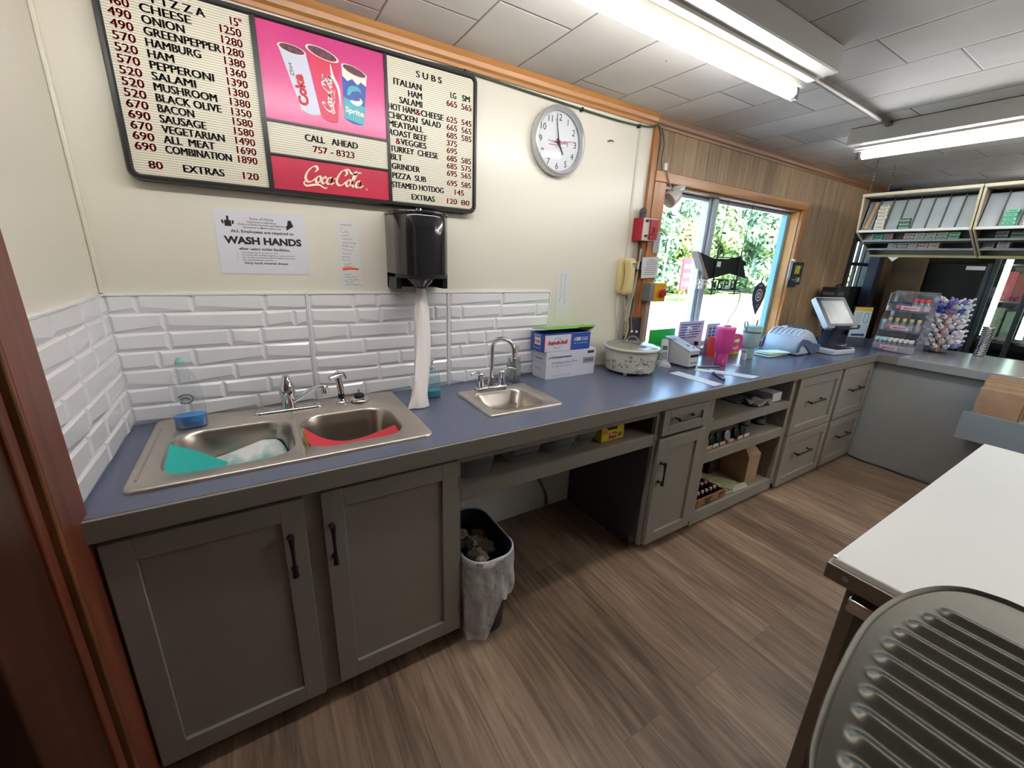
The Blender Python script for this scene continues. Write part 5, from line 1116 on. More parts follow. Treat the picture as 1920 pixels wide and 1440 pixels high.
b = MB().box(4.245, -.060, 1.415, 4.42, -.056, 1.598); b.box(4.235, -.052, 1.395, 4.37, -.048, 1.45); b.build('card', black, t, bevel=.001)
b = MB().use(0).box(4.285, -.0608, 1.505, 4.365, -.0602, 1.572).use(1).text('18', (4.335, -.0603, 1.440), .036, w=.062, bold=.03).text('UNDER', (4.265, -.0603, 1.452), .010, w=.055, bold=.02).use(2).ribbon([(4.37, 1.55), (4.39, 1.57)], lambda a, t: .004, (0, -.0603, 0), 1)
b.build('print', [mat('yellow green picture', 'b9b14a', .5, noise=(60, .5)), print_w, cream_w], t, smooth=False)
MB().box(4.205, -.052, 1.46, 4.248, -.048, 1.61).build('white_card', mat('pale blue card back', 'b9cbe0', .5), t)
MB().box(4.255, -.05, 1.595, 4.285, -.028, 1.62).build('hook', white_p, t)
t = thing('wall_key_hook', 'small dark latch screwed to the panelling near the entry door', 'latch', (5.28, -.02, 1.42))
MB().tube(catmull([(5.26, -.01, 1.40), (5.28, -.04, 1.42), (5.31, -.05, 1.425), (5.33, -.02, 1.415)], 4), .007, 8).build('latch', black, t)

# ------------------------------------------------------------------ things on the knee-space shelf
zs = .713
def food_bin(x, y, hx, hy, h, label, lidded):
    t = thing('food_bin', label, 'food bin', (x, y, zs), 'clear food bins on the knee-space shelf')
    L = [[(px_, py_, zs+z) for px_, py_ in rrect(x, y, hx*s, hy*s, .018, 4)] for z, s in ((.0005, .78), (.012, .83), (h*.62, .93), (h*.64, .965), (h*.97, .985), (h, 1.06), (h+.004, 1.06))]
    MB().loft(L, True, False).build('tub', cloudy, t, angle=60)
    if lidded:
        MB().loft([[(px_, py_, zs+z) for px_, py_ in rrect(x, y, hx*s, hy*s, .018, 4)] for z, s in ((h+.004, 1.08), (h+.010, 1.07), (h+.011, .9))], True, True).build('lid', cloudy, t, angle=60)
    return t
food_bin(1.085, -.50, .072, .085, .094, 'clear open food bin at the end of the shelf above the bin bag', False)
food_bin(1.315, -.47, .075, .095, .070, 'second clear food bin along the shelf, counted from the sink cabinet', True)
food_bin(1.515, -.48, .066, .09, .066, 'third clear food bin along the shelf, counted from the sink cabinet', True)
food_bin(1.655, -.47, .062, .09, .066, 'clear food bin right beside the yellow box', True)
food_bin(1.20, -.36, .045, .07, .075, 'small clear tub standing further back between the first two bins', True)
food_bin(1.43, -.33, .05, .09, .075, 'clear tub standing at the back between the second and third bins', True)
t = thing('yellow_box', 'yellow cut-away box holding clear lids on the knee-space shelf', 'box', (1.81, -.52, zs))
yel = mat('yellow printed carton', 'd9c52c', .5)
b = MB(); x0, x1, y0, y1, h = 1.735, 1.885, -.565, -.46, .100
b.prism([(x0, y0, zs), (x1, y0, zs), (x1, y0, zs+h), (x1-.03, y0, zs+h), (x1-.05, y0, zs+.055), (x0+.045, y0, zs+.055), (x0+.02, y0, zs+.08), (x0, y0, zs+.08)], (0, .002, 0))
b.box(x0, y0, zs, x0+.002, y1, zs+.09).box(x1-.002, y0, zs, x1, y1, zs+.10).box(x0, y1-.002, zs, x1, y1, zs+.10).box(x0, y0, zs, x1, y1, zs+.002); b.build('box_sides', yel, t, smooth=False)
b = MB(); y = y0-.0004; b.use(0).quad((1.785, y, zs+.008), (1.835, y, zs+.010), (1.835, y, zs+.044), (1.785, y, zs+.038)).use(1).text('Cutter', (1.790, y, zs+.026), .012, w=.04, bold=.03, off=.001).use(2)
b.quad((1.843, y, zs+.012), (1.872, y, zs+.014), (1.872, y, zs+.036), (1.843, y, zs+.032)).use(3).quad((1.742, y, zs+.04), (1.775, y, zs+.04), (1.775, y, zs+.066), (1.742, y, zs+.062)); b.build('print', [mat('magenta print', 'b52a6c', .5), print_w, mat('olive print', '6c6a22', .5), mat('orange print', 'd08a2c', .5)], t, smooth=False)
MB().cyl((1.795, -.545, zs+.068), (1.835, -.49, zs+.068), .036, n=24).build('film_roll', clear('clear roll', (.75, .78, .8), .1, .1, .5, 'b9bdc4'), t)
t = thing('plate_lid', 'pale round plastic lid leaning behind the yellow box', 'lid', (1.945, -.42, zs))
MB().lathe([(.050, 0), (.052, .004), (.046, .009), (.002, .010)], (1.945, -.42, zs+.0515), 28, (.15, -.98, .12)).build('lid', mat('pale blue plastic', 'a9b6c4', .4), t)
# cable under the counter
tag(MB().tube(catmull([(1.66, -.012, .66), (1.665, -.014, .50), (1.71, -.016, .34), (1.80, -.018, .22), (1.86, -.018, .10), (1.87, -.018, .015)], 6), .009, 8).build('appliance_cable', mat('grey cable', '6d6c69', .5), None, loc=(1.87, -.018, .01)), 'grey cable hanging down the white wall in the knee space', 'cable')
tag(MB().box(1.46, -.03, .640, 1.475, -.016, .654).build('cable_clip', white_p, None, loc=(1.46, -.02, .64)), 'tiny white clip under the knee-space shelf at the white wall', 'clip')

# ------------------------------------------------------------------ bin with liner
t = thing('waste_bin', 'dark blue waste bin with white liner folded over its rim, in the knee space', 'bin', (1.105, -.515, 0))
def bl(z, s, dx=0, n=6): return [(x+dx, y, z) for x, y in rrect(1.105, -.515, .108*s, .185*s, .085*s, n)]
MB().loft([bl(0.001, .78), bl(.006, .80), bl(.40, 1.0), bl(.405, 1.02), bl(.405, .985), bl(.395, .965), bl(.012, .76)], True, True).build('tub', mat('dark blue bin plastic', '14233a', .4), t, angle=60)
rl = random.Random(21); b = MB(); loops = []; NN = 112
ph = [rl.uniform(0, 6.3) for _ in range(8)]
base = []
q = rrect(1.105, -.515, .108, .185, .085, 27)
def hem(x, y):   # how far down the folded liner hangs at this side
    f = max(0, min(1, (-y-.46)/.20)); e = .10+.10*f
    if -y > .60 and x < 1.12: e = .385-.9*max(0, x-1.085)
    return e
for k in range(15):
    s = k/14; L = []
    for i, (x, y) in enumerate(q):
        cx, cy = x-1.105, y+.515; a = math.atan2(cy, cx); d = hem(x, y)
        z = .409-d*s; out = 1.03+.055*s*(1 if d > .2 else .5)+.045*s**.7*math.sin(7*a+ph[0]+3*s)+.034*s**.7*math.sin(16*a+ph[1]-5*s)+.016*s*math.sin(31*a+ph[2]+9*s)
        if z < .30: out -= .10*(.30-z)/.3
        X = 1.105+cx*out
        if X < .992 and y > -.645: X = .992
        L.append((X, -.515+cy*out, max(z, .012)))
    loops.append(L)
ins = [[(1.105+(x-1.105)*(.985-.02*k), -.515+(y+.515)*(.985-.02*k), .411-.05*k*k) for x, y in q] for k in range(3)]
b.loft(ins[::-1]+loops); b.build('liner', liner, t, angle=75)
b = MB(); rr = random.Random(5)
for k in range(13):
    c = Vector((1.105+rr.uniform(-.07, .07), -.53+rr.uniform(-.13, .13), .29+rr.uniform(-.02, .04))); r = rr.uniform(.026, .045); n0 = len(b.v); b.ball(c, r, 12, .7)
    for i in range(n0, len(b.v)): b.v[i] += (b.v[i]-c)*rr.uniform(-.3, .25)
o = b.build('crumpled_paper', mat('crumpled paper waste', 'a3978c', .8), t, angle=25); o['kind'] = 'stuff'

# ------------------------------------------------------------------ clutter in the open shelf unit
z1, z2, z3 = SH[2], SH[1], SH[0]
t = thing('paper_ream', 'white wrapped ream of paper lying at the far end of the top open shelf', 'paper ream', (3.29, -.40, z1))
MB().box(3.235, -.585, z1+.004, 3.35, -.25, z1+.064).build('wrapper', mat('lilac white wrapper', 'b9bcd2', .45), t, bevel=.003)
MB().box(3.237, -.587, z1+.006, 3.348, -.585, z1+.062).build('end_fold', mat('white folded paper', 'd8d8dd', .6, noise=(40, .08)), t)
r1 = random.Random(14)
b = MB(); b.grid(lambda u, v: Vector((3.02+.19*u+.03*v, -.595+.10*v-.02*u, z1+.010+.022*abs(math.sin(6*u+1.3))*abs(math.cos(4*v+u*5))+.006*math.sin(23*u+9*v))), 22, 10)
o = b.build('crumpled_napkin', mat('crumpled napkin', 'a9a69e', .8), None, angle=25, loc=(3.1, -.55, z1)); s_ = o.modifiers.new('s', 'SOLIDIFY'); s_.thickness = .0015; tag(o, 'crumpled greyish napkin in front of the paper ream on the top open shelf', 'napkin')
tag(MB().box(3.0, -.50, z1, 3.21, -.22, z1+.008).build('grey_tray', mat('dark grey tray', '55555a', .4), None, loc=(3.1, -.36, z1), bevel=.002), 'flat dark grey tray beneath the crumpled napkin', 'tray')
tag(MB().box(2.555, -.52, z1, 2.70, -.30, z1+.016).build('dark_notebook', mat('dark red-brown cover', '3a1f22', .4), None, loc=(2.62, -.4, z1), bevel=.002), 'dark red-brown notebook lying at the near end of the top open shelf', 'notebook')
tag(MB().box(2.66, -.14, z1, 2.90, -.05, z1+.07).build('red_case', mat('dark pink case', '8c1f3c', .4), None, loc=(2.78, -.1, z1), bevel=.004), 'dark pink case at the back of the top open shelf', 'case')
flat('paper_scrap', [(2.545, -.60), (2.60, -.595), (2.605, -.565), (2.55, -.56)], .003, mat('cream scrap', 'bdb9ae', .7), 'cream paper scrap on the front edge of the top open shelf', 'paper', z1)
# tins with price tags
tin_m = mat('dark tin side', '20262a', .35, .3); tin_l = mat('black green tin lid', '17231f', .3, noise=(40, .6))
tags_ = [('e6d9a0', 'cream'), ('e8e4da', 'white'), ('e9cf9a', 'pale yellow'), ('ddb087', 'orange-pink'), ('e8dcc0', 'ivory'), ('ececec', 'pure white')]
def tin(x, y, k, where):
    t = thing('snuff_tin', where, 'tin', (x, y, z2), 'round tins with price tags on the middle open shelf')
    T_ = Matrix.Translation((x, y, z2)) @ Matrix.Rotation(-.22, 4, 'X') @ Matrix.Rotation(.1, 4, 'Z')
    MB().lathe([(.033, 0), (.034, .002), (.034, .013)], (0, .012, .034), 26, (0, -1, 0)).move(T_).build('tin_base', tin_m, t)
    b = MB().lathe([(.0345, .012), (.0345, .022), (.030, .025), (.028, .0245), (.001, .0245)], (0, .012, .034), 26, (0, -1, 0)).move(T_); b.build('lid', tin_l if k % 3 else mat('silver white tin lid', 'b9bec4', .3, .5), t, angle=50)
    b = MB().use(0).box(x-.026, y-.030, z2+.004, x+.026, y-.0285, z2+.026).use(1).text('1.%d9' % (k+2), (x-.018, y-.0302, z2+.010), .009, w=.03).use(2).box(x-.02, y-.0305, z2+.0005, x+.012, y-.0288, z2+.005); b.build('price_tag', [mat('tag '+tags_[k][0], tags_[k][0], .6), ink, red_ink], t, smooth=False)
xs_ = [2.60, 2.665, 2.735, 2.825, 2.925, 2.995]
for k, x in enumerate(xs_): tin(x, -.565, k, f'round tin with {tags_[k][1]} price tag on the middle shelf, '+['next to the stile', 'second from the stile', 'third from the stile', 'fourth from the stile', 'fifth from the stile', 'nearest the dark jars'][k])
jar_m = mat('black green jar', '14201c', .3)
for x, y, lab in ((3.20, -.46, 'squat dark jar lying behind the tins on the middle open shelf'), (3.325, -.50, 'dark jar with grey green label at the end of the middle open shelf')):
    t = thing('dark_jar', lab, 'jar', (x, y, z2))
    MB().lathe([(.034, 0), (.036, .004), (.036, .055), (.030, .062)], (x, y, z2), 22).build('jar_body', jar_m, t)
    MB().lathe([(.033, .060), (.033, .080), (.029, .083)], (x, y, z2), 22).build('lid', mat('dark green lid', '1d3a2c', .35), t)
    MB().lathe([(.0364, .014), (.0364, .046)], (x, y, z2), 22, cap0=False, cap1=False).build('label_wrap', mat('grey green label', '5f6d69', .5, noise=(70, .5)), t)
# bottom shelf: tray of small bottles
t = thing('bottle_tray', 'printed cardboard tray holding small dark bottles on the bottom open shelf', 'tray', (2.70, -.46, z3))
b = MB(); x0, x1, y0, y1, h = 2.545, 2.86, -.598, -.33, .062
for a in ((x0, y0, x1, y0+.004), (x0, y1-.004, x1, y1), (x0, y0, x0+.004, y1), (x1-.004, y0, x1, y1)): b.box(a[0], a[1], z3, a[2], a[3], z3+h)
b.box(x0, y0, z3, x1, y1, z3+.003); b.build('tray_sides', card, t, smooth=False)
b = MB(); y = y0-.0004
b.text('SPECIAL', (2.652, y, z3+.034), .016, w=.085, bold=.05).text('BREW', (2.665, y, z3+.014), .016, w=.06, bold=.05).ribbon([(2.64, z3+.010), (2.70, z3+.007), (2.76, z3+.012)], lambda a, t: .004, (0, y, 0), 1).text('ALES', (2.80, y, z3+.035), .013, w=.045, bold=.05).text('12', (2.808, y, z3+.014), .016, bold=.06).text('ALES', (2.556, y, z3+.035), .013, w=.04, bold=.05).text('12', (2.560, y, z3+.014), .016, bold=.06)
b.build('print', mat('dark brown print', '2c1a12', .6), t, smooth=False)
bm_ = mat('dark red-brown bottle', '35110f', .15); cap_r = mat('cap red', '9a2f35', .4); cap_w = mat('cap white', 'd5d0cc', .4)
def small_bottle(x, y):
    t = thing('small_bottle', 'small dark bottle', 'bottle', (x, y, z3+.003), 'small dark bottles in the cardboard tray')
    MB().lathe([(.014, 0), (.016, .003), (.016, .050), (.008, .068), (.0075, .076)], (x, y, z3+.003), 14).build('glass', bm_, t)
    MB().lathe([(.0092, .074), (.0092, .088), (.007, .090)], (x, y, z3+.003), 12).build('cap', cap_w, t); return t
first = None; cols = ['nearest the tray front', 'in the second row', 'in the third row', 'in the back row']
for j in range(4):
    for i in range(7):
        if j == 3 and i > 2: continue
        x, y = 2.575+i*.042, -.572+j*.062
        if first is None: first = small_bottle(x, y); o = first
        else: o = dup(first, (x, y, z3+.003))
        o['label'] = f"small dark bottle {cols[j]} of the cardboard tray, "+['against its near end', 'second from its near end', 'third from its near end', 'at the middle', 'third from its far end', 'second from its far end', 'against its far end'][i]
pg = mat('yellow green paper', 'a8a77c', .7)
for k in range(3): flat('green_folder', [(2.74+.05*k, -.30-.02*k), (2.90+.05*k, -.28-.02*k), (3.06+.03*k, -.52-.01*k), (2.92+.03*k, -.56-.01*k)], .004, pg, ['lowest yellow-green folder behind the bottle tray', 'middle yellow-green folder of the three behind the bottle tray', 'topmost yellow-green folder behind the bottle tray'][k], 'folder', z3+.0045*k)
flat('paper_bag_flat', [(2.90, -.585), (3.08, -.605), (3.17, -.575), (3.01, -.535)], .004, mat('buff paper', 'b0a894', .7), 'buff paper sheet at the front of the bottom open shelf beside the tray', 'paper', z3)
flat('paper_bag_flat', [(2.97, -.60), (3.13, -.61), (3.185, -.56), (3.05, -.545)], .003, mat('buff paper light', 'c0b9a6', .7), 'upper buff paper sheet overlapping another at the front of the bottom open shelf', 'paper', z3+.0045)
tag(MB().box(2.75, -.12, z3, 3.02, -.05, z3+.22).build('blue_carton', mat('pale blue white carton', '8fb6cc', .5, noise=(7, .3)), None, loc=(2.9, -.08, z3), bevel=.002), 'pale blue and white carton at the back of the bottom open shelf', 'carton')
b = MB(); X0, X1, Y0, Y1 = 3.165, 3.305, -.565, -.33; hb = .20
b.loft([[(X0, Y0, z3), (X1, Y0, z3), (X1, Y1, z3), (X0, Y1, z3)], [(X0-.004, Y0, z3+hb), (X1+.004, Y0, z3+hb), (X1, Y1, z3+hb), (X0, Y1, z3+hb)], [(X0+.02, (Y0+Y1)/2-.05, z3+hb+.07), (X1-.02, (Y0+Y1)/2-.05, z3+hb+.07), (X1-.02, (Y0+Y1)/2+.03, z3+hb+.07), (X0+.02, (Y0+Y1)/2+.03, z3+hb+.07)], [(X0+.05, (Y0+Y1)/2-.02, z3+hb+.115), (X1-.05, (Y0+Y1)/2-.02, z3+hb+.115), (X1-.05, (Y0+Y1)/2-.01, z3+hb+.115), (X0+.05, (Y0+Y1)/2-.01, z3+hb+.115)]], True, True)
tag(b.build('paper_bag', kraft, None, smooth=False, loc=(3.235, -.45, z3)), 'filled brown paper bag with pinched top standing on the bottom open shelf', 'paper bag')
tag(MB().box(3.03, -.38, z3+.0146, 3.155, -.10, z3+.25).build('dark_carton', mat('dark brown carton', '2f2622', .6), None, loc=(3.09, -.24, z3), bevel=.002), 'dark brown carton standing beside the filled paper bag', 'carton')

# paper bags on the bag shelf
for k in range(7):
    x = 4.475+.026*k; r = random.Random(k); hgt = .176+.012*k+r.uniform(-.004, .006); y0 = -1.268-r.uniform(0, .012); y1 = -1.462-r.uniform(0, .03)
    b = MB(); n = 8; loops = []
    for i in range(n+1):
        z = .6525+hgt*i/n; bul = .010+.003*math.sin(PI*i/n)+.0015*math.sin(9*i+k); loops.append([(x-bul, y0+.002*math.sin(5*i+k), z), (x-bul-.002*math.sin(3*i), (y0*.6+y1*.4), z), (x-bul+.001*math.cos(4*i), (y0*.3+y1*.7), z), (x-bul, y1, z), (x+bul, y1, z), (x+bul, (y0+y1)/2, z), (x+bul, y0, z)])
    b.loft(loops, True, True)
    tag(b.build('kraft_bag_bundle', kraft, None, angle=50, loc=(x, y0, .6525)), ['frontmost bundle of flat brown paper bags on the grey bag shelf', 'second bundle of flat brown paper bags from the front of the grey bag shelf', 'third bundle of flat brown paper bags from the front of the bag shelf', 'middle bundle of flat brown paper bags on the bag shelf', 'bundle of flat brown paper bags just behind the middle one on the bag shelf', 'last but one bundle of flat brown paper bags on the bag shelf', 'rearmost and tallest bundle of flat brown paper bags touching the counter panel'][k], 'paper bag', 'flat brown paper bags on the bag shelf')
t = thing('floor_cord', 'black cord lying on the floor along the foot of the grey return counter', 'cord', (4.66, -.9, .006))
MB().tube(catmull([(4.69, -.64, .006), (4.66, -.74, .006), (4.665, -.9, .006), (4.65, -1.05, .006), (4.66, -1.3, .006), (4.655, -1.7, .006)], 6), .006, 8).build('cord', black, t)
# ------------------------------------------------------------------ hanging cigarette racks
rk = mat('rack frame grey', '8d877a', .4); rk_l = mat('rack cream edge', 'c9c0a4', .4); rk_p = mat('pale rack plastic', 'aab4b8', .3, noise=(5, .12)); rk_d = mat('dark rack inside', '26282b', .5); rk_w = mat('white rack rail', 'd7d8d8', .4)
XT, ZT, XM, ZM, XB, ZB = 4.367, 2.089, 4.412, 1.831, 4.77, 1.677
def rack(name, y0, y1, label, slots):
    """Two-stage hanging rack, y0 the end by the window, y1 the end towards the table."""
    t = thing(name, label, 'display rack', (4.5, (y0+y1)/2, ZB), 'hanging cigarette racks')
    for y in (y0, y1+.012): MB().prism([(XT, y, ZT), (XM, y, ZM), (XB, y, ZB), (XB+.06, y, ZB), (XB+.06, y, ZT)], (0, -.012, 0)).build('side_panel', rk, t, bevel=.001)
    b = MB().box(XT-.006, y1, ZT-.02, XB+.06, y0, ZT).box(XB+.04, y1, ZB, XB+.06, y0, ZT); b.build('top_and_back', rk, t, bevel=.001)
    b = MB(); b.box(XT-.010, y1, ZT-.016, XT, y0, ZT+.002)
    for y in (y0-.006, y1+.006): b.tube([(XT-.003, y, ZT), (XM-.003, y, ZM), (XB-.003, y, ZB)], .007, 6)
    b.build('edge_trim', rk_l, t, bevel=.001)
    # sloping tray floor behind the front, with dividers
    a0, a1 = Vector((XT+.13, 0, ZT-.04)), Vector((XM+.03, 0, ZM+.012))
    b = MB().add([(a0.x, y0-.012, a0.z), (a0.x, y1+.012, a0.z), (a1.x, y1+.012, a1.z), (a1.x, y0-.012, a1.z)], [(0, 1, 2, 3)]); b.build('sloping_tray', rk_p, t, smooth=False)
    b = MB(); n = slots
    for k in range(n+1):
        y = y0-.012+(y1-y0+.024)*k/n; b.prism([(a0.x, y, a0.z), (a1.x, y, a1.z), (a1.x-.02, y, a1.z+.012), (a0.x-.022, y, a0.z+.012)], (0, .004, 0))
    b.build('divider', mat('rack divider', '545b60', .4), t, smooth=False)
    MB().box(XM-.004, y1, ZM-.004, XM+.034, y0, ZM+.013).build('lip_rail', rk_w, t, bevel=.002)
    for k, (f0, f1) in enumerate(((.34, .40), (.70, .76))):
        x, z = XM+(XB-XM)*f0, ZM+(ZB-ZM)*f0
        MB().box(x, y1+.012, z-.006, x+.15, y0-.012, z).box(x-.003, y1+.012, z-.012, x, y0-.012, z+.002).build('tier_rail', mat('grey blue rail', 'a7b0bb', .35), t, bevel=.001)
    MB().box(XM+.15, y1+.012, ZM-.075, XM+.152, y0-.012, ZM).build('dark_backing', rk_d, t)
    MB().box(XB-.02, y1, ZB-.014, XB+.06, y0, ZB+.003).build('bottom_rail', mat('yellowed bottom rail', 'c2b987', .45), t, bevel=.002)
    return t
rack('cigarette_rack', -.372, -.988, 'first hanging cigarette rack, the one nearest the window, mostly empty slots above', 8)
rack('cigarette_rack', -.994, -1.62, 'second hanging cigarette rack, the one towards the table, with stacked packs', 7)
for x, y, lab in ((4.40, -.392, 'front chain holding the first cigarette rack'), (4.70, -.402, 'rear chain holding the first cigarette rack'), (4.42, -1.57, 'front chain holding the second cigarette rack')):
    b = MB(); n = 12
    for k in range(n):
        c = Vector((x, y, ZT+.004+(H-.02-ZT)*(k+.5)/n)); hh = (H-.02-ZT)/n*.68; P = []
        for i in range(13):
            a = 2*PI*i/12; u_, v_ = .006*math.cos(a), hh*math.sin(a); P.append(c+(Vector((u_, 0, v_)) if k % 2 else Vector((0, u_, v_))))
        b.tube(P, .0018, 5, False)
    b.tube([(x, y, H-.028), (x+.008, y, H-.012), (x, y, H)], .003, 6); tag(b.build('hanging_chain', mat('tarnished chain', '6a675f', .4, .8), None, loc=(x, y, ZT)), lab, 'chain', 'chains of the hanging racks')
pack_cols = {'white': 'd8d4cb', 'teal': '2f9d88', 'red': 'b8232e', 'green': '7cc9a4', 'grey': '9a9aa0', 'cream': 'd9d2b4', 'olive': '5d6a5a', 'pink': 'd9a3ac', 'navy': '2d355e'}
for k_, v_ in pack_cols.items(): mat('pack '+k_, v_, .4)
PP = {}
def place_pack(col, band, loc, tilt, label, group, upright=False):
    key = (col, band, upright)
    if key not in PP:
        o = bpy.data.objects.new('cigarette_pack', None); C.objects.link(o); o.location = loc; OFF[o.name] = Vector(loc)
        h = .086 if upright else .0215; d = .022 if upright else .086
        T_ = Matrix.Translation(loc)
        MB().box(0, -.0275, 0, d, .0275, h).move(T_).build('carton', MATS['pack '+col], o, bevel=.001)
        b = MB(); b.use(0)
        if upright: b.box(-.0004, -.0276, h*.55, d+.0003, .0276, h*.80).use(1).text('FILTERS', (-.0004, .020, h*.30), .009, right=(0, -1, 0), w=.04, bold=.03, off=.0004)
        else: b.box(-.0004, -.0276, .003, .03, .0276, .0075).use(1).text('FILTERS', (-.0004, .018, .0105), .006, right=(0, -1, 0), w=.036, bold=.03, off=.0004)
        b.move(T_).build('print', [MATS['pack '+band], ink], o, smooth=False)
        PP[key] = o
    else: o = dup(PP[key], loc)
    o.rotation_euler = (0, tilt, 0); tag(o, label, 'cigarette pack', group); return o
ordw = ['lowest', 'second', 'third', 'fourth', 'fifth', 'sixth', 'seventh', 'topmost']
def upper_stack(y, n, col, band, where, grp, f0=.03, pitch=.0240):
    """Packs piled up the front of a sloping tray slot."""
    for k in range(n):
        d = Vector((XT+.13, 0, ZT-.04))-Vector((XM+.03, 0, ZM+.012)); d.normalize()
        z = ZM+.016+pitch*k; x = XM+.012+.002*k
        place_pack(col, band, (x, y+.002*((k*7) % 3-1), z), 0, f'{ordw[k] if k < n-1 else "topmost"} {col} pack in the pile {where}', grp)
ya = lambda k, n=8, y0=-.384, y1=-.976: y0+(y1-y0)*(k+.5)/n
g1 = 'cigarette packs piled in the first rack'; g2 = 'cigarette packs piled in the second rack'
upper_stack(ya(1), 7, 'white', 'cream', 'at the window end of the first rack', g1)
upper_stack(ya(3)+.006, 3, 'olive', 'green', 'in an otherwise empty slot of the first rack', g1)
yb_ = lambda k: ya(k, 7, -1.006, -1.608)
upper_stack(yb_(1), 4, 'green', 'teal', 'nearest the dividing post of the second rack', g2)
upper_stack(yb_(2), 8, 'white', 'cream', 'beside the green pile of the second rack', g2)
upper_stack(yb_(3), 7, 'cream', 'white', 'third along the second rack', g2); upper_stack(yb_(4), 6, 'white', 'red', 'fourth along the second rack', g2); upper_stack(yb_(5), 6, 'cream', 'teal', 'far along the second rack', g2)
# rolled paper standing in the first slot
tag(MB().cyl((XM+.03, ya(0)+.01, ZM+.02), (XT+.12, ya(0)-.01, ZT-.05), .017).build('paper_roll', mat('tan paper roll', 'b79f78', .7), None, loc=(XM+.03, ya(0), ZM+.02)), 'tan rolled paper standing in the end slot of the first rack', 'paper roll')
g3, g4 = 'upright packs on the tiers of the first rack', 'upright packs on the tiers of the second rack'
def flat_tier(f, y0, y1, row, n, where, grp):
    x, z = XM+(XB-XM)*f, ZM+(ZB-ZM)*f
    for k, spec in enumerate(row):
        if not spec: continue
        y = y0+(y1-y0)*(k+.5)/n
        place_pack(spec[0], spec[1], (x+.004, y, z+.0008), 0, f'{spec[0]} pack with {spec[1]} band, place {["one","two","three","four","five","six","seven","eight","nine","ten"][k]}, {where}', grp)
        place_pack(spec[0], spec[1], (x+.010, y, z+.0232), 0, f'upper {spec[0]} pack with {spec[1]} band, place {["one","two","three","four","five","six","seven","eight","nine","ten"][k]}, {where}', grp)
flat_tier(.34, -.384, -.976, [('white', 'grey'), ('teal', 'green'), ('grey', 'red'), None, ('white', 'red'), ('white', 'grey'), ('white', 'green'), ('white', 'teal'), ('green', 'white'), None], 10, 'upper tier of the first rack', g3)
flat_tier(.70, -.384, -.976, [None, None, ('white', 'grey'), ('white', 'navy'), ('white', 'pink'), ('pink', 'white'), ('cream', 'pink'), None, None, None], 10, 'lower tier of the first rack', g3)
flat_tier(.34, -1.006, -1.608, [None, ('grey', 'navy'), ('olive', 'green'), ('white', 'navy'), ('white', 'olive'), ('navy', 'grey'), ('grey', 'white'), ('white', 'green'), None, None], 9, 'upper tier of the second rack', g4)
flat_tier(.70, -1.006, -1.608, [('grey', 'white'), ('white', 'grey'), None, ('white', 'navy'), None, ('grey', 'white')], 9, 'lower tier of the second rack', g4)
b = MB().prism([(XB-.023, -.50, ZB-.014), (XB-.023, -.57, ZB-.014), (XB-.023, -.535, ZB-.048)], (.0015, 0, 0)); tag(b.build('paper_pennant', paper, None, smooth=False, loc=(XB, -.535, ZB-.05)), 'white paper triangle hanging under the first cigarette rack', 'paper')

# ------------------------------------------------------------------ acrylic bottle display and sweets in the corner
t = thing('acrylic_display', 'three-tier clear acrylic display of miniature bottles in the worktop corner', 'display stand', (4.98, -.665, ZC))
AY0, AY1 = -.525, -.800
tiers = [(4.885, ZC), (4.925, ZC+.165), (4.965, ZC+.325)]
for y in (AY0, AY1+.004): MB().prism([(4.875, y, ZC), (4.88, y, ZC+.10), (4.915, y, ZC+.165), (4.918, y, ZC+.27), (4.955, y, ZC+.325), (4.965, y, ZC+.47), (5.09, y, ZC+.49), (5.10, y, ZC)], (0, -.004, 0)).build('side_panel', clear_a, t, smooth=False)
b = MB()
for x, z in tiers: b.box(x-.008, AY1, z+.002, x+.12, AY0, z+.006).box(x-.012, AY1, z+.002, x-.008, AY0, z+.066)
b.box(5.09, AY1, ZC, 5.094, AY0, ZC+.49); b.box(4.965, AY1, ZC+.470, 5.09, AY0, ZC+.474); b.build('shelf_tray', clear_a, t, smooth=False)
for k, (x, z) in enumerate(tiers):
    b = MB()
    yl = AY0-.055-.02*k
    b.use(0).prism([(x-.0135, yl, z+.020), (x-.0135, yl-.115, z+.016), (x-.0135, yl-.115, z+.046), (x-.0135, yl, z+.050)], (.001, 0, 0)).use(1).text('SMIRNOFF', (x-.014, yl-.012, z+.027), .014, right=(0, -1, -.03), w=.088, bold=.02, off=.001)
    b.use(2).ribbon([(math.cos(a)*.5, math.sin(a)*.5) for a in [i*2*PI/12 for i in range(13)]], lambda a, t: 1.0, (x-.0138, yl+.022, z+.038), .014, right=(0, -1, 0), off=.0006)
    b.build('brand_strip', [mat('red and white strip', 'e8c3cc', .4), mat('crimson lettering', 'b01838', .5), mat('pink heart print', 'e0607c', .5)], t, smooth=False)
MINI = {}
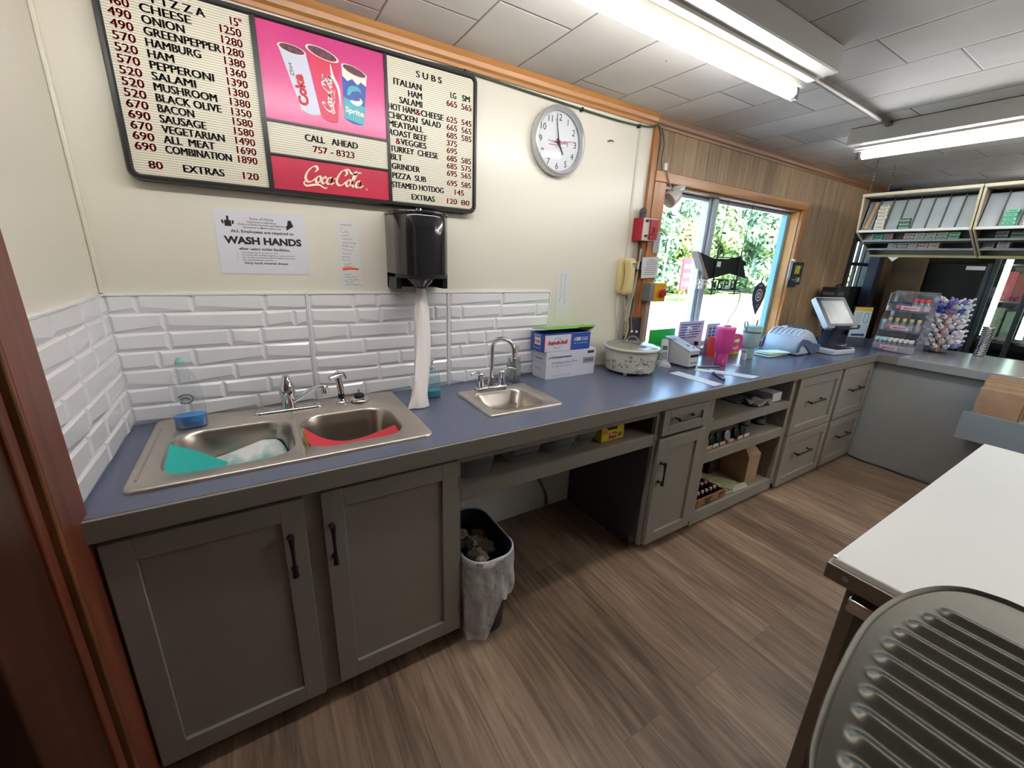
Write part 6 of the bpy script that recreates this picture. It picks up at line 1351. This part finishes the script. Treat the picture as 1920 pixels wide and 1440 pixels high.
def mini(kind, loc, label, grp):
    cfg = {'white': ('e7e2da', 'd79a6c', .042), 'gold': ('d2b670', 'c9b9a0', .045), 'teal': ('bfe0e0', '6fb9c4', .040), 'red': ('d93a4a', 'e6d9d6', .045)}[kind]
    if kind not in MINI:
        o = bpy.data.objects.new('miniature_bottle', None); C.objects.link(o); o.location = loc; OFF[o.name] = Vector(loc); T_ = Matrix.Translation(loc)
        MB().lathe([(.0155, 0), (.017, .003), (.017, .058), (.009, .076), (.008, .082)], (0, 0, 0), 14).move(T_).build('glass', clear('mini glass', (.85, .88, .9), .12, .05, .3, 'd9dfe2'), o, angle=60)
        MB().lathe([(.0173, .010), (.0173, .050)], (0, 0, 0), 14, cap0=False, cap1=False).move(T_).build('label_wrap', mat('mini label '+kind, cfg[1], .5), o)
        MB().lathe([(.0125, .078), (.0130, .100), (.010, .104)], (0, 0, 0), 14).move(T_).build('cap', mat('mini cap '+kind, cfg[0], .35), o); MINI[kind] = o
    else: o = dup(MINI[kind], loc)
    return tag(o, label, 'miniature bottle', grp)
gm = 'miniature bottles in the acrylic display'; nth = ['first', 'second', 'third', 'fourth', 'fifth', 'sixth']
for r in range(2):
    for k in range(5): mini('white', (tiers[0][0]+.025+.036*r, -.625-.033*k, ZC+.0065), f'{nth[k]} white-capped miniature in the {["front", "second"][r]} row of the lowest tier, counted from the window', gm)
    for k in range(3): mini('teal', (tiers[0][0]+.025+.036*r, -.537-.028*k, ZC+.0065), f'{nth[k]} teal miniature in the {["front", "second"][r]} row at the window end of the lowest tier', gm)
for k in range(5): mini('gold', (tiers[1][0]+.025, -.575-.046*k, tiers[1][1]+.0065), f'{nth[k]} gold-capped miniature on the middle tier, counted from the window', gm)
for r in range(2):
    for k in range(3): mini('red', (tiers[2][0]+.025+.034*r, -.690-.036*k, tiers[2][1]+.0065), f'{nth[k]} red-capped miniature in the {["front", "second"][r]} row of the top tier, counted from the window', gm)
for k, (y, w_, c_, lab) in enumerate(((-.560, .022, '14151c', 'black miniature carton at the window end of the top tier'), (-.595, .012, '1c2a78', 'blue miniature carton second on the top tier'), (-.642, .024, '1a2350', 'wide navy miniature carton in the middle of the top tier'))):
    tag(MB().box(tiers[2][0]+.008, y-w_, tiers[2][1]+.0065, tiers[2][0]+.05, y+w_, tiers[2][1]+.075).build('miniature_carton', mat('carton '+c_, c_, .3), None, loc=(tiers[2][0], y, tiers[2][1]), bevel=.002), lab, 'carton')
tag(MB().box(tiers[1][0]+.002, -.555, tiers[1][1]+.0065, tiers[1][0]+.05, -.533, tiers[1][1]+.09).build('miniature_carton', mat('pale carton', 'b8ccd6', .4), None, loc=(tiers[1][0], -.545, tiers[1][1])), 'pale narrow carton at the window end of the middle tier', 'carton')
tag(MB().box(tiers[0][0]-.004, -.795, ZC+.0065, tiers[0][0]+.002, -.61, ZC+.056).build('price_card', mat('printed pale card', 'd9c9c8', .5, noise=(50, .15)), None, loc=(tiers[0][0], -.7, ZC)), 'pale printed card in front of the white-capped miniatures', 'card')

t = thing('lollipop_stand', 'dark base and pink core of the lollipop tree in the worktop corner', 'sweet stand', (5.27, -.845, ZC))
MB().lathe([(.06, 0), (.06, .008), (.03, .012)], (5.27, -.845, ZC), 24).build('base', black_m, t)
MB().lathe([(.013, .01), (.016, .05), (.018, .36), (.014, .40)], (5.27, -.845, ZC), 16).build('core', mat('salmon core', 'c98f7c', .6), t)
LP = {}
def lolly(kind, loc, rot, label):
    if kind not in LP:
        o = bpy.data.objects.new('lollipop', None); C.objects.link(o); o.location = loc; OFF[o.name] = Vector(loc); T_ = Matrix.Translation(loc)
        MB().cyl((0, 0, 0), (0, 0, .085), .0022, n=6).move(T_).build('stick', mat('paper stick', 'dccfc4', .7), o)
        cc_ = {'white': ('ecebf4', .28), 'violet': ('8f83cc', .5), 'blue': ('3f4fae', .5), 'mint': ('cfeae3', .3), 'rose': ('e8cfdc', .35)}[kind]
        b = MB().lathe([(.003, .062), (.013, .068), (.0186, .080), (.0186, .092), (.013, .103), (.0045, .110), (.010, .122), (.008, .130)], (0, 0, 0), 12)
        rr = random.Random(3)
        b.v = [p+Vector((rr.uniform(-.001, .001), rr.uniform(-.001, .001), 0)) for p in b.v]
        b.move(T_).build('wrapped_sweet', mat('wrapper '+kind, cc_[0], .25, noise=(90, cc_[1])), o, angle=40); LP[kind] = o
    else: o = dup(LP[kind], loc)
    o.rotation_euler = rot; return tag(o, label, 'lollipop', 'wrapped lollipops on the tree in the corner')
rq = random.Random(33); lev = ['lowest', 'second', 'third', 'fourth', 'fifth', 'sixth', 'seventh', 'eighth', 'ninth', 'top']
for j in range(10):
    for i in range(10):
        a = 2*PI*(i+.5*(j % 2))/10; el = math.radians(26+1.5*j+rq.uniform(-4, 4)); z = ZC+.030+j*.038
        d = Vector((math.cos(a)*math.cos(el), math.sin(a)*math.cos(el), math.sin(el))); p = Vector((5.27, -.845, z))+Vector((math.cos(a), math.sin(a), 0))*(.0172+.010*rq.random())
        kind = (rq.choice(['violet', 'blue', 'violet', 'white', 'mint', 'white']) if j > 6 else rq.choice(['white', 'white', 'rose', 'mint', 'white', 'white', 'violet']))
        side = 'towards the window' if math.sin(a) > .5 else 'towards the table' if math.sin(a) < -.5 else 'facing the room' if math.cos(a) < 0 else 'facing the coolers'
        q = Vector((0, 0, 1)).rotation_difference(d)
        lolly(kind, p, q.to_euler(), f'{kind} wrapped lollipop {side} on the {lev[j]} ring of the sweet tree')

# ------------------------------------------------------------------ beyond the return counter
post_m = planks_mat('old brown post', .2, 3, [(.3, '4a3a28'), (.5, '6b573d'), (.7, '7d6849')], 'Z', .6, .3, 1.0, .2)
tag(MB().box(6.02, -.40, 0, 6.14, -.16, H).build('wooden_post', post_m, None, loc=(6.08, -.3, 0), bevel=.004), 'brown wooden post between the entry door and the black cooler', 'post')
tag(MB().box(5.86, -.10, 0, 5.98, -.012, H).build('door_jamb_post', mat('dark blue grey post', '2a2f3e', .4), None, loc=(5.92, -.05, 0), bevel=.003), 'dark blue-grey upright beside the entry door', 'post')
t = thing('black_cooler', 'solid black upright cooler behind the acrylic display with a white label at its top edge', 'cooler', (6.3, -.60, 0))
MB().box(6.15, -.80, 0, 6.75, -.40, 1.66).build('cabinet', mat('gloss black cooler', '06070a', .3, spec=.3), t, bevel=.008)
MB().box(6.146, -.838, 0, 6.19, -.80, 1.66).build('door_edge', mat('grey blue edge', '4a5058', .3), t, bevel=.003)
MB().box(6.1485, -.795, 1.60, 6.15, -.67, 1.635).build('label_plate', white_p, t)
t = thing('glass_door_cooler', 'glass-door drinks cooler with a bright vertical light strip and red cartons, behind the sweets', 'cooler', (6.4, -1.2, 0))
cb = mat('black cooler frame', '101114', .3); MB().box(6.75, -1.9, 0, 6.80, -.86, 2.0).box(6.15, -.885, 0, 6.80, -.86, 2.0).box(6.15, -1.9, 0, 6.80, -1.875, 2.0).box(6.15, -1.9, 1.94, 6.80, -.86, 2.0).box(6.15, -1.9, 0, 6.80, -.86, .12).build('cabinet', cb, t)
b = MB()
for y in (-.862, -1.095, -1.375, -1.875): b.box(6.12, y-.018, .1, 6.15, y+.018, 1.96)
b.build('door_frame', mat('dark green-grey door frame', '3a4446', .3, .3), t, bevel=.003)
MB().box(6.125, -1.9, .12, 6.129, -.87, 1.94).build('pane', clear('cooler glass', (.75, .8, .78), .12, .02), t, smooth=False)
led = mat('cool light strip', 'f2fff4', .5, emit=('eafff0', 4.0))
for y in (-.925, -1.145): MB().cyl((6.165, y, 1.02), (6.165, y, 1.70), .022).build('light_strip', led, t)
b = MB()
for z in (.62, 1.0, 1.34, 1.66): b.box(6.2, -1.87, z-.012, 6.74, -.89, z)
b.build('shelf', mat('cooler wire shelf', '8d9294', .4, .5), t)
for i, (y0, z0, h, c_, lab) in enumerate(((-.965, 1.34, .26, 'a8283a', 'crimson drink carton high in the glass-door cooler'), (-1.03, 1.34, .24, '8d2430', 'dark red drink carton next to the crimson one in the glass-door cooler'), (-.965, 1.0, .28, '6b6f5a', 'olive grey drink carton on the middle cooler shelf'), (-1.04, 1.0, .25, '7f8a7c', 'grey-green drink carton on the middle cooler shelf'), (-1.21, 1.34, .24, '2f4a78', 'blue drink carton in the second bay of the glass-door cooler'), (-1.21, 1.0, .25, 'a34a2c', 'orange-brown drink carton in the second bay of the cooler'))):
    tag(MB().box(6.24, y0-.03, z0+.0005, 6.34, y0+.03, z0+h).build('drink_carton', mat('carton '+c_, c_, .4), None, loc=(6.29, y0, z0), bevel=.003), lab, 'drink carton', 'cartons in the glass-door cooler')
t = thing('lid_dispenser', 'ribbed chrome stack of lids standing on the return counter towards the table', 'lid stack', (5.47, -1.055, ZC))
for k in range(14): MB().lathe([(.030, 0), (.038, .006), (.038, .010), (.030, .016)], (5.47+.0016*k, -1.055, ZC+.0025+.017*k), 20).build('lid_ring', chrome, t)

# ------------------------------------------------------------------ white-topped table and ribbed tray stand
t = thing('prep_table', 'stainless prep unit with white cutting-board top standing across from the worktop', 'table', (2.15, -2.0, 0))
ss = mat('dark stainless side', '857a70', .42, .8, noise=(3, .1), stretch=(1, 1, .1))
MB().box(1.486, -2.55, .882, 2.820, -1.570, .902).build('white_top', mat('white cutting board', 'e9e8e2', .42, noise=(2, .02)), t, bevel=.003)
MB().box(1.480, -2.56, .845, 2.828, -1.564, .886).build('rim', ss, t, bevel=.003)
MB().cyl((1.4795, -1.605, .868), (1.4770, -1.605, .868), .007).cyl((1.490, -1.574, .9), (1.490, -1.574, .9045), .004).build('rivet', chrome, t)
MB().box(1.530, -2.53, .10, 2.79, -1.60, .845).build('cabinet', ss, t, bevel=.004)
MB().box(1.515, -2.45, .14, 1.530, -1.63, .80).build('side_door', mat('stainless door', '6b625a', .3, .9), t, bevel=.004)
MB().box(1.50, -1.75, .78, 1.528, -1.615, .815).build('door_pull', chrome, t, bevel=.004)
for x in (1.58, 2.74):
    for y in (-2.48, -1.65): MB().cyl((x, y, 0), (x, y, .10), .022).build('leg', black, t)

t = thing('ribbed_tray_stand', 'round-cornered ribbed steel tray on a stand in the near foreground by the white-topped table', 'tray stand', (1.11, -2.05, 0))
ZR = 1.00
# outline of the tray: a gently bowed long side and round corners
half = [(.765, -2.05), (.770, -1.93), (.800, -1.835), (.835, -1.788), (.882, -1.760), (.941, -1.743), (1.044, -1.725), (1.177, -1.711), (1.286, -1.717), (1.370, -1.738), (1.423, -1.767), (1.447, -1.802), (1.455, -1.850), (1.457, -2.05)]
curve = [(p.x, p.y) for p in catmull([(x, y, 0) for x, y in half], 8)]
outer = curve+[(x, -4.10-y) for x, y in curve[-2:0:-1]]
TCX, TCY = 1.11, -2.05
b = MB(); loops = []
for ins, dz in ((0, -.004), (-.0025, .001), (-.0012, .005), (.002, .004), (.007, .0)):
    L = []
    for x, y in outer:
        d = Vector((x-TCX, y-TCY)); L.append((x-d.x/d.length*ins, y-d.y/d.length*ins, ZR+dz))
    loops.append(L)
b.loft([q[::-1] for q in loops])
xs0 = sorted(curve)
def top_y(x):
    for (xa, ya), (xb, yb) in zip(curve, curve[1:]):
        if min(xa, xb) <= x <= max(xa, xb) and abs(xb-xa) > 1e-9: return ya+(yb-ya)*(x-xa)/(xb-xa)
    return -2.05
pitch_, x_first = .0401, .925-.0401*3
def rib(x, y):
    """Height of the pressed ribs: rounded ridges running front to back with domed ends."""
    k = round((x-x_first)/pitch_); xe = x_first+k*pitch_
    if k < 0 or k > 13: return 0.
    e = top_y(xe)-.042-.012*max(0, (xe-1.18)/.15); e2 = -4.10-e
    dx = abs(x-xe); dy = max(0, y-e, e2-y); d = math.hypot(dx, dy)/.0195
    return .0075*(.5+.5*math.cos(d*PI)) if d < 1 else 0.
def col(u, v):
    x = .772+(1.450-.772)*u; t_ = top_y(x)-.006; return Vector((x, -4.10-t_+(2*t_+4.10)*v, ZR+rib(x, -4.10-t_+(2*t_+4.10)*v)))
b.grid(col, 300, 150)
o = b.build('tray_top', steel_dk, t, angle=80)
b = MB(); b.loft([[(TCX+(x-TCX)*.985, TCY+(y-TCY)*.985, z) for x, y in outer] for z in (ZR-.006, ZR-.003)], True, True); b.build('underside', black_m, t)
R_ = Matrix.Translation((TCX, TCY, 0))
MB().cyl((0, 0, .03), (0, 0, ZR-.006), .030).move(R_).build('column', black, t)
for k in range(4):
    a = PI/4+k*PI/2; MB().tube([(0, 0, .06), (.12*math.cos(a), .12*math.sin(a), .05), (.26*math.cos(a), .26*math.sin(a), .012)], [.020, .018, .012], 10).move(R_).build('leg', black, t)
# ------------------------------------------------------------------ lamps
tube_m = mat('lit fluorescent tube', 'fff8ee', .5, emit=('fbfaf9', TUBE_STRENGTH)); hous = mat('white lamp housing', 'c9c8c2', .4); endc = mat('grey tube end', '8a8a88', .3, .7)
def fixture(name, p0, p1, label, side):
    """Bare-tube strip fixture on the ceiling from p0 to p1 (x, y); side: unit offset of the tube from the housing."""
    a, c = Vector((*p0, 0)), Vector((*p1, 0)); d = (c-a).normalized(); nrm = Vector((*side, 0))
    t = thing(name, label, 'ceiling lamp', ((p0[0]+p1[0])/2, (p0[1]+p1[1])/2, H))
    def bx(o0, o1, z0, z1, e0=0., e1=0.):
        q = [a+d*e0+nrm*o0, c-d*e1+nrm*o0, c-d*e1+nrm*o1, a+d*e0+nrm*o1]; return [(p.x, p.y, z0) for p in q], (0, 0, z1-z0)
    b = MB(); b.prism(*bx(-.075, .055, 2.242, H-.003)); b.build('housing', hous, t, bevel=.004)
    b = MB(); b.prism(*bx(.035, .060, 2.225, 2.243)); b.prism(*bx(-.01, .02, 2.232, 2.243, .02, .02)); b.build('reflector_lip', mat('lamp reflector', 'e2e0d8', .3), t, bevel=.002)
    ta, tc_ = a+d*.045+nrm*.062+Vector((0, 0, 2.205)), c-d*.045+nrm*.062+Vector((0, 0, 2.205))
    MB().cyl(ta, tc_, .0215, n=20).build('tube', tube_m, t)
    for q, s in ((a, 1), (c, -1)):
        e = q+nrm*.062
        MB().prism([(p.x, p.y, 2.185) for p in (e-nrm*.012+d*s*.012, e+nrm*.012+d*s*.012, e+nrm*.012+d*s*.030, e-nrm*.012+d*s*.030)], (0, 0, .06)).cyl(e+d*s*.030+Vector((0, 0, 2.205)), e+d*s*.046+Vector((0, 0, 2.205)), .019).build('lamp_holder', endc, t)
    return t
fixture('strip_lamp', (-.02, -.855), (2.385, -.855), 'long bare-tube fluorescent lamp running above the worktop edge', (0, 1))
fixture('strip_lamp', (3.565, -.545), (3.565, -2.85), 'bare-tube fluorescent lamp set crosswise, nearer the cigarette racks', (1, 0))
fixture('strip_lamp', (5.9, -2.95), (5.9, -.95), 'added fluorescent fill lamp over the unseen shop floor beyond the return counter', (-1, 0))  # added fixture, fills the room with light from the shop side
fixture('strip_lamp', (3.0, -3.1), (5.4, -3.1), 'added unseen fluorescent fill lamp over the shop end, away from the tiled wall', (0, 1))  # added out of view to brighten the floor and cabinet fronts
t = thing('ceiling_conduit', 'grey-brown pipe along the ceiling joining the two fluorescent lamps', 'conduit', (2.95, -.735, 2.316))
MB().tube([(2.385, -.80, 2.305), (2.43, -.760, 2.312), (3.50, -.730, 2.314)], .0125, 10).build('pipe', mat('grey brown pipe', '77706b', .45, .2), t)
MB().lathe([(.020, 0), (.022, .012), (.014, .022)], (3.50, -.730, 2.305), 14).build('end_fitting', mat('pipe fitting', '6a635e', .4, .3), t)

# ------------------------------------------------------------------ outside
g = MB().box(-40, .14, -.36, 120, 11.5, -.30); struct(g.build('parking_lot', mat('pale asphalt', 'b3b0ab', .9, noise=(.6, .08)), smooth=False))
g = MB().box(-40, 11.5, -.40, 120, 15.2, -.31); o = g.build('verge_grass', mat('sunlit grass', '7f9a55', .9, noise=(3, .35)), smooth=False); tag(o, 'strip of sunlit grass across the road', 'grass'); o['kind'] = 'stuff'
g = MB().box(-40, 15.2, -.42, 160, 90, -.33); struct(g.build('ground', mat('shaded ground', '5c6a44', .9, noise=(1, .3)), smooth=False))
bark = mat('tree bark', '6a5a48', .9)
def leaf_mat(name, a, c_, d):
    mt = bpy.data.materials.new(name); n, l, pb = nodes_of(mt); oi = n.new('ShaderNodeObjectInfo'); tc = n.new('ShaderNodeTexCoord'); nz = n.new('ShaderNodeTexNoise'); nz.inputs['Scale'].default_value = .9; nz.inputs['Detail'].default_value = 5
    l.new(tc.outputs['Object'], nz.inputs['Vector']); l.new(ramp(n, l, nz.outputs['Fac'], [(.35, a), (.5, c_), (.65, d)]), pb.inputs['Base Color']); pb.inputs['Roughness'].default_value = .7
    return mt
leafs = [leaf_mat('leaves green', '4f6f48', '7f9c68', 'a3ad78'), leaf_mat('leaves yellow green', '6a8552', '98a568', 'b9ae74'), leaf_mat('leaves dark', '43634a', '64866a', '88a078')]
def tree_proto(k, loc, hgt, wd):
    r = random.Random(40+k); t = thing('roadside_tree', '', 'tree', loc)
    MB().tube(catmull([Vector(loc)+Vector((0, 0, -.1)), Vector(loc)+Vector((.1, .1, hgt*.3)), Vector(loc)+Vector((-.1, 0, hgt*.6))], 4), [.16, .14, .13, .12, .11, .10, .09, .08, .07], 8).build('trunk', bark, t)
    b = MB()
    for _ in range(40):
        an_, rr_ = r.uniform(0, 2*PI), wd*.34*math.sqrt(r.random()); zz = hgt*(.10+.82*r.random()); rr_ *= 1-.45*max(0, zz/hgt-.6)/.4
        c0_ = Vector((rr_*math.cos(an_), rr_*math.sin(an_), zz)); rad_ = wd*r.uniform(.15, .22)
        for _ in range(170):
            d = Vector((r.gauss(0, 1), r.gauss(0, 1), r.gauss(0, 1))).normalized(); p = Vector(loc)+c0_+d*rad_*r.uniform(.7, 1.05)
            u_ = d.orthogonal().normalized(); v_ = d.cross(u_); an = r.uniform(0, PI); s = r.uniform(.12, .22); tilt = d*r.uniform(-.6, .6)
            uu = (u_*math.cos(an)+v_*math.sin(an)+tilt)*s; vv = (v_*math.cos(an)-u_*math.sin(an))*s*.6
            b.add([p-uu, p-vv, p+uu, p+vv], [(0, 1, 2, 3)])
    b.build('foliage', leafs[k], t, smooth=False); return t
spots = []; cnt = ['first', 'second', 'third', 'fourth', 'fifth', 'sixth', 'seventh', 'eighth', 'ninth', 'tenth', 'eleventh', 'twelfth']
for k in range(10): spots.append((14.6+4.05*k, 17.6+.5*math.sin(2.3*k), 3.9+.40*k+.35*math.sin(4*k), (0, 1, 2)[(k*5+1) % 3], f'{cnt[k]} tree of the front row across the road, counted from the red alarm box side'))
for k in range(10): spots.append((16.6+4.3*k, 22.6+.4*math.sin(3.1*k), 4.6+.62*k+.3*math.sin(5*k), (2, 0, 2, 1)[k % 4], f'{cnt[k]} tree of the back row across the road, counted from the red alarm box side'))
protos = {}
for k, (x, y, hgt, kind, lab) in enumerate(spots):
    if kind not in protos: o = tree_proto(kind, (x, y, -.33), 5.0, 3.9); protos[kind] = o; o.scale = (1.0, 1.0, hgt/5.0)
    else: o = dup(protos[kind], (x, y, -.33), (0, 0, k*1.7), scale=(1.0, 1.0, hgt/5.0))
    o['label'] = lab; o['group'] = 'trees across the road'
b = MB().tube([(18.62, 12.6, -.31), (18.45, 12.6, 1.2), (18.55, 12.6, 3.0)], .05, 8); tag(b.build('pale_pole', mat('pale pole', 'd6dcdc', .6), None, loc=(18.6, 12.6, -.31)), 'thin pale pole standing on the verge across the road', 'pole')
t = thing('roadside_sign', 'red and white roadside sign board across the road behind the bow-tie sign', 'sign', (20.6, 12.4, -.31))
MB().box(19.6, 12.35, .35, 21.6, 12.42, 1.95).build('board', mat('red roadside board', 'c23040', .5), t)
b = MB()
for z, w_ in ((1.55, 1.5), (1.1, 1.2), (.65, 1.6)): b.box(19.75, 12.34, z-.12, 19.75+w_, 12.35, z+.08)
b.build('panel_print', print_w, t)
for x in (19.75, 21.45): MB().box(x-.05, 12.42, -.31, x+.05, 12.50, 1.9).build('post', bark, t)
